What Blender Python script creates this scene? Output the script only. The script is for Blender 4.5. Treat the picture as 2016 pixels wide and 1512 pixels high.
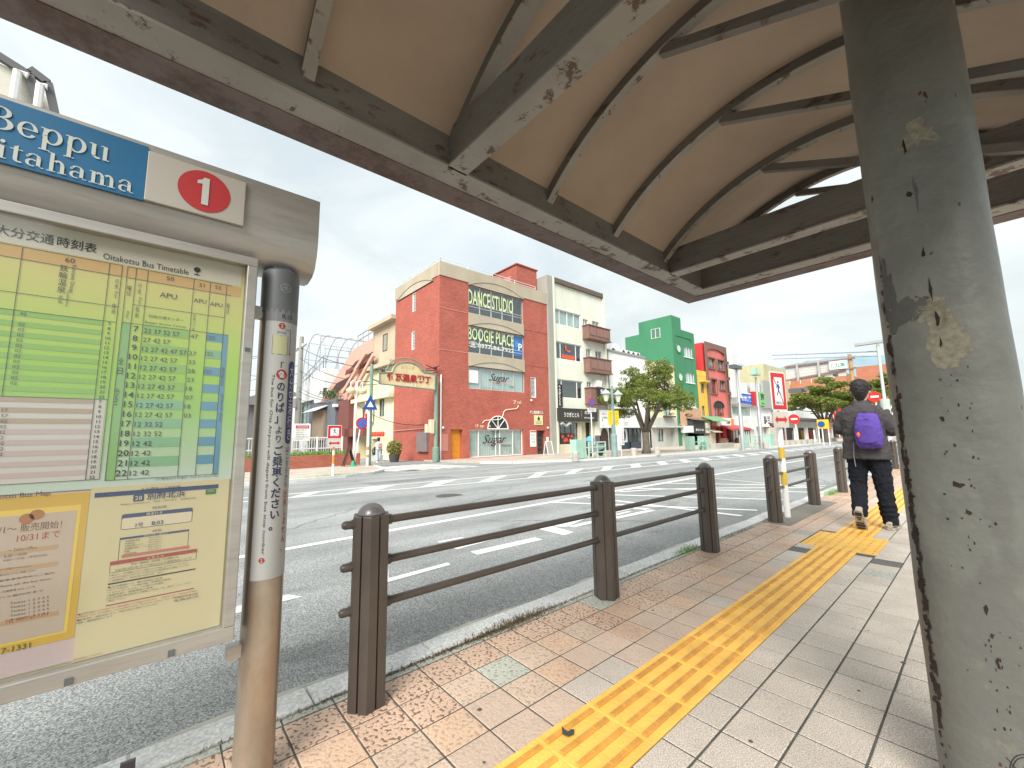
import bpy, bmesh, math, random
import numpy as np
from mathutils import Vector, Matrix
R = math.radians
random.seed(7)
SC = bpy.context.scene
for o in list(bpy.data.objects): bpy.data.objects.remove(o)
COL = SC.collection

# ------------------------------------------------------------------ camera
FPX, YAW, PIT, ROL = 802.588, R(49.171), R(7.153), R(-0.8606)
CAM = Vector((0, 0, 1.15))
_f = Vector((-math.sin(YAW)*math.cos(PIT), math.cos(YAW)*math.cos(PIT), math.sin(PIT)))
_r0 = Vector((math.cos(YAW), math.sin(YAW), 0)); _u0 = _r0.cross(_f)
_r = _r0*math.cos(ROL)+_u0*math.sin(ROL); _u = -_r0*math.sin(ROL)+_u0*math.cos(ROL)
cam = bpy.data.objects.new('camera', bpy.data.cameras.new('camera')); COL.objects.link(cam)
cam.matrix_world = Matrix(((_r.x, _u.x, -_f.x, CAM.x), (_r.y, _u.y, -_f.y, CAM.y), (_r.z, _u.z, -_f.z, CAM.z), (0, 0, 0, 1)))
cam.data.sensor_width = 36; cam.data.lens = FPX/2016*36; cam.data.clip_start = .05; cam.data.clip_end = 9000
SC.camera = cam

# ------------------------------------------------------------------ light: bright overcast day
SC.view_settings.view_transform = 'Standard'; SC.view_settings.look = 'None'
SC.view_settings.gamma = 1; SC.view_settings.use_curve_mapping = False
SC.view_settings.exposure = 2.0
SUN_EL, SUN_AZ = R(42), R(150)     # azimuth measured clockwise from +Y
sd = bpy.data.lights.new('sun', 'SUN'); sd.energy = 1.5; sd.angle = R(35); sd.color = (1, .96, .9)
sun = bpy.data.objects.new('sun', sd); COL.objects.link(sun); sun.location = (5, -5, 30)
sdir = Vector((math.sin(SUN_AZ)*math.cos(SUN_EL), math.cos(SUN_AZ)*math.cos(SUN_EL), math.sin(SUN_EL)))
sun.rotation_euler = sdir.to_track_quat('Z', 'Y').to_euler()
W = bpy.data.worlds.new('World'); SC.world = W; W.use_nodes = True
nt = W.node_tree; nt.nodes.clear()
N = nt.nodes.new; L = nt.links.new
out = N('ShaderNodeOutputWorld'); bg = N('ShaderNodeBackground'); bg.inputs['Strength'].default_value = .1
sky = N('ShaderNodeTexSky'); sky.sky_type = 'NISHITA'; sky.sun_disc = False
sky.sun_elevation = SUN_EL; sky.sun_rotation = SUN_AZ; sky.dust_density = 2.0; sky.air_density = 1.0
tc = N('ShaderNodeTexCoord'); mp = N('ShaderNodeMapping'); mp.inputs['Scale'].default_value = (1, 1, 2.4)
n1 = N('ShaderNodeTexNoise'); n1.inputs['Scale'].default_value = 2.3; n1.inputs['Detail'].default_value = 7; n1.inputs['Roughness'].default_value = .55; n1.inputs['Distortion'].default_value = .4
L(tc.outputs['Generated'], mp.inputs['Vector']); L(mp.outputs['Vector'], n1.inputs['Vector'])
cr = N('ShaderNodeValToRGB'); cr.color_ramp.elements[0].position = .38; cr.color_ramp.elements[0].color = (1.95, 2.15, 2.16, 1)
cr.color_ramp.elements[1].position = .58; cr.color_ramp.elements[1].color = (2.5, 2.64, 2.57, 1)
L(n1.outputs['Fac'], cr.inputs['Fac'])
n2 = N('ShaderNodeTexNoise'); n2.inputs['Scale'].default_value = 1.1; n2.inputs['Detail'].default_value = 5
mp2 = N('ShaderNodeMapping'); mp2.inputs['Scale'].default_value = (1, 1, 2.2); mp2.inputs['Location'].default_value = (.6, .2, .1)
L(tc.outputs['Generated'], mp2.inputs['Vector']); L(mp2.outputs['Vector'], n2.inputs['Vector'])
cr2 = N('ShaderNodeValToRGB'); cr2.color_ramp.elements[0].position = .38; cr2.color_ramp.elements[0].color = (.88, .88, .88, 1)
cr2.color_ramp.elements[1].position = .56; cr2.color_ramp.elements[1].color = (.98, .98, .98, 1)
L(n2.outputs['Fac'], cr2.inputs['Fac'])
mx = N('ShaderNodeMix'); mx.data_type = 'RGBA'
L(cr2.outputs['Color'], mx.inputs[0]); L(sky.outputs['Color'], mx.inputs[6]); L(cr.outputs['Color'], mx.inputs[7])
L(mx.outputs[2], bg.inputs['Color']); L(bg.outputs['Background'], out.inputs['Surface'])
SC.render.engine = 'CYCLES'
SC.cycles.max_bounces = 8; SC.cycles.transparent_max_bounces = 12

# ------------------------------------------------------------------ measuring: a pixel of the photograph on a known plane
def ray(px, py): return (_f*FPX + _r*(px-1008) - _u*(py-756))
def hx(px, py, X): d = ray(px, py); return CAM + d*((X-CAM.x)/d.x)
def hy(px, py, Y): d = ray(px, py); return CAM + d*((Y-CAM.y)/d.y)
def hz(px, py, Z=0): d = ray(px, py); return CAM + d*((Z-CAM.z)/d.z)
def road_z(x): return -.1 + .02*(x+2.3) if x > -60 else -.1+.02*(-57.7)
def hg(px, py, off=0):
    d = ray(px, py); t = (-.054+off-CAM.z)/(d.z-.02*d.x); return CAM + d*t

# ------------------------------------------------------------------ materials
def mat(name, col, rough=.7, metal=0, var=.12, vs=3, bump=.0, bs=40, spec=.4, dirt=0, dcol=(.12,.1,.08), ds=1.2, rnd=0, dlo=.5, dhi=.7, stretch=None, coat=0):
    m = bpy.data.materials.new(name); m.use_nodes = True; t = m.node_tree; b = t.nodes['Principled BSDF']
    b.inputs['Roughness'].default_value = rough; b.inputs['Metallic'].default_value = metal; b.inputs['Specular IOR Level'].default_value = spec
    if coat: b.inputs['Coat Weight'].default_value = coat
    c = t.nodes.new('ShaderNodeTexCoord'); src = c.outputs['Object']
    geo = t.nodes.new('ShaderNodeNewGeometry'); src = geo.outputs['Position']
    if stretch:
        mpp = t.nodes.new('ShaderNodeMapping'); mpp.inputs['Scale'].default_value = stretch; t.links.new(src, mpp.inputs['Vector']); src = mpp.outputs['Vector']
    n = t.nodes.new('ShaderNodeTexNoise'); n.inputs['Scale'].default_value = vs; n.inputs['Detail'].default_value = 6; n.inputs['Roughness'].default_value = .6
    t.links.new(src, n.inputs['Vector'])
    r = t.nodes.new('ShaderNodeValToRGB'); e = r.color_ramp.elements
    e[0].position = .3; e[1].position = .7
    e[0].color = tuple(max(0, v*(1-var)) for v in col)+(1,); e[1].color = tuple(min(1, v*(1+var)) for v in col)+(1,)
    t.links.new(n.outputs['Fac'], r.inputs['Fac']); cur = r.outputs['Color']
    if rnd:
        oi = t.nodes.new('ShaderNodeObjectInfo'); mr = t.nodes.new('ShaderNodeMapRange'); mr.inputs[3].default_value = 1-rnd; mr.inputs[4].default_value = 1+rnd
        t.links.new(oi.outputs['Random'], mr.inputs[0]); mm = t.nodes.new('ShaderNodeVectorMath'); mm.operation = 'SCALE'
        t.links.new(cur, mm.inputs[0]); t.links.new(mr.outputs[0], mm.inputs['Scale']); cur = mm.outputs[0]
    if dirt:
        n3 = t.nodes.new('ShaderNodeTexNoise'); n3.inputs['Scale'].default_value = ds; n3.inputs['Detail'].default_value = 9; n3.inputs['Roughness'].default_value = .7
        t.links.new(src, n3.inputs['Vector'])
        r3 = t.nodes.new('ShaderNodeMapRange'); r3.inputs[1].default_value = dlo; r3.inputs[2].default_value = dhi; r3.inputs[4].default_value = dirt
        t.links.new(n3.outputs['Fac'], r3.inputs[0])
        m3 = t.nodes.new('ShaderNodeMix'); m3.data_type = 'RGBA'; m3.inputs[7].default_value = dcol+(1,)
        t.links.new(r3.outputs[0], m3.inputs[0]); t.links.new(cur, m3.inputs[6]); cur = m3.outputs[2]
    t.links.new(cur, b.inputs['Base Color'])
    if bump:
        nb = t.nodes.new('ShaderNodeTexNoise'); nb.inputs['Scale'].default_value = bs; nb.inputs['Detail'].default_value = 5
        t.links.new(src, nb.inputs['Vector']); bp = t.nodes.new('ShaderNodeBump'); bp.inputs['Strength'].default_value = bump; bp.inputs['Distance'].default_value = .01
        t.links.new(nb.outputs['Fac'], bp.inputs['Height']); t.links.new(bp.outputs['Normal'], b.inputs['Normal'])
    return m
def flat(name, col, rough=.6, metal=0, spec=.3, emit=0):
    m = bpy.data.materials.new(name); m.use_nodes = True; b = m.node_tree.nodes['Principled BSDF']
    b.inputs['Base Color'].default_value = tuple(col)+(1,); b.inputs['Roughness'].default_value = rough
    b.inputs['Metallic'].default_value = metal; b.inputs['Specular IOR Level'].default_value = spec
    if emit: b.inputs['Emission Color'].default_value = tuple(col)+(1,); b.inputs['Emission Strength'].default_value = emit
    return m
def srgb(r, g, b):
    f = lambda v: (v/255/12.92) if v/255 <= .04045 else ((v/255+.055)/1.055)**2.4
    return (f(r), f(g), f(b))

# ------------------------------------------------------------------ mesh building in world coordinates
def base_of(o):
    v = Vector((0, 0, 0))
    while o: v = v + o.location; o = o.parent
    return v
class MB:
    def __init__(s): s.v = []; s.f = []
    def add(s, vs, fs):
        n = len(s.v); s.v += [tuple(v) for v in vs]; s.f += [tuple(i+n for i in f) for f in fs]; return s
    def box(s, x0, x1, y0, y1, z0, z1):
        return s.add([(x0,y0,z0),(x1,y0,z0),(x1,y1,z0),(x0,y1,z0),(x0,y0,z1),(x1,y0,z1),(x1,y1,z1),(x0,y1,z1)],
                     [(0,3,2,1),(4,5,6,7),(0,1,5,4),(1,2,6,5),(2,3,7,6),(3,0,4,7)])
    def obox(s, c, ax, h):
        c = Vector(c); a = [Vector(q).normalized()*k for q, k in zip(ax, h)]
        vs = [c+a[0]*i+a[1]*j+a[2]*k for k in (-1,1) for i, j in ((-1,-1),(1,-1),(1,1),(-1,1))]
        return s.add(vs, [(0,3,2,1),(4,5,6,7),(0,1,5,4),(1,2,6,5),(2,3,7,6),(3,0,4,7)])
    def bar(s, p, q, w, h, up=(0,0,1)):
        p, q = Vector(p), Vector(q); d = q-p; up = Vector(up)
        if abs(d.normalized().dot(up)) > .99: up = Vector((1,0,0))
        sd = d.cross(up).normalized(); u2 = sd.cross(d).normalized()
        return s.obox((p+q)/2, (d, sd, u2), (d.length/2, w/2, h/2))
    def ext(s, poly, vec):
        n = len(poly); vec = Vector(vec); a = [Vector(p) for p in poly]
        return s.add(a+[p+vec for p in a], [tuple(range(n))[::-1], tuple(range(n, 2*n))]+[(i,(i+1)%n,(i+1)%n+n,i+n) for i in range(n)])
    def face(s, pts): return s.add(pts, [tuple(range(len(pts)))])
    def tube(s, pts, r, n=8, cap=True, radii=None):
        pts = [Vector(p) for p in pts]; rings = []; vs = []; fs = []
        ref = None
        for i, p in enumerate(pts):
            d = (pts[min(i+1, len(pts)-1)]-pts[max(i-1, 0)]).normalized()
            if ref is None:
                ref = d.cross(Vector((0,0,1))); 
                if ref.length < .1: ref = d.cross(Vector((0,1,0)))
            ref = (ref-d*ref.dot(d)).normalized(); b2 = d.cross(ref)
            rr = radii[i] if radii else r
            for k in range(n):
                a = 2*math.pi*k/n; vs.append(p+ref*math.cos(a)*rr+b2*math.sin(a)*rr)
        for i in range(len(pts)-1):
            for k in range(n): fs.append((i*n+k, i*n+(k+1)%n, (i+1)*n+(k+1)%n, (i+1)*n+k))
        if cap: fs += [tuple(range(n))[::-1], tuple(range((len(pts)-1)*n, len(pts)*n))]
        return s.add(vs, fs)
    def lathe(s, c, prof, n=16, axis=(0,0,1)):      # prof: (r, h) along axis
        ax = Vector(axis).normalized(); e = ax.orthogonal().normalized(); g = ax.cross(e); c = Vector(c); vs = []; fs = []
        for r, h in prof:
            for k in range(n):
                a = 2*math.pi*k/n; vs.append(c+ax*h+(e*math.cos(a)+g*math.sin(a))*max(r, 1e-4))
        for i in range(len(prof)-1):
            for k in range(n): fs.append((i*n+k, i*n+(k+1)%n, (i+1)*n+(k+1)%n, (i+1)*n+k))
        fs += [tuple(range(n))[::-1], tuple(range((len(prof)-1)*n, len(prof)*n))]
        return s.add(vs, fs)
    def loft(s, rings, cap=True):
        n = len(rings[0]); vs = [p for r in rings for p in r]; fs = []
        for i in range(len(rings)-1):
            for k in range(n): fs.append((i*n+k, i*n+(k+1)%n, (i+1)*n+(k+1)%n, (i+1)*n+k))
        if cap: fs += [tuple(range(n))[::-1], tuple(range((len(rings)-1)*n, len(rings)*n))]
        return s.add(vs, fs)
    def build(s, name, m, parent=None, smooth=False, bevel=0, origin=None, kind=None, label=None):
        me = bpy.data.meshes.new(name); o = bpy.data.objects.new(name, me); COL.objects.link(o)
        a = np.array(s.v, dtype=float).reshape(-1, 3) if s.v else np.zeros((0, 3))
        if parent is not None:
            o.parent = parent; b = base_of(parent)
            if origin is not None: o.location = Vector(origin)-b; b = Vector(origin)
        else:
            if origin is None and len(a): origin = ((a[:,0].min()+a[:,0].max())/2, (a[:,1].min()+a[:,1].max())/2, a[:,2].min())
            b = Vector(origin or (0,0,0)); o.location = b
        a = a-np.array(b)
        me.from_pydata(a.tolist(), [], s.f); me.materials.append(m)
        if smooth: me.shade_smooth(); 
        if smooth and smooth != 'all': me.set_sharp_from_angle(angle=R(40))
        if bevel:
            bv = o.modifiers.new('b', 'BEVEL'); bv.width = bevel; bv.segments = 2; bv.limit_method = 'ANGLE'; bv.angle_limit = R(40)
        if kind: o['kind'] = kind
        if label: o['label'] = label
        return o
def tag(o, label, cat, group=None):
    o['label'] = label; o['category'] = cat
    if group: o['group'] = group
    return o
def thing(name, loc, label, cat, group=None):
    o = bpy.data.objects.new(name, None); o.empty_display_size = .2; COL.objects.link(o); o.location = loc
    return tag(o, label, cat, group)
def structure(mb, name, m, **k): return mb.build(name, m, kind='structure', **k)
def copy_tree(o, parent=None):
    c = o.copy(); COL.objects.link(c); c.parent = parent
    for ch in list(o.children): copy_tree(ch, c)
    return c
class FR:      # a wall frame: origin, u direction (to the right), n (outwards)
    def __init__(s, o, u, n): s.o = Vector(o); s.u = Vector(u); s.n = Vector(n)
    def __call__(s, a, b, d=0): return s.o + s.u*a + Vector((0,0,b)) + s.n*d
    def box(s, mb, a0, a1, b0, b1, d0, d1):
        c = s((a0+a1)/2, (b0+b1)/2, (d0+d1)/2)
        return mb.obox(c, (s.u, s.n, (0,0,1)), (abs(a1-a0)/2, abs(d1-d0)/2, abs(b1-b0)/2))
FX = FR((-24.2, 0, 0), (0,1,0), (1,0,0))       # the row of shop fronts across the road
FY = FR((0, 14.3, 0), (1,0,0), (0,-1,0))       # the side street's wall
def wall(F, a0, a1, b0, b1, holes, name, m, parent, depth=.3, d=0, label=None):
    A = sorted(set([a0, a1]+[h[0] for h in holes]+[h[1] for h in holes])); B = sorted(set([b0, b1]+[h[2] for h in holes]+[h[3] for h in holes]))
    mb = MB()
    for i in range(len(A)-1):
        for j in range(len(B)-1):
            ca, cb = (A[i]+A[i+1])/2, (B[j]+B[j+1])/2
            if any(h[0] < ca < h[1] and h[2] < cb < h[3] for h in holes): continue
            mb.face([F(A[i],B[j],d), F(A[i+1],B[j],d), F(A[i+1],B[j+1],d), F(A[i],B[j+1],d)])
    for h in holes:
        p = [(h[0],h[2]),(h[1],h[2]),(h[1],h[3]),(h[0],h[3])]
        for k in range(4):
            q, r = p[k], p[(k+1)%4]
            mb.face([F(q[0],q[1],d), F(r[0],r[1],d), F(r[0],r[1],d-depth), F(q[0],q[1],d-depth)])
    return mb.build(name, m, parent, label=label)

# ------------------------------------------------------------------ lettering (Blender's own font), fitted into boxes
TXT = []
def txt(s, F, a0, b0, h, m, parent, d=.004, w=None, off=0, center=False, name='lettering', vert=False, rot=0, res=2, italic=0):
    cu = bpy.data.curves.new('t', 'FONT'); cu.body = s if not vert else '\n'.join(s); cu.resolution_u = res; cu.offset = off; cu.shear = italic
    if vert: cu.space_line = 1.0
    cu.align_x = 'CENTER' if vert else 'LEFT'
    o = bpy.data.objects.new('t', cu); COL.objects.link(o)
    TXT.append((o, F, a0, b0, h, w, center, m, parent, d, name, rot))
def flush_text():
    bpy.context.view_layer.update(); dg = bpy.context.evaluated_depsgraph_get(); groups = {}
    for (o, F, a0, b0, h, w, center, m, parent, d, name, rot) in TXT:
        me = bpy.data.meshes.new_from_object(o.evaluated_get(dg))
        n = len(me.vertices)
        if n:
            co = np.empty(n*3); me.vertices.foreach_get('co', co); co = co.reshape(-1, 3)[:, :2]
            if rot == -90: co = np.stack([co[:,1], -co[:,0]], 1)
            mn, mxx = co.min(0), co.max(0); sz = np.maximum(mxx-mn, 1e-6)
            k = h/sz[1]; kx = (w/sz[0]) if w else k
            p = (co-mn)*[kx, k]
            if center: p[:,0] -= sz[0]*kx/2
            key = (parent.name if parent else '', m.name, name)
            g = groups.setdefault(key, (parent, m, MB()))
            if isinstance(F, FR):
                o3 = np.array(F.o+F.n*d)+np.outer(p[:,0]+a0, np.array(F.u)); o3[:,2] += p[:,1]+b0
            else: o3 = np.array([F(x+a0, y+b0, d) for x, y in p])
            g[2].add(o3.tolist(), [tuple(q.vertices) for q in me.polygons])
        bpy.data.meshes.remove(me); cu = o.data; bpy.data.objects.remove(o); bpy.data.curves.remove(cu)
    for (parent, m, mb) in groups.values(): pass
    for key, (parent, m, mb) in groups.items(): mb.build(key[2], m, parent)
# ================================================================== GROUND AND ROAD
m_asph = mat('asphalt', (.285,.298,.296), rough=.88, var=.10, vs=1.4, bump=.5, bs=260, spec=.25)
def asphalt_grain(m):
    t = m.node_tree; b = t.nodes['Principled BSDF']; g = t.nodes.new('ShaderNodeNewGeometry')
    old = b.inputs['Base Color'].links[0].from_socket
    v = t.nodes.new('ShaderNodeTexVoronoi'); v.inputs['Scale'].default_value = 150; v.feature = 'F1'
    v2 = t.nodes.new('ShaderNodeTexNoise'); v2.inputs['Scale'].default_value = 120; v2.inputs['Detail'].default_value = 3
    t.links.new(g.outputs['Position'], v.inputs['Vector']); t.links.new(g.outputs['Position'], v2.inputs['Vector'])
    s = t.nodes.new('ShaderNodeSeparateColor'); t.links.new(v.outputs['Color'], s.inputs[0])
    mr = t.nodes.new('ShaderNodeMapRange'); mr.inputs[1].default_value = 0; mr.inputs[2].default_value = 1; mr.inputs[3].default_value = .5; mr.inputs[4].default_value = 1.55
    t.links.new(s.outputs[0], mr.inputs[0])
    mr2 = t.nodes.new('ShaderNodeMapRange'); mr2.inputs[1].default_value = .3; mr2.inputs[2].default_value = .7; mr2.inputs[3].default_value = .7; mr2.inputs[4].default_value = 1.3
    t.links.new(v2.outputs['Fac'], mr2.inputs[0])
    mu = t.nodes.new('ShaderNodeMath'); mu.operation = 'MULTIPLY'; t.links.new(mr.outputs[0], mu.inputs[0]); t.links.new(mr2.outputs[0], mu.inputs[1])
    sc = t.nodes.new('ShaderNodeVectorMath'); sc.operation = 'SCALE'; t.links.new(old, sc.inputs[0]); t.links.new(mu.outputs[0], sc.inputs['Scale'])
    t.links.new(sc.outputs[0], b.inputs['Base Color'])
asphalt_grain(m_asph)
def road_wear(m):
    t = m.node_tree; b = t.nodes['Principled BSDF']; g = t.nodes.new('ShaderNodeNewGeometry'); cur = b.inputs['Base Color'].links[0].from_socket
    for sc, st, lo, hi, f in ((.9,(1,.05,1),.42,.62,.80),(.35,(1,1,1),.45,.6,.88),(2.2,(1,.4,1),.6,.68,.80)):
        mp_ = t.nodes.new('ShaderNodeMapping'); mp_.inputs['Scale'].default_value = st; t.links.new(g.outputs['Position'], mp_.inputs['Vector']); n = t.nodes.new('ShaderNodeTexNoise'); n.inputs['Scale'].default_value = sc; n.inputs['Detail'].default_value = 6
        t.links.new(mp_.outputs['Vector'], n.inputs['Vector']); r = t.nodes.new('ShaderNodeMapRange'); r.inputs[1].default_value = lo; r.inputs[2].default_value = hi; r.inputs[3].default_value = 1.04; r.inputs[4].default_value = f; t.links.new(n.outputs['Fac'], r.inputs[0])
        s = t.nodes.new('ShaderNodeVectorMath'); s.operation = 'SCALE'; t.links.new(cur, s.inputs[0]); t.links.new(r.outputs[0], s.inputs['Scale']); cur = s.outputs[0]
    t.links.new(cur, b.inputs['Base Color'])
road_wear(m_asph)
m_earth = mat('earth', (.13,.13,.11), rough=.95, var=.2, vs=.01)
structure(MB().box(-4000,4000,-4000,6000,-2.1,-1.9), 'ground', m_earth)
rd = MB()
xs = [-2.30,-6,-12,-20,-30,-45,-60]
for i in range(len(xs)-1):
    a, b = xs[i+1], xs[i]
    rd.face([(a,-80,road_z(a)),(b,-80,road_z(b)),(b,420,road_z(b)),(a,420,road_z(a))])
rd.add([(-2.3,-80,-.1),(-2.3,420,-.1),(-2.3,420,-.6),(-2.3,-80,-.6)],[(0,1,2,3)])
structure(rd, 'road', m_asph)
# markings
m_paint = mat('road_paint', (.70,.71,.70), rough=.6, var=.06, vs=8, dirt=.35, dcol=(.3,.31,.31), ds=14, dlo=.55, dhi=.75)
def strip(pts, w, off=.004, n=(1,0)):
    mb = MB()
    P = [Vector((x,y)) for x,y in pts]; Lf = []; Rt = []
    for i, p in enumerate(P):
        d = (P[min(i+1,len(P)-1)]-P[max(i-1,0)]).normalized(); q = Vector((-d.y, d.x))*w/2
        Lf.append(p+q); Rt.append(p-q)
    for i in range(len(P)-1):
        mb.face([(v.x, v.y, road_z(v.x)+off) for v in (Rt[i], Rt[i+1], Lf[i+1], Lf[i])])
    return mb
def rpoly(pts, off=.004): return MB().face([(x,y,road_z(x)+off) for x,y in pts])
def marking(mb, name='road_marking'): return structure(mb, name, m_paint)
marking(strip([(-5.62,-12),(-5.64,1.2),(-5.68,2.5),(-5.76,6),(-5.78,9),(-5.72,14),(-5.66,18),(-5.5,26),(-5.3,60),(-5.1,150)], .13), 'lane_line')
med_lo = [(-11.9,-2),(-11.25,2.52),(-10.54,5.62),(-9.98,9.2),(-9.75,13.45),(-9.3,20.6),(-8.84,37),(-8.4,80),(-8,160)]
med_hi = [(-12.6,-2),(-12.12,2.71),(-11.93,5.44),(-11.71,7.65),(-11.44,10.62),(-11.05,15.2),(-10.6,24),(-10.1,43),(-9.8,80),(-9.4,160)]
marking(strip(med_lo, .13), 'median_line'); marking(strip(med_hi, .13), 'median_line')
def lerpline(Ls, y):
    for i in range(len(Ls)-1):
        if Ls[i][1] <= y <= Ls[i+1][1]:
            k = (y-Ls[i][1])/(Ls[i+1][1]-Ls[i][1]); return Ls[i][0]+k*(Ls[i+1][0]-Ls[i][0])
    return Ls[-1][0]
teeth = [(2.55,2.9,3.1,3.45),(3.8,4.5,4.7,5.5),(5.7,6.2,6.85,7.55),(7.5,8.0,9.0,9.6),(9.3,9.8,10.95,11.5),(11.0,11.5,12.9,13.45),(12.95,13.5,14.7,15.3),(14.9,15.55,16.5,17.15)]
y = 16.95
for k in range(22):
    teeth.append((y, y+.62, y+1.6, y+2.25)); y += 2.0+.02*k
for (a,b,c,d) in teeth:
    marking(rpoly([(lerpline(med_lo,a)-.1,a),(lerpline(med_lo,b)-.1,b),(lerpline(med_hi,d)+.1,d),(lerpline(med_hi,c)+.1,c)], .004), 'median_stripe')
# far edge line, crosswalk, road writing, bus bay hatching
far_k = [(-19.3,14.2),(-17.4,15.0),(-16.2,16.4),(-15.2,18.2),(-14.75,20),(-14.2,24),(-13.85,28.7),(-13.0,39.5),(-11.9,56),(-10.6,90),(-9,160),(-4,420)]
marking(strip([(x+.9,y) for x,y in far_k[3:]], .13), 'edge_line')
for k in range(7):
    y0 = 8.0+.62*k*1.02
    marking(rpoly([(-22.3+.5*k*0,y0+.3*0),(-17.9+.15*k,y0+.35),(-17.9+.15*k,y0+.70),(-22.3,y0+.36)]), 'crosswalk_stripe')
for pts in ([(-3.60,1.55),(-3.64,2.3),(-3.73,2.32),(-3.70,1.62)],        # a kanji stroke seen through the rails
            [(-4.10,1.80),(-4.14,1.87),(-3.70,1.68),(-3.70,1.60)],
            [(-3.74,2.7),(-3.7,3.66),(-3.86,3.68),(-3.90,2.72)],
            [(-4.10,2.68),(-4.2,3.7),(-4.33,3.66),(-4.26,2.66)],
            [(-4.52,2.7),(-4.5,3.05),(-4.57,3.05),(-4.59,2.7)],
            [(-4.24,4.05),(-3.66,4.0),(-3.68,4.22),(-4.15,4.30)], [(-4.15,4.3),(-4.3,5.1),(-4.18,5.1),(-3.98,4.4)],
            [(-4.0,4.45),(-3.98,5.3),(-3.86,5.3),(-3.88,4.45)],
            [(-3.79,5.35),(-3.74,6.35),(-3.86,6.36),(-3.92,5.4)], [(-4.05,5.45),(-4.05,6.0),(-3.97,6.0),(-3.97,5.45)], [(-4.2,5.4),(-4.2,6.3),(-4.12,6.3),(-4.12,5.4)],
            [(-3.9,6.3),(-4.3,6.2),(-4.3,6.35),(-3.92,6.48)],
            [(-3.76,.1),(-3.78,.98),(-3.92,.9),(-3.92,.1)]):
    marking(rpoly(pts), 'road_writing')
marking(strip([(-5.6,6.9),(-2.55,6.72)], .11), 'bay_line'); marking(strip([(-5.62,8.0),(-5.1,9.0),(-4.2,9.9),(-2.5,11.2)], .11, .006), 'bay_line')
for y0 in (7.35, 8.8, 10.2, 11.6):
    marking(strip([(-5.7,y0-1.4),(-2.55,y0)], .11, .005), 'bay_hatching')
marking(strip([(-5.7,8.4),(-5.7,12.2),(-2.5,11.0)], .1, .006), 'bay_line')
m_patch = mat('asphalt_patch', (.19,.198,.198), rough=.9, var=.12, vs=2, bump=.5, bs=260); asphalt_grain(m_patch)
for x0, x1, y0, y1 in ((-7.9,-7.1,9.5,16.5),(-13.4,-12.5,5.0,8.2)): structure(rpoly([(x0,y0),(x1,y0+.1),(x1+.03,y1),(x0-.02,y1-.1)], .002), 'asphalt_patch', m_patch)
m_crack = flat('tar_crack', (.07,.07,.07), .8); gc_ = random.Random(4); q = MB()
for sx, sy, ex, ey in ((-2.6,12.2,-4.6,16.5),(-3.3,5.6,-5.2,3.9),(-6.6,4.2,-8.6,7.6),(-9,12,-7.2,20),(-13,10,-15.5,9.2),(-4.6,9,-2.6,8.6),(-6.4,1.0,-8.2,3.0)):
    P = [Vector((sx+(ex-sx)*t/14+gc_.gauss(0,.05), sy+(ey-sy)*t/14+gc_.gauss(0,.05))) for t in range(15)]
    for a, b in zip(P, P[1:]):
        d = (b-a).normalized(); n_ = Vector((-d.y,d.x))*.006; q.face([(v.x,v.y,road_z(v.x)+.0025) for v in (a-n_, b-n_, b+n_, a+n_)])
structure(q, 'tar_cracks', m_crack)
for x_, y_ in ((-8.3,5.2),(-6.7,13.5)): structure(MB().lathe((x_,y_,road_z(x_)+.001),[(.31,0),(.31,.003)],24), 'manhole', flat('cast_iron_cover',(.08,.08,.08),.6))
# manhole in the road
structure(MB().lathe((-17.6,9.0,road_z(-17.6)+.002),[(.33,0),(.33,.004)],24), 'manhole', flat('cast_iron',(.06,.06,.06),.6))

# far pavements
def pave_mat(name, c, w, h, jc, rot=0):
    m = mat(name, c, rough=.85, var=.14, vs=.7, dirt=.3, dcol=(.25,.22,.18), ds=.6)
    t = m.node_tree; b = t.nodes['Principled BSDF']; old = b.inputs['Base Color'].links[0].from_socket
    g = t.nodes.new('ShaderNodeNewGeometry'); br = t.nodes.new('ShaderNodeTexBrick'); br.inputs['Scale'].default_value = 1
    br.inputs['Brick Width'].default_value = w; br.inputs['Row Height'].default_value = h; br.inputs['Mortar Size'].default_value = .012; br.offset = 0
    br.inputs['Color1'].default_value = (1,1,1,1); br.inputs['Color2'].default_value = (.86,.86,.86,1); br.inputs['Mortar'].default_value = jc+(1,)
    t.links.new(g.outputs['Position'], br.inputs['Vector'])
    mm = t.nodes.new('ShaderNodeMix'); mm.data_type = 'RGBA'; mm.blend_type = 'MULTIPLY'; mm.inputs[0].default_value = 1
    t.links.new(old, mm.inputs[6]); t.links.new(br.outputs['Color'], mm.inputs[7]); t.links.new(mm.outputs[2], b.inputs['Base Color'])
    return m
m_fpave = pave_mat('far_paving', (.50,.44,.37), .9, .9, (.5,.48,.45))
m_kerb = mat('granite_kerb', (.62,.62,.60), rough=.8, var=.3, vs=60, bump=.3, bs=120, dirt=.3, dcol=(.22,.2,.17), ds=3, rnd=.06)
def pavement(poly, name, m, h=.1):
    pts = [Vector((x,y,road_z(x)+h)) for x,y in poly]
    mb = MB().face(pts)
    for i in range(len(pts)):
        a, b = pts[i], pts[(i+1)%len(pts)]
        mb.face([a, (a.x,a.y,a.z-.35), (b.x,b.y,b.z-.35), b])
    return structure(mb, name, m)
pavement(far_k+[(-26,420),(-26,14.2)], 'far_pavement', m_fpave)
left_k = [(-16,-60),(-16.1,3.5),(-16.45,5.6),(-17.1,6.9),(-18.1,7.75),(-20.4,8.7),(-22.5,9.25),(-59,9.6)]
pavement(left_k+[(-59,-60)], 'corner_pavement', m_fpave)
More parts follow.
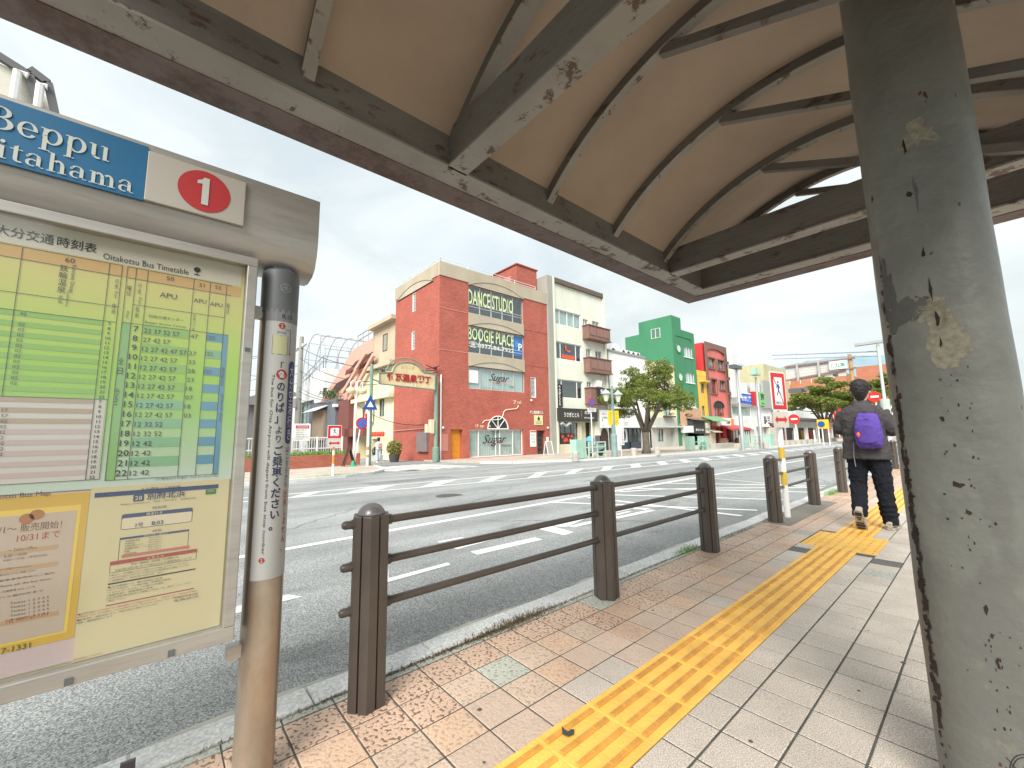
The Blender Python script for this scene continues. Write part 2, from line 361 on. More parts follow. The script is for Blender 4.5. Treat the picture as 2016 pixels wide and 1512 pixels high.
def kerbline(pts, name, w=.16, h=.11):
    st = []
    for i in range(len(pts)-1):
        a, b = Vector(pts[i]), Vector(pts[i+1]); n = max(1, int((b-a).length/1.2)) if (b-a).length < 60 else 1
        st += [(a+(b-a)*k/n, a+(b-a)*(k+1)/n) for k in range(n)]
    root = None; mb = MB()
    for a, b in st:
        d = (b-a).normalized()*.006; a2, b2 = a+d, b-d
        mb.bar((a2.x,a2.y,road_z(a2.x)+h/2-.02),(b2.x,b2.y,road_z(b2.x)+h/2-.02), w, h+.04)
    return structure(mb, name, m_kerb)
kerbline(far_k[:10], 'far_kerb'); kerbline(left_k[:7], 'corner_kerb')

# ================================================================== NEAR PAVEMENT, TILE BY TILE
def tile_mat(name, c, pits=0, wet=0, rgh=.75, grain=.12):
    m = mat(name, c, rough=rgh, var=.14, vs=2.5, rnd=.055, dirt=.25, dcol=(.35,.29,.22), ds=1.6, dlo=.48, dhi=.75)
    t = m.node_tree; b = t.nodes['Principled BSDF']; g = t.nodes.new('ShaderNodeNewGeometry'); old = b.inputs['Base Color'].links[0].from_socket
    n = t.nodes.new('ShaderNodeTexNoise'); n.inputs['Scale'].default_value = 210; n.inputs['Detail'].default_value = 3
    t.links.new(g.outputs['Position'], n.inputs['Vector']); mr = t.nodes.new('ShaderNodeMapRange'); mr.inputs[1].default_value = .3; mr.inputs[2].default_value = .7
    mr.inputs[3].default_value = 1-grain*1.9; mr.inputs[4].default_value = 1+grain; t.links.new(n.outputs['Fac'], mr.inputs[0])
    sc = t.nodes.new('ShaderNodeVectorMath'); sc.operation = 'SCALE'; t.links.new(old, sc.inputs[0]); t.links.new(mr.outputs[0], sc.inputs['Scale']); cur = sc.outputs[0]
    bp = t.nodes.new('ShaderNodeBump'); bp.inputs['Strength'].default_value = .25; bp.inputs['Distance'].default_value = .003
    t.links.new(n.outputs['Fac'], bp.inputs['Height'])
    if pits:
        v = t.nodes.new('ShaderNodeTexNoise'); v.inputs['Scale'].default_value = 62; v.inputs['Detail'].default_value = 1.5; v.inputs['Roughness'].default_value = .4
        t.links.new(g.outputs['Position'], v.inputs['Vector']); r = t.nodes.new('ShaderNodeMapRange'); r.interpolation_type = 'SMOOTHSTEP'
        r.inputs[1].default_value = .36; r.inputs[2].default_value = .47; r.inputs[3].default_value = pits; r.inputs[4].default_value = 0
        t.links.new(v.outputs['Fac'], r.inputs[0]); mm = t.nodes.new('ShaderNodeMix'); mm.data_type = 'RGBA'; mm.inputs[7].default_value = (.10,.062,.038,1)
        t.links.new(r.outputs[0], mm.inputs[0]); t.links.new(cur, mm.inputs[6]); cur = mm.outputs[2]
        bp.inputs['Strength'].default_value = .9; bp.inputs['Distance'].default_value = .004; t.links.new(v.outputs['Fac'], bp.inputs['Height'])
    t.links.new(cur, b.inputs['Base Color']); t.links.new(bp.outputs['Normal'], b.inputs['Normal'])
    return m
m_t1 = tile_mat('rough_peach_tile', (.56,.39,.285), pits=.85, rgh=.5); m_t2 = tile_mat('peach_tile', (.54,.41,.325), pits=.12, rgh=.62); m_t2b = tile_mat('worn_peach_tile', (.55,.42,.32), pits=.4, rgh=.6)
m_t3 = tile_mat('beige_tile', (.57,.50,.43), grain=.3); m_t4 = tile_mat('grey_tile', (.42,.43,.37), pits=.5); m_t5 = tile_mat('dark_tile', (.13,.125,.115)); m_t6 = tile_mat('rusty_tile', (.58,.40,.28), pits=.35, rgh=.5)
m_joint = mat('pavement_bed', (.085,.085,.075), rough=.95, var=.35, vs=9)
pv = structure(MB().box(-2.03,9,-6,420,-.3,-.0028), 'pavement', m_joint)
PB = base_of(pv)
tmesh = {}
def tile_mesh(w, l, m):
    k = (round(w,3), round(l,3), m.name)
    if k not in tmesh:
        a, b = w/2, l/2; e = .003; r = lambda a,b,z: [(-a,-b,z),(a,-b,z),(a,b,z),(-a,b,z)]
        mb = MB().loft([r(a,b,-.012), r(a,b,-.002), r(a-e,b-e,0)]); me = bpy.data.meshes.new('tile'); me.from_pydata([tuple(v) for v in mb.v], [], mb.f); me.materials.append(m); tmesh[k] = me
    return tmesh[k]
cols = [(-2.03,-1.985),(-1.985,-1.785),(-1.785,-1.59),(-1.59,-1.405),(-1.405,-1.245),(-.935,-.80),(-.80,-.60),(-.60,-.395),(-.395,-.19),(-.19,.01),(.01,.21),(.21,.41),(.41,.61),(.61,.81),(.81,1.02),(1.02,1.22),(1.22,1.42),(1.42,1.62),(1.62,1.82)]
cells = []
for ci, (a, b) in enumerate(cols):
    y0 = (.87 if ci < 5 else .925)-6*.203
    for k in range(190):
        cells.append((ci, a, b, y0+k*.203))
def patch(x, y): return (x < -1.7 and 5.9 < y < 8.35) or (-1.37 < x < -.80 and 5.07 < y < 5.85)
rest = {}
cnt = 0
near = sorted([c for c in cells if .25 < c[3] < 7 and c[1] > -2.0 and c[2] < .5 and hz is not None], key=lambda c: (c[1]+.2)**2*.4+(c[3]+.1)**2)
nearset = set(near[:300])
rt = random.Random(3)
for c in cells:
    ci, a, b, y = c; cx, cy = (a+b)/2, y+.1
    if patch(cx, cy): continue
    if ci <= 1: m = m_t1 if ci and rt.random() > .03 else m_t4
    elif ci == 2: m = rt.choice([m_t1, m_t2b, m_t1, m_t6])
    elif ci == 3: m = rt.choice([m_t2, m_t2b, m_t2, m_t6])
    elif ci == 4: m = rt.choice([m_t2, m_t3, m_t2])
    else: m = m_t3
    if ci == 2 and abs(y-1.28) < .02: m = m_t4
    if ci == 4 and abs(y-4.73) < .1: m = m_t5
    if ci == 6 and abs(y-4.79) < .1: m = m_t5
    if ci == 3 and abs(y-5.6) < .1: m = m_t4
    if m is m_t3 and rt.random() < .012: m = m_t4
    g = .0042 if ci > 4 else .0034; gy = .0036
    if c in nearset:
        o = bpy.data.objects.new('tile', tile_mesh(b-a-2*g, .203-2*gy, m)); COL.objects.link(o); o.parent = pv
        o.location = Vector((cx, cy-.0, rt.uniform(-.0012,.0008)))-PB; o.rotation_euler = (rt.uniform(-.003,.003), rt.uniform(-.003,.003), 0)
    elif y < 30:
        mb = rest.setdefault(m.name, (m, MB()))[1]; z = rt.uniform(-.0012,.0006)
        mb.add([(a+g,y+gy,z),(b-g,y+gy,z),(b-g,y+.203-gy,z),(a+g,y+.203-gy,z),(a+g,y+gy,-.01),(b-g,y+gy,-.01),(b-g,y+.203-gy,-.01),(a+g,y+.203-gy,-.01)],[(0,1,2,3),(0,4,5,1),(1,5,6,2),(2,6,7,3),(3,7,4,0)])
for m, mb in rest.values(): mb.build('tiling', m, pv, kind='stuff')
m_rc = mat('exposed_concrete', (.20,.185,.16), rough=.9, var=.35, vs=70, bump=.6, bs=90, dirt=.4, dcol=(.1,.09,.08), ds=5)
MB().box(-2.02,-1.70,5.92,8.32,-.008,.003).build('concrete_patch', m_rc, pv)
# the rest of the pavement further on and to the right
m_fartile = pave_mat('distant_tiles', (.5,.43,.36), .2, .2, (.45,.42,.4))
structure(MB().box(1.83,9,-6,420,-.05,-.001), 'paving', m_fartile)
structure(MB().box(-2.0,1.82,31.2,420,-.05,-.001), 'paving', m_fartile)
# tactile strip
m_tac = mat('tactile_yellow', (.84,.49,.10), rough=.65, var=.12, vs=6, bump=.35, bs=70, dirt=.35, dcol=(.45,.24,.05), ds=9, dlo=.52, dhi=.75, rnd=.05)
m_rdg = mat('tactile_ridge', (.56,.27,.05), rough=.5, var=.2, vs=12, bump=.2, bs=90, rnd=.06)
tp = bpy.data.meshes.new('tactile_tile'); q = MB(); e = lambda a,b,z: [(-a,-b,z),(a,-b,z),(a,b,z),(-a,b,z)]
q.loft([e(.1565,.1495,-.012), e(.1565,.1495,.003), e(.154,.147,.0045)]); tp.from_pydata([tuple(v) for v in q.v], [], q.f); tp.materials.append(m_tac)
q = MB()
for i in range(4):
    x = -.1125+.075*i
    for a, b in ((-.137,-.049),(-.047,.045),(.047,.137)):
        r = lambda w, s, z: [(x-w,a+s,z),(x+w,a+s,z),(x+w,b-s,z),(x-w,b-s,z)]
        q.loft([r(.0125,0,.004), r(.0115,.001,.0095), r(.0085,.003,.0125)])
tr = bpy.data.meshes.new('ridges'); tr.from_pydata([tuple(v) for v in q.v], [], q.f); tr.materials.append(m_rdg)
def tact(y):
    o = bpy.data.objects.new('tactile_tile', tp); COL.objects.link(o); o.parent = pv; o.location = Vector((-1.09, y, 0))-PB
    s = bpy.data.objects.new('ridges', tr); COL.objects.link(s); s.parent = o
y = 5.08-.15
while y > -.6: tact(y); y -= .301
y = 5.85+.15
while y < 34: tact(y); y += .301
q = MB()
for i in range(8):
    for j in range(9):
        q.lathe((-1.365+.075*i+.02, 5.13+.083*j, .004), [(.0125,0),(.011,.003),(.007,.005)], 8)
o = MB().box(-1.385,-.795,5.085,5.845,-.01,.004).build('warning_tile', m_tac, pv); q.build('studs', m_rdg, o)
# kerb stones and gutter
ks = structure(MB().box(-2.215,-2.045,-6,420,-.3,-.03), 'kerb', m_joint)
kb = MB().box(-.083,.083,-.297,.297,-.1,.004); km = bpy.data.meshes.new('kerb_stone')
q = MB().loft([[(-.09,-.297,-.12),(.083,-.297,-.12),(.083,.297,-.12),(-.09,.297,-.12)],[(-.085,-.297,-.012),(.083,-.297,-.002),(.083,.297,-.002),(-.085,.297,-.012)],[(-.07,-.294,.003),(.080,-.294,.003),(.080,.294,.003),(-.07,.294,.003)]])
km.from_pydata([tuple(v) for v in q.v], [], q.f); km.materials.append(m_kerb)
for k in range(70):
    o = bpy.data.objects.new('kerb_stone', km); COL.objects.link(o); o.parent = ks; o.location = Vector((-2.125, -.9+.6*k, rt.uniform(-.002,.002)))-base_of(ks)
m_gut = mat('gutter_concrete', (.40,.385,.34), rough=.9, var=.2, vs=5, bump=.3, bs=80, dirt=.45, dcol=(.2,.18,.15), ds=4)
q = MB(); gx = random.Random(5)
ys = [-6+.15*i for i in range(300)]+[60,420]; ed = [-2.40+.02*math.sin(i*.7)+gx.uniform(-.012,.012) for i in range(len(ys))]
for i in range(len(ys)-1):
    q.face([(ed[i],ys[i],-.0965+.0),(-2.20,ys[i],-.075),(-2.20,ys[i+1],-.075),(ed[i+1],ys[i+1],-.0965)])
structure(q, 'gutter', m_gut)
# moss and weeds in the joint along the kerb
m_moss = mat('dry_moss', (.13,.095,.05), rough=1, var=.4, vs=40); m_grass = mat('weed_green', (.16,.30,.05), rough=.8, var=.4, vs=30)
def tuft(cx, cy, sx, sy, n, h, m, name, seed, z=.0):
    g = random.Random(seed); q = MB()
    for _ in range(n):
        x, y = cx+g.gauss(0,sx), cy+g.gauss(0,sy); a = g.uniform(0,6.28); l = h*g.uniform(.4,1.2); w = .0016+.001*g.random(); d = (math.cos(a)*l*.7, math.sin(a)*l*.7)
        q.face([(x-w*math.sin(a),y+w*math.cos(a),z),(x+w*math.sin(a),y-w*math.cos(a),z),(x+d[0],y+d[1],z+l*g.uniform(.3,1))])
    return q.build(name, m, kind='stuff')
tuft(-2.03,1.55,.012,.28,1300,.022,m_moss,'dry_moss',1); tuft(-2.035,1.75,.03,.16,1200,.03,m_moss,'dry_moss',2); tuft(-2.03,3.0,.01,1.2,900,.015,m_moss,'dry_moss',3)
tuft(-2.03,.85,.008,.35,500,.015,m_moss,'dry_moss',4); tuft(-2.05,4.03,.03,.13,380,.05,m_grass,'grass',5); tuft(-2.02,9.5,.05,.25,500,.08,m_grass,'grass',6)
tuft(-16.5,5.0,.12,.5,900,.12,m_grass,'grass',7,road_z(-16.5)+.1); tuft(-2.0,5.1,.015,.5,400,.02,m_moss,'dry_moss',8)
# chewing gum and chips on the tiles
m_gum = flat('old_gum', (.10,.09,.085), .8)
q = MB(); g = random.Random(11)
for _ in range(26):
    x, y = g.uniform(-1.7,.0), g.uniform(.8,6); 
    if -1.26 < x < -.92: continue
    q.lathe((x,y,.0), [(g.uniform(.005,.013),.0005),(.004,.0015)], 7)
q.build('gum_spots', m_gum, kind='stuff')
rubber = [hz(*p, .0125) for p in [(1106,1430),(1112,1437),(1118,1441),(1125,1436),(1131,1437),(1129,1446),(1118,1450),(1107,1445)]]
tag(MB().ext(rubber, (0,0,.002)).build('rubber_scrap', flat('black_rubber',(.05,.055,.05),.7)), 'small flattened dark scrap stuck on the yellow tactile strip', 'scrap')
# little iron stub by the sign's foot
tag(MB().box(-2.07,-2.055,-.02,.02,0,.05).box(-2.075,-2.05,-.03,.03,0,.004).build('steel_stub', flat('dull_steel',(.12,.1,.12),.5,.6)), 'short steel stub standing at the kerb edge left of the sign pole', 'stub')

# ================================================================== PEDESTRIAN FENCE
m_brown = mat('brown_fence_metal', (.085,.07,.06), rough=.42, metal=.25, var=.15, vs=5, spec=.5, dirt=.3, dcol=(.20,.16,.12), ds=14, dlo=.62, dhi=.8)
m_cap = mat('fence_cap_grey', (.17,.16,.16), rough=.35, metal=.4, var=.1, vs=9)
m_groove = flat('groove', (.012,.011,.01), .9)
fence_lab = ['brown fence of three posts and three rails nearest the camera', 'middle brown fence of two posts behind the white sign pole', 'far brown fence starting beside the walking person']
def post(root, y, h=.80, x=-1.895):
    q = MB(); a0 = R(-22)
    # hexagonal section, a groove down each face
    ring = []
    for k in range(6):
        p0 = Vector((math.cos(a0+k*math.pi/3), math.sin(a0+k*math.pi/3), 0))*.088; p1 = Vector((math.cos(a0+(k+1)*math.pi/3), math.sin(a0+(k+1)*math.pi/3), 0))*.088
        nrm = ((p0+p1)/2).normalized()
        for t, dn in ((0,0),(.45,0),(.46,-.012),(.54,-.012),(.55,0)): ring.append(p0+(p1-p0)*t+nrm*dn)
    q.loft([[Vector((x,y,z))+p*s for p in ring] for z, s in ((-.01,1),(h-.006,1),(h,.965))])
    o = q.build('post', m_brown, root)
    MB().lathe((x,y,h), [(.062,0),(.062,.004),(.055,.02),(.04,.037),(.02,.047),(.004,.05)], 20).build('cap', m_cap, o, smooth='all')
def rails(root, ya, yb, x=-1.895, stub=True):
    for z in (.765,.585,.40):
        q = MB().tube([(x,ya+.07,z),(x,yb-.07,z)], .0185, 12)
        q.tube([(x,ya+.07,z),(x,ya+.095,z)], .024, 12).tube([(x,yb-.095,z),(x,yb-.07,z)], .024, 12)
        q.build('rail', m_brown, root, smooth=True)
        if stub:
            MB().lathe((x,ya-.075,z), [(.022,0),(.022,-.012),(.0185,-.013),(.0185,-.045),(.012,-.055),(.002,-.057)], 12, (0,1,0)).build('rail_end', m_brown, root, smooth=True)
for lab, ps in zip(fence_lab, ((.77,2.50,4.17),(6.06,7.87),(9.77,11.6,13.4))):
    rt_ = thing('pedestrian_fence', (-1.895, ps[0], 0), lab, 'fence', 'brown fences along the kerb')
    for i, y in enumerate(ps):
        post(rt_, y)
        if i: rails(rt_, ps[i-1], y, stub=(i == 1))
for k, y in enumerate((16.5, 19.9)):
    rt_ = thing('pedestrian_fence', (-1.9, y, 0), ['distant brown fence next beyond the walking person','most distant brown fence along the near kerb'][k], 'fence', 'brown fences along the kerb')
    post(rt_, y); post(rt_, y+1.8); rails(rt_, y, y+1.8)

# white and yellow sign pole between the fences
m_wht = mat('white_paint', (.78,.78,.76), rough=.45, var=.05, vs=4); m_ylw = mat('pole_yellow', (.62,.42,.06), rough=.5, var=.1)
m_signred = flat('sign_red', srgb(190,40,38), .45); m_signwhite = flat('sign_white', (.74,.74,.72), .5); m_signblue = flat('sign_blue', srgb(35,80,150), .45); m_org = mat('pole_orange', (.75,.25,.04), rough=.5, var=.1)
m_ink = flat('ink_black', (.03,.03,.035), .6); m_galv = mat('galvanised', (.42,.43,.44), rough=.45, metal=.5, var=.1, vs=6)
def rrect(F, mb, a0, a1, b0, b1, d0, d1, r=.02, n=4):
    pts = []
    for cx, cy, s in ((a1-r,b1-r,0),(a0+r,b1-r,1),(a0+r,b0+r,2),(a1-r,b0+r,3)):
        for k in range(n+1):
            a = math.pi/2*(s+k/n); pts.append(F(cx+r*math.cos(a), cy+r*math.sin(a), d0))
    return mb.ext(pts, F(0,0,d1)-F(0,0,d0))
def crossing_sign(root, F, a, b0, b1, w, label_sub=True):
    """square 'no pedestrian crossing' plate with red border and a walker, arrow plate beneath"""
    h = b1-b0
    o = rrect(F, MB(), a-w/2, a+w/2, b0, b1, 0, .006, .03).build('sign_plate', m_signwhite, root)
    fr = MB(); i = .018; t = w*.16
    for (x0,x1,y0,y1) in ((a-w/2+i,a+w/2-i,b1-i-t,b1-i),(a-w/2+i,a+w/2-i,b0+i,b0+i+t),(a-w/2+i,a-w/2+i+t,b0+i+t,b1-i-t),(a+w/2-i-t,a+w/2-i,b0+i+t,b1-i-t)):
        F.box(fr, x0, x1, y0, y1, .0065, .009)
    fr.build('red_border', m_signred, root)
    s = h/.5; cy = b0+h*.56; man = MB(); Z = .0075
    def st(p, q, t): man.face([F(*(v), Z) for v in quad(p, q, t)])
    def quad(p, q, t):
        p, q = Vector(p), Vector(q); d = (q-p).normalized(); n = Vector((-d.y, d.x))*t/2; return [tuple(p+n), tuple(p-n), tuple(q-n), tuple(q+n)]
    u = h*.01
    man.face([F(a+3.6*u*math.cos(k*.785), cy+17*u+3.6*u*math.sin(k*.785), Z) for k in range(8)])
    for p, q2, tk in (((0,12),(0,-3),7),((0,10),(-10,2),2.8),((0,10),(9,1),2.8),((0,-3),(-8,-18),3.6),((0,-3),(8,-17),3.6)):
        st((a+p[0]*u, cy+p[1]*u), (a+q2[0]*u, cy+q2[1]*u), tk*u)
    man.build('walker_symbol', m_signblue, root)
    sl = MB(); w2 = w/2-i-t
    for p, q2 in (((a-w2, b1-i-t),(a-6*u, cy+8*u)),((a+5*u, cy-8*u),(a+w2, b0+i+t))):
        sl.face([F(*v, .0085) for v in quad(p, q2, .03*h)])
    sl.build('slash', m_signred, root)
    txt('横断禁止', F, a, b0+i+t+h*.02, h*.075, m_signblue, root, d=.008, center=True)
    # arrow plate
    c0, c1 = b0-.18*w/.3-.015, b0-.015
    rrect(F, MB(), a-w/2, a+w/2, c0, c1, 0, .005, .02).build('arrow_plate', mat('plate_beige', (.55,.50,.44), var=.05), root)
    m_ = (c0+c1)/2; ar = MB(); k = (c1-c0)
    ar.face([F(v[0], v[1], .007) for v in ((a-w*.26,m_-k*.1),(a+w*.26,m_-k*.1),(a+w*.26,m_+k*.1),(a-w*.26,m_+k*.1))])
    for sg in (-1,1): ar.face([F(a+sg*w*.24, m_-k*.25, .0075), F(a+sg*w*.40, m_, .0075), F(a+sg*w*.24, m_+k*.25, .0075)][::sg])
    ar.build('arrow', m_signred, root)
r1 = thing('traffic_sign', (-1.88, 6.5, 0), 'white and yellow pole with red bordered no crossing sign among the brown fence posts', 'sign')
q = MB()
for a, b, m in ((0,.42,m_wht),(.42,.60,m_ylw),(.60,.78,m_wht),(.78,.93,m_ylw),(.93,1.27,m_wht)):
    MB().tube([(-1.885,6.5,a),(-1.885,6.5,b)], .037, 16, cap=False).build('pole_band', m, r1, smooth='all')
MB().lathe((-1.885,6.5,1.27),[(.037,0),(.03,.008),(.002,.01)],16).build('pole_cap', m_wht, r1)
MB().tube([(-1.885,6.52,1.2),(-1.885,6.52,1.95)], .02, 10).build('mast', m_galv, r1)
_a = R(38); FS = FR((-1.86, 6.45, 0), (math.cos(_a)*1, -math.sin(_a)*0+0.0, 0), (0,-1,0))
# plate turned towards the traffic: we see it obliquely
un = Vector((.42,-.0,0)); 
FS = FR((-1.845, 6.46, 0), Vector((.22,.975,0)).normalized(), Vector((.975,-.22,0)).normalized())
crossing_sign(r1, FS, 0, 1.43, 1.97, .36)
# ================================================================== BUS SHELTER
def shelter_paint(name, c, rust=.5, lo=.56, hi=.66, sc=7, stretch=None):
    m = mat(name, c, rough=.6, var=.16, vs=3, bump=.35, bs=30, dirt=.6, dcol=tuple(v*.55 for v in c), ds=2.5, dlo=.5, dhi=.75, stretch=stretch)
    t = m.node_tree; b = t.nodes['Principled BSDF']; old = b.inputs['Base Color'].links[0].from_socket; g = t.nodes.new('ShaderNodeNewGeometry')
    n = t.nodes.new('ShaderNodeTexNoise'); n.inputs['Scale'].default_value = sc; n.inputs['Detail'].default_value = 10; n.inputs['Roughness'].default_value = .72
    src = g.outputs['Position']
    if stretch: mpp = t.nodes.new('ShaderNodeMapping'); mpp.inputs['Scale'].default_value = stretch; t.links.new(src, mpp.inputs['Vector']); src = mpp.outputs['Vector']
    t.links.new(src, n.inputs['Vector']); r = t.nodes.new('ShaderNodeMapRange'); r.inputs[1].default_value = lo; r.inputs[2].default_value = hi; r.inputs[4].default_value = rust
    t.links.new(n.outputs['Fac'], r.inputs[0]); mm = t.nodes.new('ShaderNodeMix'); mm.data_type = 'RGBA'; mm.inputs[7].default_value = (.07,.035,.022,1)
    t.links.new(r.outputs[0], mm.inputs[0]); t.links.new(old, mm.inputs[6]); t.links.new(mm.outputs[2], b.inputs['Base Color']); return m
m_beam = shelter_paint('shelter_beam_paint', (.15,.145,.13), .8, .57, .63, 9, (.6,.6,1.5))
m_flange = shelter_paint('flange_paint', (.26,.25,.225), .9, .56, .60, 15, (.6,.6,1))
m_fascia = shelter_paint('fascia_rusty', (.13,.095,.085), .8, .48, .6, 5)
m_ceil = mat('ceiling_panel', (.34,.275,.215), rough=.8, var=.10, vs=1.6, bump=.05, bs=60, dirt=.3, dcol=(.24,.18,.125), ds=1.3)
m_colm = shelter_paint('column_paint', (.15,.155,.138), .0, .5, .6, 5)
sh = thing('bus_shelter', (0, 2.0, 0), 'old rusty steel bus shelter with curved ceiling over the pavement', 'shelter')
Z0 = 2.45; YE = 3.98; YB = -.62; XB = .70
# beams: web, light bottom flange, rusty fascia lip outside
def beam_x(y, x0, x1, zt, w=.11):     # cross beam
    o = MB().box(x0,x1,y-w/2+.012,y+w/2-.012,Z0+.012,zt).build('cross_beam', m_beam, sh)
    MB().box(x0,x1,y-w/2,y+w/2,Z0,Z0+.0115).build('flange', m_flange, o)
o = MB().box(-1.70,-1.59,YB,YE-.14,Z0+.012,2.66).build('front_beam', m_beam, sh); MB().box(-1.705,-1.575,YB,YE-.15,Z0,Z0+.0115).build('flange', m_flange, o)
o = MB().box(-1.59,XB,YE-.27,YE-.16,Z0+.012,2.78).build('end_beam', m_beam, sh); MB().box(-1.575,XB,YE-.29,YE-.15,Z0,Z0+.0115).build('flange', m_flange, o)
q = MB().ext([(-1.85,YB,Z0-.004),(-1.705,YB,Z0-.004),(-1.705,YB,Z0+.03),(-1.72,YB,Z0+.12),(-1.83,YB,Z0+.19),(-1.85,YB,Z0+.19)], (0,YE-YB,0)); q.build('front_fascia', m_fascia, sh)
MB().ext([(-1.704,YE,Z0-.004),(-1.704,YE-.145,Z0-.004),(-1.704,YE-.145,Z0+.03),(-1.704,YE-.02,Z0+.19),(-1.704,YE,Z0+.19)], (XB+1.704,0,0)).build('end_fascia', m_fascia, sh)
MB().box(XB-.14,XB,YB,YE-.3,Z0,2.66).build('rear_beam', m_beam, sh)
for y in (1.03, 3.16): beam_x(y, -1.585, XB-.145, 2.66)
# the vault
AC, AZ, AR = -.52, 1.49, 1.56
def arch(th, r): return AC+r*math.sin(th), AZ+r*math.cos(th)
T0 = -math.asin(min(1,(1.17)/AR)); T1 = -T0
q = MB(); n = 36
ps = [arch(T0+(T1-T0)*i/n, AR) for i in range(n+1)]
yy = [YB+(YE-.12-YB)*j/8 for j in range(9)]
yy = [YB+(3.06-YB)*j/6 for j in range(7)]+[3.5,YE-.12]; lift = lambda y: .13*max(0,min(1,(y-3.06)/.78))
q.add([(p[0],y,p[1]+lift(y)) for p in ps for y in yy], [(i*9+j,i*9+j+1,(i+1)*9+j+1,(i+1)*9+j) for i in range(n) for j in range(8)])
c = q.build('ceiling', m_ceil, sh, smooth='all')
c.modifiers.new('s','SOLIDIFY').thickness = .03; c.modifiers['s'].offset = -1
def rib(y, w=.042, h=.05):
    q = MB(); rr = []
    for i in range(25):
        th = T0+.04+(T1-T0-.08)*i/24; a, b = arch(th, AR-.002), arch(th, AR-.002-h); a = (a[0],a[1]+lift(y)); b = (b[0],b[1]+lift(y))
        rr.append([(a[0],y-w/2,a[1]),(b[0],y-w/2,b[1]),(b[0],y+w/2,b[1]),(a[0],y+w/2,a[1])])
    q.loft(rr); o = q.build('rib', m_beam, sh)
    q = MB(); rr = []
    for i in range(25):
        th = T0+.04+(T1-T0-.08)*i/24; b, d = arch(th, AR-.0025-h), arch(th, AR-.0085-h); b = (b[0],b[1]+lift(y)); d = (d[0],d[1]+lift(y))
        rr.append([(b[0],y-w/2-.004,b[1]),(d[0],y-w/2-.004,d[1]),(d[0],y+w/2+.004,d[1]),(b[0],y+w/2+.004,b[1])])
    q.loft(rr).build('rib_flange', m_flange, o)
    # straight strut from the rib's shoulder down to the line of columns
    p0, p1 = Vector((-.83,y,2.96+lift(y))), Vector((.45,y,2.40+lift(y)*2))
    MB().bar(p0, p1, w*.9, .045).build('strut', m_beam, sh)
for y in (3.06, 2.37, 1.70, .345, -.34): rib(y)
rib(1.03, .07, .055); rib(YE-.14, .03, .05)
# column
CX, CY = -.07, 2.0
def col_ring(z, s=1.0):
    pts = []; a0 = R(4)
    for k in range(48):
        a = 2*math.pi*k/48; cc, ss = math.cos(a), math.sin(a); n_ = 3.0
        rr = .148*s/((abs(cc)**n_+abs(ss)**n_)**(1/n_)); wob = 1+.006*math.sin(z*7+3*a)+.004*math.sin(z*17+5*a)
        pts.append(Vector((CX+rr*wob*math.cos(a+a0), CY+rr*wob*math.sin(a+a0), z)))
    return pts
def column_material():
    m = m_colm; t = m.node_tree; b = t.nodes['Principled BSDF']; g = t.nodes.new('ShaderNodeNewGeometry'); cur = b.inputs['Base Color'].links[0].from_socket
    def layer(cur, scale, lo, hi, colr, fac, detail=8, rough=.65, st=(1,1,.45), node='ShaderNodeTexNoise', off=0):
        mp_ = t.nodes.new('ShaderNodeMapping'); mp_.inputs['Scale'].default_value = st; mp_.inputs['Location'].default_value = (off,off*1.7,off*.3); t.links.new(g.outputs['Position'], mp_.inputs['Vector'])
        n = t.nodes.new(node); n.inputs['Scale'].default_value = scale
        n.inputs['Detail'].default_value = detail; n.inputs['Roughness'].default_value = rough
        t.links.new(mp_.outputs['Vector'], n.inputs['Vector']); r = t.nodes.new('ShaderNodeMapRange'); r.inputs[1].default_value = lo; r.inputs[2].default_value = hi; r.inputs[4].default_value = fac
        t.links.new(n.outputs['Fac'], r.inputs[0]); mm = t.nodes.new('ShaderNodeMix'); mm.data_type = 'RGBA'; mm.inputs[7].default_value = colr+(1,)
        t.links.new(r.outputs[0], mm.inputs[0]); t.links.new(cur, mm.inputs[6]); return mm.outputs[2], r.outputs[0]
    cur, _ = layer(cur, 2.2, .56, .60, (.105,.105,.095), .6, 6, .6, (1,1,.5), off=2.2)      # peeled undercoat
    cur, _ = layer(cur, 1.7, .60, .64, (.19,.18,.14), .5, 9, .75, (1,1,.6), off=7)        # old buff paint
    cur, rs = layer(cur, 30, .725, .74, (.06,.028,.018), .95, 3, .45, (1,1,.6), off=1)    # rust holes
    #cur, rs2 = layer(cur, 9, .69, .71, (.05,.024,.016), .95, 8, .7, (1,1,.3), off=4)
    t.links.new(cur, b.inputs['Base Color'])
    b.inputs['Roughness'].default_value = .42
column_material()
q = MB().loft([col_ring(-.01+z*.06) for z in range(56)]); col = q.build('column', m_colm, sh, smooth='all')
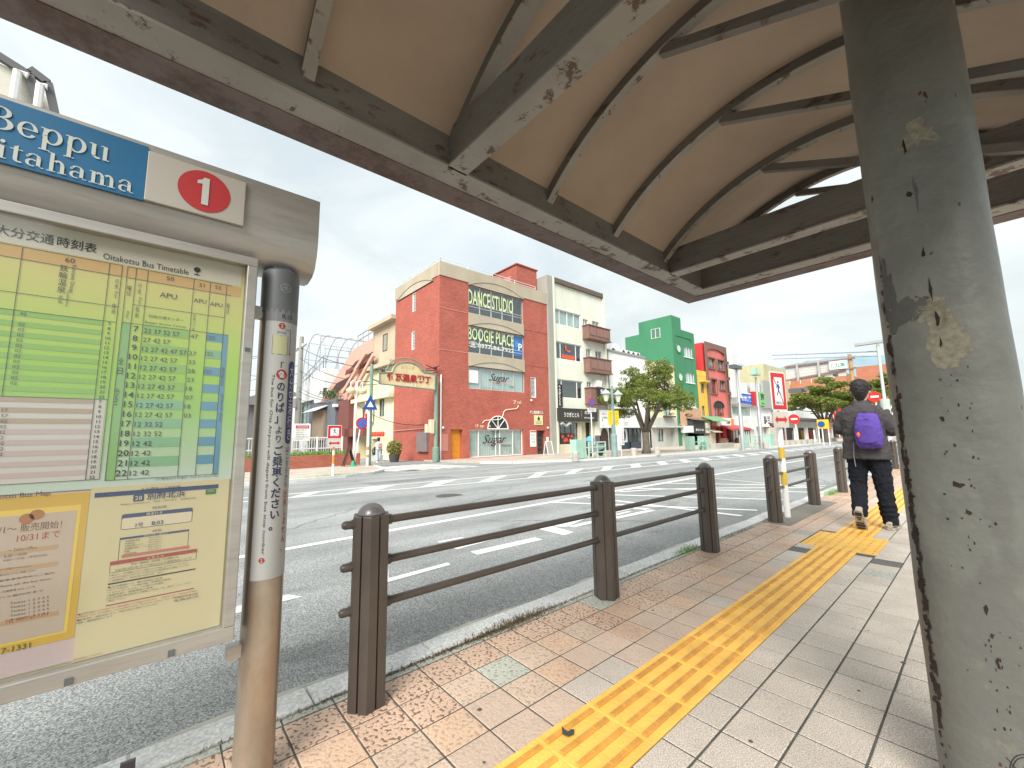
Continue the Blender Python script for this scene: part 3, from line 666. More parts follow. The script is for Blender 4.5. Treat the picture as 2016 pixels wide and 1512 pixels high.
def peels():
    gp = random.Random(77)
    def blob(name, m, a0, z0, wa, h, n=40, rough=.28, e=.0006, ph=0):
        pts = []
        for k in range(n):
            t = 2*math.pi*k/n; f = 1+rough*math.sin(3*t+ph)+rough*.6*math.sin(7*t+2*ph)+gp.uniform(-.12,.12); pts.append((a0+wa*math.cos(t)*f, z0+h*math.sin(t)*f))
        vs = [on_col(a0, z0, e)]+[on_col(a0+(a-a0)*.5, z0+(z-z0)*.5, e) for a, z in pts]+[on_col(a, z, e) for a, z in pts]
        fs = [(0,1+k,1+(k+1)%n) for k in range(n)]+[(1+k,1+n+k,1+n+(k+1)%n,1+(k+1)%n) for k in range(n)]
        MB().add(vs, fs).build(name, m, col)
    grey = mat('bare_undercoat', (.085,.085,.078), rough=.75, var=.15, vs=20); buff = mat('old_glue', (.20,.19,.145), rough=.8, var=.3, vs=60, dirt=.8, dcol=(.10,.08,.05), ds=25)
    blob('peeled_patch', grey, R(-124), 1.545, .30, .055, ph=1.0); blob('peeled_patch', grey, R(-131), 1.635, .12, .085, ph=2.0, e=.0007); blob('peeled_patch', grey, R(-108), 1.545, .26, .032, ph=.3, e=.0008)
    blob('glue_patch', buff, R(-84), 1.42, .30, .085, ph=2.2, rough=.10); blob('glue_patch', buff, R(-92), 1.52, .26, .045, ph=4.2, rough=.2, e=.0009); blob('glue_patch', buff, R(-84), 2.13, .26, .045, ph=3.1, rough=.35); blob('peeled_patch', grey, R(-92), 1.93, .03, .05, ph=.9)
# rust scabs along the column's left corner, its worst patch
m_scab = mat('rust_scab', (.03,.018,.014), rough=.95, var=.5, vs=30, bump=.8, bs=60)
q = MB(); g = random.Random(21)
def on_col(a, z, e=.0):
    n_ = 3.0; a_ = a-R(4); cc, ss = math.cos(a_), math.sin(a_); rr = .148/((abs(cc)**n_+abs(ss)**n_)**(1/n_))+e; wob = 1+.006*math.sin(z*7+3*a_)+.004*math.sin(z*17+5*a_)
    return Vector((CX+rr*wob*math.cos(a), CY+rr*wob*math.sin(a), z))
def scab(a, z, wa, hz_, n=9):
    pts = []
    for k in range(n):
        t = 2*math.pi*k/n; f = g.uniform(.4,1.4); pts.append(on_col(a+wa*math.cos(t)*f, z+hz_*math.sin(t)*f, .0013))
    q.face(pts)
for _ in range(240):
    z = abs(g.gauss(0,.42))*(1 if g.random() < .5 else -1)+.75
    if z < 0 or z > 2.4: continue
    scab(R(-137)+g.gauss(0,.035), z, g.choice((.012,.02,.035,.06))*g.uniform(.6,1.2), g.choice((.005,.008,.014,.028))*g.uniform(.6,1.2), 13)
for z, a, wa, h in ((1.93,-97,.05,.013),(1.72,-93,.03,.02),(1.60,-92,.035,.035),(1.5,-90,.035,.022),(1.42,-90,.02,.02),(2.1,-96,.03,.03),(.98,-92,.10,.010),(.90,-88,.06,.008),(.63,-86,.03,.014),(.56,-84,.03,.01),(.49,-83,.03,.016),(1.18,-98,.03,.008),(1.10,-91,.02,.006)):
    scab(R(a), z, wa, h)
for _ in range(70): scab(R(g.gauss(-86,9)), g.uniform(.05,1.35), g.uniform(.005,.02), g.uniform(.002,.006))
q.build('rust', m_scab, col, kind='stuff')
peels()
# ink doodle low on the column
m_dood = flat('faded_ink', (.03,.03,.03), .7)
def doodle(pts, r=.0012):
    q = MB(); P = [on_col(a, z, .0008) for a, z in pts]; q.tube(P, r, 5, cap=False); return q
q = MB()
def circ(ca, cz, ra, rz, a0=0, a1=6.28, n=26): return [(ca+ra*math.cos(a0+(a1-a0)*k/n), cz+rz*math.sin(a0+(a1-a0)*k/n)) for k in range(n+1)]
A0 = R(-70)
for pts in (circ(A0,.20,.28,.065,.3,5.2), circ(A0,.20,.25,.058,.5,4.6), circ(A0+.02,.12,.22,.05,1.2,6.0), [(A0-.25,.165),(A0,.15),(A0+.2,.155)], [(A0-.24,.155),(A0,.14),(A0+.2,.146)],
            [(A0-.3,.24),(A0-.1,.20),(A0+.1,.16)], circ(A0-.12,.145,.05,.012), circ(A0+.02,.095,.06,.013), [(A0-.1,.23),(A0+.1,.19)], [(A0-.08,.225),(A0+.12,.185)]):
    w = doodle(pts); q.add(w.v, w.f)
for k in range(14): w = doodle([(A0-.22+.03*k,.166),(A0-.22+.03*k,.140)], .0008); q.add(w.v, w.f)
q.build('ink_drawing', m_dood, col)

# ================================================================== BUS STOP SIGN
XP = -1.70
_srgb = srgb
def srgb(r, g, b): return tuple(v*.74 for v in _srgb(r, g, b))      # all sign and board colours scaled down evenly
FP = FR((XP,0,0),(0,1,0),(1,0,0))
def Q(px, py): v = hx(px, py, XP); return v.y, v.z
m_ss = mat('brushed_steel', (.40,.39,.365), rough=.42, metal=.6, var=.12, vs=2, stretch=(1,1,8), dirt=.3, dcol=(.2,.16,.12), ds=6)
m_pole = mat('worn_steel_pole', (.38,.33,.27), rough=.36, metal=.7, var=.25, vs=3, stretch=(1,1,.5), dirt=.7, dcol=(.30,.16,.08), ds=5, dlo=.45, dhi=.72)
m_dark = mat('dark_cap', (.10,.11,.115), rough=.5, var=.1)
bs = thing('bus_stop_sign', (-1.73, .315, 0), 'steel bus stop timetable board on a round pole at the kerb', 'bus stop')
PX, PY, PR = -1.745, .322, .062
pole = MB().tube([(PX,PY,-.01),(PX,PY,1.77)], PR, 40).build('pole', m_pole, bs, smooth=True)
MB().lathe((PX,PY,1.62), [(PR+.0015,0),(PR+.0025,.14),(PR,.165),(PR-.012,.175)], 40).build('pole_cap', m_dark, pole, smooth=True)
MB().box(PX-.025,PX+.025,PY-.03,PY+.03,1.78,1.93).build('neck', m_dark, bs, bevel=.004)
MB().box(PX-.07,PX+.07,PY-.07,PY+.07,-.004,.006).build('base_plate', m_ss, bs)
for z in (1.62,.44): MB().box(PX-.02,PX+.02,.222,PY-PR+.006,z-.022,z+.022).build('bracket', m_ss, bs, bevel=.002)
# hood
prof = [(-1.690,2.108),(-1.672,2.100),(-1.672,2.02),(-1.674,1.93),(-1.684,1.87),(-1.705,1.825),(-1.74,1.80),(-1.80,1.79),(-1.86,1.80),(-1.90,1.84),(-1.92,1.92),(-1.92,2.09),(-1.90,2.108)]
MB().ext([(x,.432,z) for x,z in prof[::-1]], (0,-2.3,0)).build('hood', m_ss, bs, smooth=True, bevel=.002)
m_blue = mat('sign_blue_panel', srgb(30,105,150), rough=.5, var=.10, vs=2.5); m_plate = flat('number_plate', srgb(190,186,176), .5); m_rdisc = flat('red_disc', srgb(190,62,66), .5); m_let = flat('letter_white', srgb(205,212,205), .5)
bp_ = MB().box(-1.671,-1.664,-1.75,-.088,1.902,2.085).build('name_panel', m_blue, bs)
np_ = MB().box(-1.671,-1.660,-.087,.178,1.905,2.072).build('number_plate', m_plate, bs, bevel=.002)
FH = FR((-1.660,0,0),(0,1,0),(1,0,0))
MB().lathe((-1.6598,.062,1.990), [(.072,0),(.072,.0012)], 48, (1,0,0)).build('red_disc', m_rdisc, np_)
MB().face([FH(.062+a_*1.25,1.990+b_*1.15,.0032) for a_,b_ in ((-.006,-.042),(.009,-.042),(.009,.042),(-.003,.042),(-.007,.034),(-.017,.029),(-.017,.019),(-.006,.021))]).build('numeral', m_let, np_)
# serif capitals drawn stroke by stroke
class Serif:
    def __init__(s): s.mb = MB(); s.n = 0
    def poly(s, pts, F, x, y, k): s.n += 1; s.mb.face([F(x+p[0]*k, y+p[1]*k, .002+.00004*(s.n % 30)) for p in pts])
def ser_glyph(ch):
    P = []
    def rect(a, b, c, d): P.append([(a,c),(b,c),(b,d),(a,d)])
    def arc(cx, cy, rx, ry, a0, a1, w, t, n=14):
        for k in range(n):
            t0, t1 = R(a0+(a1-a0)*k/n), R(a0+(a1-a0)*(k+1)/n)
            o = lambda th: (cx+rx*math.cos(th), cy+ry*math.sin(th)); i = lambda th: (cx+(rx-w)*math.cos(th), cy+(ry-t)*math.sin(th))
            P.append([o(t0), o(t1), i(t1), i(t0)])
    S = .115; T = .03
    if ch == 'B':
        rect(.08,.22,0,.72); rect(0,.24,0,T); rect(0,.24,.72-T,.72); arc(.24,.545,.26,.175,-90,90,S,T); arc(.26,.195,.31,.195,-90,90,S*1.15,T); rect(.2,.26,.72-T,.72); rect(.2,.28,.36,.39); rect(.2,.28,0,T); return P, .64
    if ch == 'K':
        rect(.08,.22,0,.72); rect(0,.3,0,T); rect(0,.3,.72-T,.72); P.append([(.2,.28),(.25,.33),(.62,.72),(.56,.72)]); P.append([(.3,.42),(.42,.52),(.72,0),(.54,0)]); return P, .74
    if ch == 'e':
        arc(.25,.24,.24,.25,0,180,S*.9,T); arc(.25,.24,.24,.25,180,325,S,T*1.5); rect(.1,.47,.24,.24+T); return P, .54
    if ch == 'p':
        rect(.07,.18,-.24,.47); rect(0,.26,-.24,-.24+T); rect(0,.1,.45,.47+.01); arc(.30,.24,.245,.25,-180,180,S,T*1.3,22); return P, .61
    if ch == 'u':
        rect(.07,.18,.14,.47); rect(0,.1,.45,.48); arc(.24,.16,.17,.17,180,300,.11,T*2); rect(.38,.49,0,.47); rect(.31,.4,.45,.48); rect(.47,.56,0,T); return P, .62
    if ch == 'i':
        rect(.07,.18,0,.47); rect(0,.25,0,T); rect(0,.1,.45,.48); P.append([(.125+.065*math.cos(k*.785),.63+.065*math.sin(k*.785)) for k in range(8)]); return P, .32
    if ch == 't':
        rect(.09,.2,.1,.56); rect(.0,.32,.45,.48); P.append([(.09,.56),(.2,.56),(.2,.62)]); arc(.24,.11,.15,.12,180,310,.11,T*1.6); return P, .38
    if ch == 'a':
        arc(.22,.33,.19,.155,10,165,S*.8,T); rect(.30,.41,.06,.36); arc(.19,.13,.17,.14,45,300,S*.8,T*1.2); arc(.46,.08,.11,.08,190,300,.05,T); P.append([(.055+.045*math.cos(k*.785)+.01,.36+.045*math.sin(k*.785)) for k in range(8)]); return P, .57
    if ch == 'h':
        rect(.07,.18,0,.72); rect(0,.25,0,T); rect(0,.1,.70,.73); arc(.30,.29,.17,.19,0,140,S*.95,T*2); rect(.365,.475,0,.30); rect(.3,.54,0,T); return P, .60
    if ch == 'm':
        rect(.07,.18,0,.47); rect(0,.25,0,T); rect(0,.1,.45,.48)
        for dx in (0,.28): arc(.28+dx,.29,.16,.19,0,140,S*.95,T*2); rect(.335+dx,.445+dx,0,.30); rect(.27+dx,.51+dx,0,T)
        return P, .86
    return P, .3
def serif(s, F, a, b, cap, m, parent, right=None, xs=1):
    S = Serif(); k = cap/.72*xs; kz = 1/xs; w = sum(ser_glyph(c)[1] for c in s)
    x = a if right is None else right-w*k
    for c in s:
        P, adv = ser_glyph(c)
        for p in P: S.poly([(q[0],q[1]*kz) for q in p], F, x, b, k)
        x += adv*k
    S.mb.build('lettering', m, parent)
FN = FR((-1.664,0,0),(0,1,0),(1,0,0))
yb = hx(0,252,-1.66)
serif('Beppu', FN, 0, hx(213,318,-1.66).z, .067, m_let, bp_, right=hx(219,318,-1.66).y, xs=.85)
serif('Kitahama', FN, 0, hx(262,384,-1.66).z+.005, .056, m_let, bp_, right=hx(266,384,-1.66).y, xs=.92)
# board frame
BY0, BY1, BZ0, BZ1 = -1.72, .232, .505, 1.80
fr = MB(); w = .032
for a in ((BY0,BY1,BZ0,BZ0+w+.012),(BY0,BY1,BZ1-w,BZ1),(BY1-w,BY1,BZ0+w+.012,BZ1-w),(BY0,BY0+w,BZ0+w+.012,BZ1-w)): FP.box(fr, a[0],a[1],a[2],a[3],-.06,.035)
fo = fr.build('board_frame', m_ss, bs, bevel=.003)
for y in (-.135,.075): FP.box(MB(), y-.008,y+.008,BZ0+.004,BZ0+.022,.0355,.038).build('drain_slot', m_dark, fo)
FP.box(MB(), BY1-w+.008,BY1-.008,1.455,1.468,.0355,.038).build('latch', m_dark, fo)
FP.box(MB(), BY0+w-.004,BY1-w+.004,BZ0+w,BZ1-w+.004,-.05,-.002).build('back_panel', flat('board_cream', srgb(196,190,150), .7), bs)
def paper_mat():  # sheet colour graded by height, greenest around the middle
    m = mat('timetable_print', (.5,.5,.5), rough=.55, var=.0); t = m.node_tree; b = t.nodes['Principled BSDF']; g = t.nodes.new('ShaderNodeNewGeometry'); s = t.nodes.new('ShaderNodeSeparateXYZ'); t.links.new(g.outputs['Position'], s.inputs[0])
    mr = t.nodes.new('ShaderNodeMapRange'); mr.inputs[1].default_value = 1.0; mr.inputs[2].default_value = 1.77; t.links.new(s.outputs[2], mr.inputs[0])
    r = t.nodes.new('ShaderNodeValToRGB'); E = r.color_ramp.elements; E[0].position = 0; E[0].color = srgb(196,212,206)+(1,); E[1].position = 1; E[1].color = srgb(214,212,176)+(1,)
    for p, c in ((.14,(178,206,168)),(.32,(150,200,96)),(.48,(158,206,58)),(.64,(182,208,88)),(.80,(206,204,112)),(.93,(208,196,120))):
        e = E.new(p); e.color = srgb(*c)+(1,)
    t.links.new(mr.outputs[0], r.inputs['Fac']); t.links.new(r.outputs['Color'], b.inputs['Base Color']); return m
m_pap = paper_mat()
def prect(px0, py0, px1, py1, m, parent, d, name='print', line=False):
    a0, z1 = Q(px0, py0); a1, z0 = Q(px1, py1); return FP.box(MB(), a0, a1, z0, z1, d-.0006, d).build(name, m, parent)
T1y0, T1z1 = -1.60, 1.765; zs = Q(440,945)[1]
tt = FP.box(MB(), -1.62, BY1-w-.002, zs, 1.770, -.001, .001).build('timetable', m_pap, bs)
ink = flat('print_grey', srgb(62,70,52), .7); inkd = flat('print_dark', srgb(40,46,40), .7)
white = flat('print_white', srgb(212,210,192), .7); orange = flat('print_orange', srgb(206,168,96), .7)
# header row (orange) and title
ztop = Q(0,478)[1]; zor = Q(0,503)[1]
yR = BY1-w-.012
FP.box(MB(), -1.6,yR,ztop+.004,1.769,.0012,.0016).build('title_band', white, tt)
FP.box(MB(), -1.6,yR,zor,ztop,.0012,.0016).build('header_band', orange, tt)
def ln(mb, a0, z0, a1, z1, t=.0013, d=.0026):
    if abs(a1-a0) > abs(z1-z0): FP.box(mb, a0, a1, z0-t/2, z0+t/2, d-.0002, d)
    else: FP.box(mb, a0-t/2, a0+t/2, min(z0,z1), max(z0,z1), d-.0002, d+.0001)
a, z = Q(0,478); a2, z2 = Q(190,505)
txt('大分交通', FP, Q(-12,470)[0], Q(106,481)[1]-.004, .030, inkd, tt, d=.003, off=.008, w=Q(106,481)[0]-Q(-12,470)[0]); txt('時刻表', FP, Q(112,480)[0], Q(106,481)[1]-.004, .030, inkd, tt, d=.003, off=.008, w=Q(190,500)[0]-Q(112,480)[0])
txt('Oitakotsu Bus Timetable', FP, Q(203,508)[0], Q(203,510)[1], .019, inkd, tt, d=.003, w=Q(372,530)[0]-Q(203,508)[0])
# little bus-stop symbol
by, bz = Q(388,535); q = MB().lathe((XP,by,bz+.006), [(.009,.0028),(.009,.0032)], 20, (1,0,0)); FP.box(q,by-.001,by+.001,bz-.012,bz,.0028,.0032); FP.box(q,by-.008,by+.008,bz-.0125,bz-.010,.0028,.0032); q.build('stop_symbol', inkd, tt)
# alternating rows, left table
zA, zB = Q(215,633)[1], Q(190,786)[1]; zC = Q(185,944)[1]; yl = Q(195,700)[0]
g1 = flat('row_green', srgb(140,188,88), .7); g2 = flat('row_mauve', srgb(176,160,140), .7); g3 = flat('row_pink', srgb(196,180,176), .7); g0 = flat('row_pale', srgb(206,204,196), .7)
FP.box(MB(), -1.6, yl+.025, zC, zB, .0011, .0014).build('lower_band', g0, tt)
for k in range(0,16,2):
    dz = (zA-zB)/16; FP.box(MB(), -1.6, yl, zA-dz*(k+1), zA-dz*k, .0012, .0018).build('row_band', g1, tt)
    dz = (zB-zC)/16; FP.box(MB(), -1.6, yl, zB-dz*(k+1), zB-dz*k, .0015, .0019).build('row_band', g2 if k < 6 else g3, tt)
for k in range(16):
    dz = (zA-zB)/16; txt(str(7+k), FP, yl+.0145, zA-dz*(k+.82), dz*.62, inkd, tt, d=.003, center=True, off=.01)
    dz2 = (zB-zC)/16; txt(str(7+k), FP, yl+.0135, zB-dz2*(k+.82), dz2*.62, inkd, tt, d=.003, center=True, off=.01)
    if k not in (1,14,15): txt('42' if k == 0 else '02', FP, Q(28,700)[0], zA-dz*(k+.85), dz*.6, ink, tt, d=.003)
    if 2 <= k < 11: txt(['17','57','02','02','32','12','02','42','02'][k-2], FP, Q(1,830)[0], zB-dz2*(k+.85), dz2*.6, ink, tt, d=.003, )
mb = MB()
zT = ztop
yc1 = Q(45,490)[0]
for yv in (yc1, yl+.001, yl+.029): ln(mb, yv, zC if yv > yc1 else zB, yv, zT)
for zz in (ztop, zor, Q(0,572)[1], zA, zB, zC): ln(mb, -1.6, zz, yl+.029, zz)
# right table
yr0 = Q(248,560)[0]; yr1 = Q(268,640)[0]-.012; yr2 = Q(290,560)[0]-.001; yr3 = Q(378,600)[0]; yr4 = Q(411,600)[0]; yr5 = Q(442,620)[0]; zD = Q(225,945)[1]; zE = Q(285,640)[1]
for yv in (yr0, yr1, yr2, yr3, yr4, yr5): ln(mb, yv, zD, yv, ztop)
for zz in (ztop, zor, zE, zD): ln(mb, yr0, zz, yr5+.015, zz)
ln(mb, yr1, Q(285,603)[1], yr5, Q(285,603)[1])
mb.build('table_lines', ink, tt)
dz = (zE-zD)/16.2
dg = flat('row_bluegreen', srgb(130,182,140), .7); db = flat('row_blue', srgb(92,150,176), .7)
FP.box(MB(), yr0+.001, yr1-.001, zD, zE, .0012, .0017).build('day_column', flat('col_green', srgb(134,184,110), .7), tt)
FP.box(MB(), yr5-.001, yr5+.014, zD, zE, .0012, .0022).build('day_column', db, tt)
for k in range(0,16,2):
    FP.box(MB(), yr2+.001, yr3-.001, zE-dz*(k+1), zE-dz*k, .0012, .0018).build('row_band', g1 if k < 8 else dg, tt)
    FP.box(MB(), yr4+.001, yr5-.002, zE-dz*(k+1), zE-dz*k, .0012, .0018).build('row_band', db if k not in (2,) else dg, tt)
mins = ['22 37 52 57','27 42 57','12 27 42 47 57','12 27 42 57','12 27 42 57','12 27 42 57','12 27 42 57','12 27 42 57','12 27 42 57','12 27 42 57','12 32 52','12 32 52','12 42','12 42','12 42','12 42']
c2 = ['47','','37','33','28','23','18','07','18','03']
for k in range(16):
    zb = zE-dz*(k+.86)
    txt(str(7+k), FP, (yr1+yr2)/2-.001, zb, dz*.62, inkd, tt, d=.003, center=True, off=.01)
    nn = len(mins[k].split()); txt(mins[k], FP, yr2+.004, zb, dz*.5, inkd, tt, d=.003, w=(yr3-yr2-.008)*(nn*.2))
    if k < len(c2) and c2[k]: txt(c2[k], FP, yr3+.003, zb, dz*.48, ink, tt, d=.003)
txt('60', FP, Q(138,515)[0], Q(138,518)[1], .015, inkd, tt, d=.003, center=True); txt('50', FP, Q(335,553)[0], Q(335,553)[1], .014, inkd, tt, d=.003, center=True)
txt('51', FP, Q(397,567)[0], Q(397,566)[1], .013, ink, tt, d=.003, center=True); txt('55', FP, Q(429,570)[0], Q(429,570)[1], .013, ink, tt, d=.003, center=True)
def vt(s, px, py0, py1, w, m=inkd, par=None, d=.003):      # a vertical line of characters between two pixels
    y_, za = Q(px, py0); _, zb = Q(px, py1); txt(s, FP, y_, zb, za-zb, m, par or tt, d=d, center=True, vert=True, w=w)
def ht(s, px0, px1, pyb, h, m=inkd, par=None, d=.003):
    y0, z0 = Q(px0, pyb); y1 = Q(px1, pyb)[0]; txt(s, FP, y0, z0, h, m, par or tt, d=d, w=(y1-y0) if px1 else None)
vt('鉄輪温泉', 127, 522, 578, .017); txt('Kannawa Onsen', FP, Q(143,520)[0], Q(143,577)[1], Q(143,522)[1]-Q(143,577)[1], ink, tt, d=.003, w=.009, rot=-90); vt('吉弘', 120, 582, 598, .009, ink)
txt('Yoshihiro', FP, Q(131,584)[0], Q(131,604)[1], .05, ink, tt, d=.003, w=.006, rot=-90)
vt('行先', 231, 550, 570, .008); vt('経由', 225, 598, 618, .008); vt('行先', 276, 558, 580, .008); vt('経由', 271, 604, 626, .008)
vt('曜日', 255, 563, 583, .010); vt('曜日', 449, 598, 618, .008, ink)
vt('全', 239, 705, 718, .012); vt('日', 237, 724, 737, .012); vt('登校日', 439, 723, 760, .009, ink)
txt('(Daily)', FP, Q(229,740)[0], Q(229,798)[1], Q(231,765)[1]-Q(229,798)[1], inkd, tt, d=.003, w=.010, rot=-90)
txt('(School day)', FP, Q(434,775)[0], Q(431,830)[1], Q(436,775)[1]-Q(431,830)[1], ink, tt, d=.003, w=.009, rot=-90)
for px, py in ((226,574),(273,586),(248,613)): txt('For' if px != 248 else 'Day', FP, Q(px,py)[0], Q(px,py+14)[1], Q(px,py)[1]-Q(px,py+14)[1], ink, tt, d=.003, w=.007, rot=-90)
ht('APU', 314, 348, 585, .017); ht('APU', 381, 406, 595, .014, ink); ht('APU', 413, 438, 602, .014, ink)
ht('別府交通センター', 292, 362, 625, .010); ht('Beppu Kotsu Center', 285, 368, 637, .008)
vt('石垣八丁目', 383, 620, 652, .007, ink); ht('□=登校日のみ運行  Only for school day', 306, 428, 946, .007, ink)
for px, py in ((415,665),(411,697),(408,732)):
    y_, z_ = Q(px,py); q = MB(); 
    for e_ in ((-.010,.010,.0045,.0055),(-.010,.010,-.0055,-.0045),(-.010,-.0092,-.0045,.0045),(.0092,.010,-.0045,.0045)): FP.box(q, y_+e_[0], y_+e_[1], z_+e_[2], z_+e_[3], .0026,.003)
    q.build('boxed_number', ink, tt); txt('51' if py < 680 else '41', FP, y_, z_-.003, .006, ink, tt, d=.003, center=True)
# lower left: yellow framed bus map poster
yel = flat('poster_yellow', srgb(206,172,70), .7); yl2 = flat('poster_bright', srgb(226,198,92), .7); mauve = flat('poster_pinkgrey', srgb(190,176,158), .7); pinkp = flat('poster_pink', srgb(200,184,182), .7); brn = flat('print_brown', srgb(112,76,44), .7); redp = flat('print_red', srgb(160,62,44), .7)
zt = zs-.004; yp1 = Q(176,1000)[0]; zb_ = Q(165,1250)[1]
po = FP.box(MB(), -1.6, yp1+.0, Q(0,1345)[1]+.01, zt, -.001, .0012).build('map_poster', pinkp, bs)
FP.box(MB(), -1.6, yp1-.002, zb_, zt-.003, .0012,.0018).build('poster_border', yel, po)
yi = Q(152,1000)[0]; FP.box(MB(), -1.6, yi+.008, zb_+.018, Q(0,1005)[1]-.002, .0018,.0022).build('poster_border', yl2, po)
FP.box(MB(), -1.6, yi, zb_+.024, Q(0,1018)[1], .0022,.0026).build('poster_field', mauve, po)
ht('otsu Bus Map', -1, 98, 985, .016, brn, po)
for px, py in ((53,1021),(73,1013)):
    y_, z_ = Q(px,py); MB().lathe((XP,y_,z_),[(.0135,.0028),(.0135,.0032)],20,(1,0,0)).build('acorn_print', flat('acorn', srgb(168,112,60), .7), po); 
ht('/1〜 販売開始！', -3, 120, 1052, .021, brn, po); ht('10/31まで', 33, 117, 1067, .019, redp, po)
band = flat('poster_band', srgb(184,156,120), .7)
for py in (1078,1112,1212): FP.box(MB(), -1.6, Q(115,py)[0], Q(60,py+9)[1], Q(60,py)[1], .0026,.0029).build('poster_band', band, po)
ht('〜 Ticket Office', 15, 72, 1087, .008, brn, po); ht('8:30〜18:00', 8, 52, 1098, .007, brn, po); ht('9:00〜17:00（平日のみ）', 6, 92, 1106, .007, brn, po)
for k, (s, e_) in enumerate((('のりば案内 Information','60'),('雨の日もどうぞご利用ください','70'),('乗車券発売所のご案内',105),('Please ask the bus driver',100),('一日乗車券 大人 こども',68),('バス案内所まで',84))): ht(s, -2, int(e_), 1124+k*11, .0055, ink, po)
for k in range(5): ht('Ticket 1 2 3 4 5', 20, 95, 1190+k*8 if k < 2 else 1190+k*8, .005, ink, po)
ht('7-1331', 2, 58, 1287, .013, ink, po); ht('TEL 0977-67-1331', 10, 92, 1228, .009, redp, po)
# lower right: notice
cream = flat('notice_cream', srgb(206,198,156), .7); navy = flat('notice_navy', srgb(44,70,112), .7); nred = flat('notice_red', srgb(160,58,54), .7); paperw = flat('notice_paper', srgb(214,206,176), .7)
no = FP.box(MB(), yp1, BY1-w-.006, BZ0+w+.014, zs+.004, -.001,.003).build('notice', cream, bs)
y0n, y1n = Q(190,960)[0], Q(430,955)[0]
FP.box(MB(), y0n-.002, y1n, Q(430,961)[1], Q(430,953)[1], .003,.0035).build('notice_band', navy, no)
ht('九州横断バス時刻表', 277, 355, 967, .010, navy, no, .005)
y_, z_ = Q(273,980); rrect(FP, MB(), y_-.012,y_+.012,z_-.010,z_+.010,.003,.0036,.003).build('number_box', navy, no); txt('28', FP, y_, z_-.006, .012, paperw, no, d=.0045, center=True)
y0_, z_ = Q(288,984); txt('別府北浜', FP, y0_, z_, .022, navy, no, d=.005, w=Q(363,984)[0]-y0_, off=.01); ht('Beppu Kitahama   베프 기타하마   別府北浜', 238, 384, 995, .006, ink, no, .005)
green = flat('badge_green', srgb(50,120,60), .7); y_, z_ = Q(415,968); rrect(FP, MB(), y_-.014,y_+.014,z_-.008,z_+.008,.003,.0036,.002).build('badge', green, no); txt('SUNQ', FP, y_, z_-.0, .0055, paperw, no, d=.0045, center=True)
ht('時刻表', 300, 328, 1002, .008, navy, no, .005)
y0b, y1b = Q(240,1015)[0], Q(379,1010)[0]; zb1, zb2 = Q(310,1003)[1]-.004, Q(310,1035)[1]
rrect(FP, MB(), y0b,y1b,zb2,zb1,.003,.0034,.006).build('departure_box', navy, no); rrect(FP, MB(), y0b+.0015,y1b-.0015,zb2+.0015,zb1-.012,.0034,.0037,.004).build('departure_field', paperw, no)
txt('熊本行き', FP, (y0b+y1b)/2-.01, zb1-.0105, .009, paperw, no, d=.0045, center=True); txt('2号', FP, y0b+.030, zb2+.004, .012, navy, no, d=.005); txt('8:03', FP, y0b+.068, zb2+.004, .012, navy, no, d=.005, off=.01)
ht('経路', 300, 318, 1047, .007, navy, no, .005)
y0b, y1b = Q(236,1062)[0], Q(372,1045)[0]; zr1, zr2 = Q(305,1050)[1], Q(305,1090)[1]
q = MB(); FP.box(q,y0b,y1b,zr1-.006,zr1,.003,.0035); FP.box(q,y0b,y0b+.001,zr2-.01,zr1-.006,.003,.0035); FP.box(q,y1b-.001,y1b,zr2,zr1-.006,.003,.0035); q.build('route_table', navy, no)
txt('別府北浜発 ⇒ 熊本行き', FP, (y0b+y1b)/2, zr1-.0055, .005, paperw, no, d=.0045, center=True)
for k, s in enumerate(('別府駅前本町','別府北浜','別府交通センター','別府観光港ターミナル','鉄輪','由布院駅前')):
    txt(s, FP, y0b+.012, zr1-.014-k*.0072, .0052, ink, no, d=.005); txt('Beppu Station '+str(k+1), FP, y0b+.065, zr1-.013-k*.0068, .0042, ink, no, d=.005)
FP.box(MB(), Q(238,1110)[0], Q(372,1080)[0], Q(305,1088)[1], Q(305,1083)[1], .0036,.0042).build('pink_bar', flat('bar_pink', srgb(190,110,104), .7), no)
y0b, y1b = Q(216,1117)[0], Q(387,1088)[0]; zn1 = Q(300,1093)[1]; FP.box(MB(), y0b,y1b,zn1-.010,zn1,.0036,.0043).build('news_band', nred, no); txt('お 知 ら せ', FP, (y0b+y1b)/2, zn1-.0088, .0075, paperw, no, d=.0052, center=True)
q = MB()
for e_ in ((y0b,y1b,zn1-.032,zn1-.0312),(y0b,y0b+.0008,zn1-.0312,zn1-.010),(y1b-.0008,y1b,zn1-.0312,zn1-.010)): FP.box(q,*e_,.003,.0036)
q.build('news_frame', ink, no)
txt('熊本〜湯布院・別府線  九州横断バス', FP, (y0b+y1b)/2, zn1-.019, .0062, ink, no, d=.005, center=True); txt('2025年10月1日 ダイヤ改正および運賃改定について', FP, (y0b+y1b)/2, zn1-.029, .0066, ink, no, d=.005, center=True, w=(y1b-y0b)*.88)
for k, s in enumerate(('平素より、九州横断バスをご利用いただき誠にありがとうございます。','このたび下記のとおりダイヤ改正および運賃改定を実施いたします。','＜実施日＞ 2025年10月1日（水）')): txt(s, FP, y0b, zn1-.041-k*.0075, .0052, ink, no, d=.005, w=(y1b-y0b)*(.9,.93,.6)[k])
FP.box(MB(), y0b,y1b,zn1-.064,zn1-.060,.003,.0036).build('rule', inkd, no)
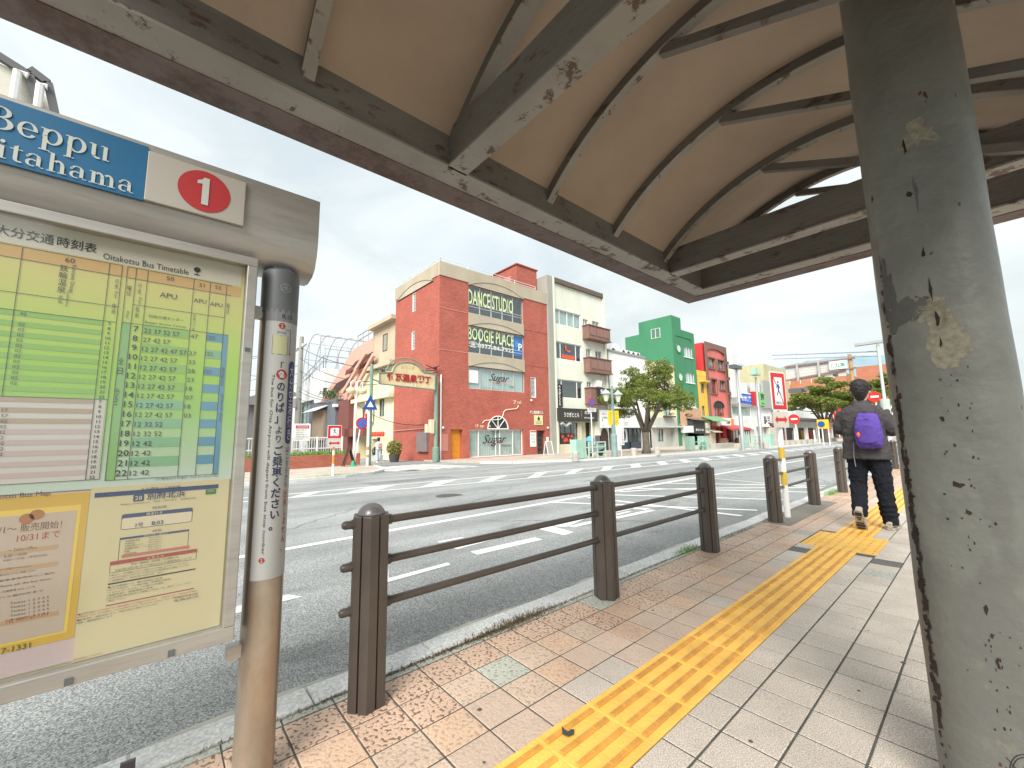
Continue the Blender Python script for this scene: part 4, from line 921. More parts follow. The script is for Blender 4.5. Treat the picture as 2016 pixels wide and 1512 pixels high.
for k, s in enumerate(('●九州横断バス  運行時刻の変更','（ダイヤ改正）「小国の郷」停留所の新設','「くじゅうターミナル」への乗り入れ開始','（運賃改定） 運賃改定の実施','10月1日以降の運行時刻および運賃につきましては、弊社ホームページより','ご確認ください。')): txt(s, FP, y0b, zn1-.073-k*.0075, .0052, ink, no, d=.005, w=(y1b-y0b)*(.6,.7,.62,.5,.95,.2)[k])
FP.box(MB(), y0b,y1b,zn1-.122,zn1-.119,.003,.0036).build('rule', nred, no)
for k, (s, m_, w_) in enumerate((('■自然災害のため予約がない場合運休になる場合があります。（予約センター TEL096-354-4845）',nred,.262),('Due to traffic conditions buses may be delayed.',nred,.24),('■気象条件・道路状況により、到着が遅れる場合がございます。',ink,.17),('時刻・運賃検索はこちら',ink,.07))): txt(s, FP, Q(150,1240)[0], zn1-.131-k*.0075, .005, m_, no, d=.005, w=w_)
txt('TEL 096-325-1121', FP, Q(338,1225)[0], zn1-.150, .0065, inkd, no, d=.005, w=.06, off=.01); txt('九州産交バス株式会社', FP, Q(338,1225)[0], zn1-.141, .006, inkd, no, d=.005, w=.06); txt('運行状況はこちらから', FP, Q(148,1265)[0], BZ0+w+.018, .006, nred, no, d=.005, w=.055)
# clear cover
mg = bpy.data.materials.new('clear_cover'); mg.use_nodes = True; t = mg.node_tree; t.nodes.clear(); oo = t.nodes.new('ShaderNodeOutputMaterial'); ms = t.nodes.new('ShaderNodeMixShader'); tr_ = t.nodes.new('ShaderNodeBsdfTransparent'); gl = t.nodes.new('ShaderNodeBsdfGlossy'); gl.inputs['Roughness'].default_value = .12
ms.inputs[0].default_value = .07; t.links.new(tr_.outputs[0], ms.inputs[1]); t.links.new(gl.outputs[0], ms.inputs[2]); t.links.new(ms.outputs[0], oo.inputs['Surface'])
FP.box(MB(), BY0+w,BY1-w,BZ0+w+.012,BZ1-w,.022,.025).build('clear_cover', mg, bs)
# printed sleeve on the pole
zl0, zl1 = hx(540,1138,PX+PR).z, 1.63
RS = PR+.0012
def FC(a, b, d=0):      # a: arc length from the direction facing us (+x)
    th = a/RS; rr = RS+d; return Vector((PX+rr*math.cos(th), PY+rr*math.sin(th), b))
a_l, a_r = -RS*R(52), RS*R(92); q = MB(); n = 24
q.loft([[FC(a_l+(a_r-a_l)*k/n, z) for k in range(n+1)]+[FC(a_l+(a_r-a_l)*k/n, z, -.001) for k in range(n,-1,-1)] for z in (zl0, zl1)])
sv = q.build('printed_sleeve', flat('sleeve_white', srgb(178,180,178), .5), pole)
navy2 = flat('sleeve_navy', srgb(46,56,88), .6); sred = flat('sleeve_red', srgb(168,60,54), .6); sgrey = flat('sleeve_grey', srgb(128,130,134), .6); sw_ = flat('sleeve_text_white', srgb(206,208,208), .6)
def csheet(a0, a1, z0, z1, m, name, d=.0008, n=8):
    q = MB()
    for k in range(n): q.face([FC(a0+(a1-a0)*k/n,z0,d),FC(a0+(a1-a0)*(k+1)/n,z0,d),FC(a0+(a1-a0)*(k+1)/n,z1,d),FC(a0+(a1-a0)*k/n,z1,d)])
    return q.build(name, m, sv)
csheet(a_l,a_r,zl1-.045,zl1,sgrey,'sleeve_header'); txt('R10', FC, .018, zl1-.034, .018, navy2, sv, d=.0012, center=True)
csheet(-.027,.022,zl1-.17,zl1-.10,flat('map_cream', srgb(186,188,150), .6),'map_box'); 
for e_ in ((-.028,.023,zl1-.1015,zl1-.1),(-.028,.023,zl1-.171,zl1-.1695),(-.028,-.027,zl1-.17,zl1-.1),(.022,.023,zl1-.17,zl1-.1),(.032,.0335,zl1-.16,zl1-.075),(.012,.0335,zl1-.076,zl1-.0745)): csheet(*e_,navy2,'map_line',.0011,2)
def cdisc(a, z, r, m, name, d=.0012):
    return MB().face([FC(a+r*math.cos(k*.393), z+r*math.sin(k*.393), d) for k in range(16)]).build(name, m, sv)
cdisc(0,zl1-.062,.011,sred,'red_dot'); txt('2', FC, 0, zl1-.068, .012, sw_, sv, d=.0018, center=True); txt('のりば', FC, 0, zl1-.092, .009, navy2, sv, d=.0012, center=True); cdisc(.033,zl1-.165,.004,sred,'red_dot')
L_ = zl1-zl0; zt_ = zl1-.20
txt('「', FC, .008, zt_-.02, .022, navy2, sv, d=.0012, center=True); cdisc(.008,zt_-.045,.0185,sred,'red_dot'); txt('2', FC, .008, zt_-.057, .024, sw_, sv, d=.002, center=True, off=.02)
txt('のりば」', FC, .008, zt_-.225, .15, navy2, sv, d=.0012, center=True, vert=True, w=.030, off=.015)
txt('より', FC, .008, zt_-.295, .060, navy2, sv, d=.0012, center=True, vert=True, w=.020)
txt('ご乗車ください。', FC, .010, zt_-.60, .295, navy2, sv, d=.0012, center=True, vert=True, w=.034, off=.018)
q = MB(); # blue capsule with white characters
cz0, cz1, ca, cw = zt_-.30, zt_+.01, .048, .0155
for k in range(8):
    a0_, a1_ = ca-cw+2*cw*k/8, ca-cw+2*cw*(k+1)/8; e0 = math.sqrt(max(0,cw**2-(a0_-ca)**2)); e1 = math.sqrt(max(0,cw**2-(a1_-ca)**2))
    q.face([FC(a0_,cz0+cw-e0,.0012),FC(a1_,cz0+cw-e1,.0012),FC(a1_,cz1-cw+e1,.0012),FC(a0_,cz1-cw+e0,.0012)])
q.build('blue_capsule', flat('capsule_blue', srgb(62,70,112), .6), sv); txt('大分空港行き', FC, ca, cz0+.016, cz1-cz0-.032, sw_, sv, d=.002, center=True, vert=True, w=.020)
txt('はこちらから', FC, ca, zt_-.455, .145, navy2, sv, d=.0012, center=True, vert=True, w=.015); txt('出発しません。', FC, ca, zt_-.68, .215, sred, sv, d=.0012, center=True, vert=True, w=.020)
txt('The bus for Oita Airport will depart from bus stop number', FC, -.026, zl0+.085, zt_-.045-zl0-.085, ink, sv, d=.0012, w=.0115, rot=-90); cdisc(-.022,zl0+.066,.009,sred,'red_dot'); txt('2', FC, -.022, zl0+.061, .010, sw_, sv, d=.002, center=True)
# round emblem on the dark cap
q = MB(); cz = 1.715; ring = lambda r0, r1: [q.face([FC(.006+r0*math.cos(k*.26), cz+r0*math.sin(k*.26), .0030),FC(.006+r1*math.cos(k*.26), cz+r1*math.sin(k*.26), .0030),FC(.006+r1*math.cos((k+1)*.26), cz+r1*math.sin((k+1)*.26), .0030),FC(.006+r0*math.cos((k+1)*.26), cz+r0*math.sin((k+1)*.26), .0030)]) for k in range(24)]
ring(.0165,.0185)
for k in range(3):
    a_ = 1.57+k*2.094; cx_, cz_ = .0075*math.cos(a_), .0075*math.sin(a_)
    for j in range(12): q.face([FC(.006+cx_+.0045*math.cos(j*.524), cz+cz_+.0045*math.sin(j*.524), .0030),FC(.006+cx_+.0065*math.cos(j*.524), cz+cz_+.0065*math.sin(j*.524), .0030),FC(.006+cx_+.0065*math.cos((j+1)*.524), cz+cz_+.0065*math.sin((j+1)*.524), .0030),FC(.006+cx_+.0045*math.cos((j+1)*.524), cz+cz_+.0045*math.sin((j+1)*.524), .0030)])
q.build('emblem', flat('emblem_grey', srgb(150,156,158), .5), pole)

srgb = _srgb
# ================================================================== BUILDINGS
def brickwork(name, c, c2, mortar, bw=.22, bh=.07, ax='yz'):
    m = mat(name, c, rough=.8, var=.10, vs=.5, dirt=.25, dcol=tuple(v*.6 for v in c), ds=.7)
    t = m.node_tree; b = t.nodes['Principled BSDF']; old = b.inputs['Base Color'].links[0].from_socket; g = t.nodes.new('ShaderNodeNewGeometry')
    sx = t.nodes.new('ShaderNodeSeparateXYZ'); t.links.new(g.outputs['Position'], sx.inputs[0]); ad = t.nodes.new('ShaderNodeMath'); t.links.new(sx.outputs[0], ad.inputs[0]); t.links.new(sx.outputs[1], ad.inputs[1])
    cb = t.nodes.new('ShaderNodeCombineXYZ'); t.links.new(ad.outputs[0], cb.inputs[0]); t.links.new(sx.outputs[2], cb.inputs[1])
    br = t.nodes.new('ShaderNodeTexBrick'); br.inputs['Scale'].default_value = 1; br.inputs['Brick Width'].default_value = bw; br.inputs['Row Height'].default_value = bh; br.inputs['Mortar Size'].default_value = .006
    br.inputs['Color1'].default_value = (1,1,1,1); br.inputs['Color2'].default_value = tuple(c2)+(1,); br.inputs['Mortar'].default_value = tuple(mortar)+(1,)
    t.links.new(cb.outputs[0], br.inputs['Vector']); mm = t.nodes.new('ShaderNodeMix'); mm.data_type = 'RGBA'; mm.blend_type = 'MULTIPLY'; mm.inputs[0].default_value = 1
    t.links.new(old, mm.inputs[6]); t.links.new(br.outputs['Color'], mm.inputs[7]); t.links.new(mm.outputs[2], b.inputs['Base Color']); return m
m_red = brickwork('red_brick', (.42,.115,.085), (.74,.66,.64), (1.0,1.3,1.3))
def render_(name, c, dirt=.35, **k): return mat(name, c, rough=.85, var=.08, vs=.8, bump=.3, bs=12, dirt=dirt, dcol=tuple(v*.62 for v in c), ds=.5, dlo=.5, dhi=.8, stretch=(1,1,.35), **k)
m_conc = render_('exposed_concrete_band', (.42,.37,.28), .4); m_concg = render_('grey_concrete', (.33,.33,.29), .6)
m_frame = flat('window_frame', (.55,.56,.55), .4, .3); m_framew = flat('white_frame', (.75,.76,.74), .5); m_framed = flat('dark_frame', (.06,.055,.05), .5)
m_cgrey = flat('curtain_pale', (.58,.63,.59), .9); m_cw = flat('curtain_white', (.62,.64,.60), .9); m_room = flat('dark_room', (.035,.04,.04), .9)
def glassm(name, mixf, tint=(.9,.95,.95)):
    m = bpy.data.materials.new(name); m.use_nodes = True; t = m.node_tree; t.nodes.clear(); o = t.nodes.new('ShaderNodeOutputMaterial'); s = t.nodes.new('ShaderNodeMixShader')
    a = t.nodes.new('ShaderNodeBsdfTransparent'); a.inputs[0].default_value = tint+(1,); g = t.nodes.new('ShaderNodeBsdfGlossy'); g.inputs['Roughness'].default_value = .04
    s.inputs[0].default_value = mixf; t.links.new(a.outputs[0], s.inputs[1]); t.links.new(g.outputs[0], s.inputs[2]); t.links.new(s.outputs[0], o.inputs['Surface']); return m
m_glass = glassm('window_glass', .13)
_curt = {}
def curtain(F, a0, a1, b0, b1, m, parent, d, amp=.025, name='curtain'):
    n = max(6, int((a1-a0)/.05)); q = MB(); P = [(a0+(a1-a0)*i/n, d+amp*math.sin(i*1.9)*(.7+.3*math.sin(i*.37))) for i in range(n+1)]
    for i in range(n): q.face([F(P[i][0],b0,P[i][1]),F(P[i+1][0],b0,P[i+1][1]),F(P[i+1][0],b1,P[i+1][1]),F(P[i][0],b1,P[i][1])])
    return q.build(name, m, parent)
def window(F, a0, a1, b0, b1, parent, n=2, mf=None, back=None, inset=.12, w=.045, rails=(), gap=None, d=0, splits=None, name='window'):
    """frame with n lights, a pane per light, something behind the glass"""
    mf = mf or m_frame; q = MB(); D0, D1 = d-inset-.03, d-inset+.03; e = .004
    F.box(q, a0+e, a1-e, b0+e, b0+w, D0, D1); F.box(q, a0+e, a1-e, b1-w, b1-e, D0, D1)
    xs_ = splits or [a0+(a1-a0)*i/n for i in range(n+1)]
    for i, x in enumerate(xs_):
        x0 = x-w/2 if 0 < i < len(xs_)-1 else (x+e if i == 0 else x-w); F.box(q, x0, x0+w, b0+w, b1-w, D0, D1)
    for z in rails: F.box(q, a0+w, a1-w, z-.02, z+.02, D0+.031, D1+.01)
    fo = q.build(name, mf, parent)
    for i in range(len(xs_)-1):
        F.box(MB(), xs_[i]+w/2, xs_[i+1]-w/2, b0+w, b1-w, d-inset-.008, d-inset).build('pane', m_glass, fo)
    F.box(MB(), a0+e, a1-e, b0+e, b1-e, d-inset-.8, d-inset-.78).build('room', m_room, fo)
    if back is not None: curtain(F, a0+.05, a1-.05, b0+.03, b1-.03, back, fo, d-inset-.1)
    return fo
def body(F, a0, a1, b0, b1, d0, d1, name, m, parent): return F.box(MB(), a0, a1, b0, b1, d0, d1).build(name, m, parent)
BZ = -1.2       # walls go down into the ground
# ---------- 1. red brick corner building
rb = thing('brick_building', (-24.2, 19.7, -.45), 'four storey red brick corner building with concrete bands and dance studio windows', 'building')
A0, A1 = 14.3, 25.05; H1 = 13.5
W0, W1 = 16.75, 22.27
holes = [(W0,W1,10.2,12.36),(W0,W1,7.2,9.25),(W0,W1,4.55,6.2),(16.85,22.05,-.42,1.60),(15.25,16.25,-.42,1.6),(23.55,24.5,-.6,1.5),(22.95,23.55,4.2,5.9)]
wall(FX, A0, A1, BZ, 12.5, holes, 'brick_wall', m_red, rb, depth=.35)
bk = MB().box(-31.3,-24.75,A0+.32,A1,BZ,H1-.3); bk.build('core', m_room, rb)
wall(FY, -31.25, -24.2, BZ, 12.5, [(-28.3,-27.75,10.75,12.25),(-28.35,-27.8,7.75,9.2)], 'side_wall', m_red, rb, depth=.2)
def louver(F, a0, a1, b0, b1, parent, n=12):
    q = MB(); F.box(q,a0,a0+.05,b0,b1,-.14,-.02); F.box(q,a1-.05,a1,b0,b1,-.14,-.02); F.box(q,a0+.05,a1-.05,b1-.05,b1,-.14,-.02); F.box(q,a0+.05,a1-.05,b0,b0+.05,-.14,-.02)
    o = q.build('window', m_framew, parent); body(F,a0,a1,b0,b1,-.2,-.16,'pane',m_framed,o)
    s = MB()
    for k in range(n): z = b0+.08+(b1-b0-.16)*k/(n-1); F.box(s,a0+.05,a1-.05,z-.02,z+.02,-.12,-.08)
    s.build('louvre', m_framew, o, kind='stuff')
for (a,b,c_,d_) in ((-28.3,-27.75,10.75,12.25),(-28.35,-27.8,7.75,9.2)): louver(FY,a,b,c_,d_,rb)
louver(FX,22.95,23.55,4.2,5.9,rb,16)
# concrete parapet, with the segmental panels
FX.box(MB(), A0-.02, A1, 12.5, H1, -.30, .06).build('parapet', m_conc, rb); FY.box(MB(), -31.3,-24.51, 12.5, H1, -.30, .06).build('parapet', m_conc, rb)
for z0, z1 in ((12.36,12.52),(9.25,10.2),(6.2,7.2)):
    body(FX,W0,W1,z0,z1,.002,.05,'concrete_spandrel',m_conc,rb)
def arc_strip(F, a0, a1, b, rise, th, d0, d1, m, name, parent, n=20, fill=None):
    q = MB(); L_ = (a1-a0)/2; r = (L_*L_+rise*rise)/(2*rise); c = (a0+a1)/2; zc = b+rise-r; t = math.asin(min(1,L_/r)); ri = []
    for i in range(n+1):
        th_ = -t+2*t*i/n; o = (c+(r+th/2)*math.sin(th_), zc+(r+th/2)*math.cos(th_)); p = (c+(r-th/2)*math.sin(th_), zc+(r-th/2)*math.cos(th_))
        ri.append([F(*p,d0),F(*o,d0),F(*o,d1),F(*p,d1)])
    o_ = q.loft(ri).build(name, m, parent)
    if fill:
        pts = [F(a0,b,d0+.004)]+[F(c+(r-th/2)*math.sin(-t+2*t*i/n), zc+(r-th/2)*math.cos(-t+2*t*i/n), d0+.004) for i in range(n+1)]+[F(a1,b,d0+.004)]
        MB().face(pts[::-1]).build('arch_panel', fill, parent)
    return o_
m_concl = render_('light_render', (.44,.40,.32), .3)
for z, rs in ((12.38,.62),(9.27,.5),(6.22,.5)): arc_strip(FX, W0+.05, W1-.05, z, rs, .07, .05, .10, m_conc, 'arch_moulding', rb, fill=m_concl)
for z in (12.42,):
    arc_strip(FY, -30.9, -25.0, z-.1, .62, .07, .06, .11, m_conc, 'arch_moulding', rb, fill=m_concl)
for z in (10.15,7.15): body(FX, A0, W0, z-.03, z+.03, 0, .02, 'string_course', render_('brick_band',(.52,.22,.17)), rb); body(FX, W1, A1, z-.33, z-.27, 0, .02, 'string_course', m_red, rb)
w1 = window(FX,W0,W1,10.2,12.36,rb,n=5,rails=(10.95,10.75),w=.06); w2 = window(FX,W0,W1,7.2,9.25,rb,n=5,rails=(7.75,7.95),w=.06); w3 = window(FX,W0,W1,4.55,6.2,rb,n=5,back=m_cgrey,w=.06)
m_lime = flat('window_letter_green', srgb(205,222,170), .5); m_lw = flat('window_letter_white', srgb(225,228,222), .5); m_lb = flat('logo_blue', srgb(60,110,170), .5)
txt('DANCE STUDIO', FX, W0+.03, 10.9, 1.18, m_lime, w1, d=-.085, w=4.45, off=.015); txt('BOOGIE PLACE', FX, W0+.03, 8.2, .98, m_lime, w2, d=-.085, w=4.45, off=.015); txt('☎0977-84-7922', FX, W0+.08, 7.62, .48, m_lw, w2, d=-.085, w=4.4, off=.015)
FX.box(MB(), W1-1.05,W1-.12,7.5,9.1,-.11,-.10).build('logo_panel', m_lb, w2); txt('B', FX, W1-.86, 8.25, .5, flat('logo_pale',srgb(90,150,215),.5), w2, d=-.09, off=.02); txt('P', FX, W1-.55, 7.95, .62, m_lw, w2, d=-.08, off=.02)
FX.box(MB(), W0+.08,W0+.95,5.0,5.95,-.11,-.10).build('pale_poster', m_lw, w3)
txt('Sugar', FX, 18.7, 5.1, .75, m_ink, w3, d=-.08, w=2.0, italic=.5); txt('NAIL', FX, 20.75, 4.86, .16, m_ink, w3, d=-.08, w=.45); FX.box(MB(), 19.0,21.0,5.18,5.22,-.085,-.08).build('pink_line', flat('pink',srgb(220,150,140),.5), w3)
# route sign on brick
q = MB().tube([FX(17.95,1.9+.15,.06),FX(18.1,2.22,.06),FX(18.3,2.27,.06),FX(19.6,2.35,.06),FX(19.85,2.55,.06),FX(20.0,2.95,.06),FX(20.2,3.1,.06),FX(21.3,3.22,.06),FX(21.45,3.35,.06),FX(21.48,3.5,.06)], .03, 8)
q.build('route_line', flat('cream_metal', srgb(235,225,205), .5), rb); m_crl = flat('cream_letters', srgb(235,222,200), .5)
txt('1F eyelash', FX, 17.35, 1.68, .30, m_crl, rb, d=.04, w=1.35); txt('2F nail', FX, 21.0, 3.62, .27, m_crl, rb, d=.04, w=.8); txt('村上喜進堂ビル', FX, 22.75, 2.85, .27, m_lw, rb, d=.04, w=1.55, off=.02)
pl = FX.box(MB(), 23.25,24.2,1.95,2.75,.003,.05).build('name_plate', flat('plate_cream', srgb(222,212,160), .5), rb); txt('♣', FX, 23.72, 2.32, .33, flat('plate_green',srgb(40,70,50),.5), pl, d=.06, center=True); txt('DANCE STUDIO\nBOOGIE PLACE', FX, 23.72, 2.02, .24, m_ink, pl, d=.06, center=True, w=.7)
# ground floor glazing and fanlight
eg = window(FX,16.85,22.05,-.42,1.60,rb,splits=[16.85,17.75,20.05-.7,19.75,21.05,22.05],w=.08,mf=m_framew,back=m_cgrey,inset=.2)
txt('Sugar', FX, 18.1, .35, .85, m_ink, eg, d=-.15, w=2.3, italic=.5); txt('EYELASH', FX, 20.0, .28, .17, m_ink, eg, d=-.15, w=.85)
FX.box(MB(), 18.7,20.6,.52,.56,-.16,-.155).build('pink_line', flat('pink2',srgb(225,160,150),.5), eg)
ac, ar = 19.42, 1.02; q = MB(); pts = [FX(ac+ar*math.cos(math.pi*k/20), 1.62+ar*math.sin(math.pi*k/20), .012) for k in range(21)]; q.face(pts)
fl = q.build('fanlight', m_room, rb); q = MB()
for k in range(20):
    a, b = math.pi*k/20, math.pi*(k+1)/20
    q.ext([FX(ac+r_*math.cos(x), 1.62+r_*math.sin(x), .015) for r_, x in ((ar,a),(ar,b),(ar-.08,b),(ar-.08,a))], (.05,0,0))
for an in (48,90,132): q.bar(FX(ac,1.64,.04),FX(ac+ar*.95*math.cos(R(an)),1.62+ar*.95*math.sin(R(an)),.04),.05,.05)
FX.box(q, ac-ar,ac+ar,1.605,1.68,.013,.07); q.build('fanlight_bars', m_framew, fl)
q = MB()
for k in range(20):
    a, b = math.pi*k/20, math.pi*(k+1)/20
    q.ext([FX(ac+r_*math.cos(x), 1.62+r_*math.sin(x), .002) for r_, x in ((ar+.32,a),(ar+.32,b-.006),(ar+.01,b-.006),(ar+.01,a))], (.045,0,0))
q.build('brick_arch', render_('brick_arch_red', (.40,.10,.075)), rb)
body(FX,16.85,22.1,-.6,-.43,-.3,.35,'threshold',render_('red_step',(.40,.13,.10)),rb)
q = MB()
for k in range(24): FX.box(q,15.27,16.23,-.42+.083*k,-.42+.083*k+.07,-.3,-.27)
q.build('roller_shutter', mat('shutter_orange', (.70,.28,.03), rough=.45, var=.1), rb, kind='stuff'); body(FX,15.25,16.25,-.42,1.6,-.34,-.31,'shutter_back',flat('shutter_dark',(.4,.14,.02)),rb)
body(FX,14.45,15.05,.15,1.3,.003,.03,'wall_panel',render_('panel_red',(.48,.19,.16)),rb)
e1 = body(FX,23.58,24.45,-.6,1.45,-.34,-.28,'door',flat('door_dark',(.07,.06,.055),.4),rb); 
q = MB()
for k in range(4): FX.box(q,23.72,24.3,-.2+.38*k,.05+.38*k,-.279,-.27)
q.build('door_panes', m_room, e1)
nb = body(FX,22.75,23.4,.2,1.5,.003,.04,'notice_board',m_lw,rb); txt('3F ダンス\n2F ネイル\n1F まつげ', FX, 23.08, .45, .8, m_lb, nb, d=.05, center=True, w=.45); body(FX,22.75,23.4,1.35,1.45,.041,.045,'notice_head',m_signred,nb)
body(FX,24.6,24.85,.5,.95,.003,.05,'small_sign',m_lw,rb)
body(FY,-26.9,-25.45,.1,1.45,.003,.22,'meter_box',mat('meter_grey',(.22,.18,.18),rough=.5),rb)
MB().tube([FX(14.42,-.5,.08),FX(14.42,5.35,.08)],.05,8).build('downpipe', m_framew, rb); MB().tube([(-30.9,14.22,1.62),(-24.8,14.22,1.75)],.03,6).build('conduit', render_('conduit',(.5,.3,.26)), rb)
for a, b in ((22.9,3.95),(14.6,1.72),(24.75,1.72)): MB().lathe(FX(a,b,0),[(.05,0),(.09,.05),(.09,.12),(.01,.17)],10,(1,0,0)).build('wall_lamp', m_framew, rb, smooth=True)
# roof rail and stair tower
q = MB()
def railing(q, pts, h, n, r=.022):
    pts = [Vector(p) for p in pts]
    for i in range(len(pts)-1):
        a, b = pts[i], pts[i+1]; k = max(1,int((b-a).length/n))
        for zz in (h, h*.55): q.tube([a+Vector((0,0,zz)), b+Vector((0,0,zz))], r, 6)
        for j in range(k+1): p = a+(b-a)*j/k; q.tube([p, p+Vector((0,0,h))], r, 6)
railing(q, [(-30.8,14.55,H1),(-24.5,14.55,H1),(-24.5,24.0,H1)], .45, 2.0); q.build('roof_rail', m_framew, rb)
ph = MB().box(-30.8,-25.3,22.6,25.0,H1-.3,15.9).build('stair_tower', m_red, rb); MB().box(-30.9,-25.2,22.5,25.1,15.9,16.0).build('coping', m_red, ph)
MB().box(-26.9,-26.1,22.56,22.6,13.9,15.1).build('tower_door', render_('pink_door',(.52,.26,.21)), ph)
# ---------- 2. cream rough-cast building with brown balconies
m_cream = render_('rough_cream', (.70,.72,.62), .45); m_bal = mat('brown_balcony', (.22,.12,.10), rough=.6, var=.12, vs=2, dirt=.3, dcol=(.12,.07,.06))
wb = thing('cream_building', (-24.2, 29.6, -.5), 'tall cream rough-cast building with three brown balconies and a black shop fascia', 'building')
A0, A1 = 25.75, 33.3; H2 = 15.2
wins = [(25.92,29.65,10.98,12.38),(25.92,29.65,7.82,9.4),(25.92,29.65,4.35,6.0)]
sm = [(30.0,30.75,11.45,12.1),(31.4,32.5,11.3,12.15),(30.3,31.05,8.4,9.25),(31.7,32.75,7.6,9.2),(30.2,30.95,5.4,6.05),(31.7,32.7,5.3,6.0)]
wall(FX, A0, A1, 3.45, H2-.45, wins+sm, 'front_wall', m_cream, wb, depth=.3)
MB().box(-32,-24.75,A0+.05,A1-.01,BZ,H2-.3).build('core', m_room, wb)
MB().box(-33,-24.05,25.07,25.74,BZ,H2).build('party_wall', m_concg, wb)
body(FX,25.74,25.95,-.9,H2,.003,.18,'corner_pier',m_cream,wb); body(FX,33.05,33.35,3.5,H2-.1,-.5,.18,'corner_pier',m_cream,wb)
body(FX,25.96,33.04,H2-.45,H2-.02,-.3,.22,'cornice',mat('cornice_brown',(.13,.10,.085),rough=.8),wb)
backs = [m_cgrey,None,None]
for (a,b,c_,d_), bkk in zip(wins, backs): wv = window(FX,a,b,c_,d_,wb,splits=[a,a+.85,a+1.9,a+2.8,b] if bkk else [a,a+.85,a+2.95,b],back=bkk,mf=m_framew,w=.07)
pz = [o for o in wb.children if o.name.startswith('window')][1]
FX.box(MB(), 26.95,28.7,7.95,8.3,-.1,-.09).build('orange_banner', flat('coral',srgb(215,90,60),.5), pz)
q = MB()
for k in range(9):
    a_ = R(150+k*18); q.lathe(FX(27.9+.45*math.cos(a_), 8.95+.3*math.sin(a_), -.08), [(.09,0),(.05,.03)], 8, (1,0,0))
q.build('garland', flat('coral2',srgb(225,90,60),.5), pz)
txt('OPEN', FX, 27.4, 8.4, .2, m_lb, pz, d=-.08, w=1.0)
for (a,b,c_,d_) in sm: window(FX,a,b,c_,d_,wb,n=2,mf=m_framew,w=.05,back=m_cw if c_ > 11 else None)
for z0, z1 in ((10.05,11.4),(6.85,8.3),(3.9,5.45)):
    q = MB(); FX.box(q,29.85,33.2,z0+.12,z1-.08,.02,.75); o = q.build('balcony', m_bal, wb)
    q = MB(); FX.box(q,29.78,33.28,z1-.08,z1,.02,.82); FX.box(q,29.78,33.28,z0,z0+.12,.02,.82); q.build('balcony_trim', m_bal, o)
    if z0 > 5:
        for i in range(3): rrect(FX, MB(), 30.1+1.0*i, 30.95+1.0*i, z0+.35, z1-.25, .751, .79, .12).build('balcony_panel', mat('balcony_panel_brown',(.25,.145,.12),var=.1), o)
sg = body(FX,30.65,33.25,4.05,5.4,.83,.95,'sign_board',flat('sign_black',(.03,.026,.024),.6),wb); m_sw = flat('sign_letters_white', (.78,.78,.76), .5)
for k, s in enumerate(('鍋じゃぶじゃぶ','サムギョプサル','&居酒屋')): txt(s, FX, 31.0+.35*k, 4.98-.42*k, .32, m_sw, sg, d=.96, w=1.95 if k < 2 else 1.3, off=.02)
vs_ = body(FX,25.98,26.6,3.55,5.5,.02,.16,'vertical_sign',flat('sign_black2',(.025,.02,.02),.6),wb); txt('うさぎととら', FX, 26.25, 3.65, 1.75, m_sw, vs_, d=.17, vert=True, center=True, w=.30, off=.02)
sf = body(FX,25.8,31.2,2.3,3.42,.02,.35,'shop_fascia',flat('fascia_black',(.05,.045,.042),.6),wb); txt('うさぎととら', FX, 26.5, 2.65, .42, m_sw, sf, d=.36, w=2.0, off=.02)
txt('焼肉', FX, 29.3, 2.95, .30, m_sw, sf, d=.36, w=.85, off=.02); txt('0977-25-0380', FX, 29.2, 2.55, .13, m_sw, sf, d=.36, w=1.4, off=.02); txt('ホルモン', FX, 28.85, 2.55, .7, flat('sign_gold',srgb(200,190,120),.5), sf, d=.36, vert=True, center=True, w=.16)
body(FX,31.21,33.3,1.0,3.5,-.25,.02,'upper_panel',m_cream,wb)
ws = body(FX,31.4,33.15,1.72,3.4,.4,.46,'white_banner',flat('banner_white',(.72,.74,.73),.7),wb); txt('うさぎととら', FX, 32.3, 2.55, .24, m_ink, ws, d=.47, center=True, w=1.1, off=.02); txt('焼肉ホルモン・鉄板', FX, 32.3, 2.95, .14, m_ink, ws, d=.47, center=True, w=1.2); txt('いざ', FX, 31.6, 1.85, .14, m_ink, ws, d=.47)
MB().lathe(FX(31.75,2.45,.465),[(.07,0),(.05,.03)],8,(1,0,0)).build('emblem', m_ink, ws)
shopm = render_('shop_cream', (.60,.56,.42), .2)
wall(FX,25.95,31.2,-1,2.3,[(26.3,28.75,.3,2.2),(29.3,30.9,-.55,2.25)],'shop_wall',shopm,wb,depth=.4,d=-.05)
sw = window(FX,26.3,28.75,.3,2.2,wb,n=3,mf=m_framed,rails=(1.2,),d=-.05)
FX.box(MB(), 26.4,28.0,.15,1.25,-.08,-.06).build('menu_poster', flat('menu_black',(.04,.03,.03),.6), sw); q = MB(); g = random.Random(2)
for k in range(9): q.lathe(FX(26.6+.18*k*.9+g.uniform(-.05,.05), g.uniform(.4,1.05), -.055),[(g.uniform(.09,.19),0),(.05,.02)],10,(1,0,0))
q.build('menu_dish', flat('dish_red',srgb(200,80,60),.5), sw)
body(FX,29.3,30.9,-.55,2.25,-.9,-.46,'door_recess',shopm,wb); body(FX,30.35,31.15,-.9,2.3,-.7,-.46,'pier',m_room,wb)
q = MB().tube([FX(26.1+.12*k,1.98+.12*math.sin(k*.8),.3) for k in range(12)],.1,8); q.build('fascia_ornament', flat('ornament_grey',(.35,.4,.42),.5), sf)
q = MB(); [q.ext([FX(31.9+1.15*math.cos(math.pi*k/12)*.5+.65, .9+.8*math.sin(math.pi*k/12),.02) for k in range(13)]+[FX(31.97,-.9,.02),FX(33.13,-.9,.02)][::1], (.03,0,0))]
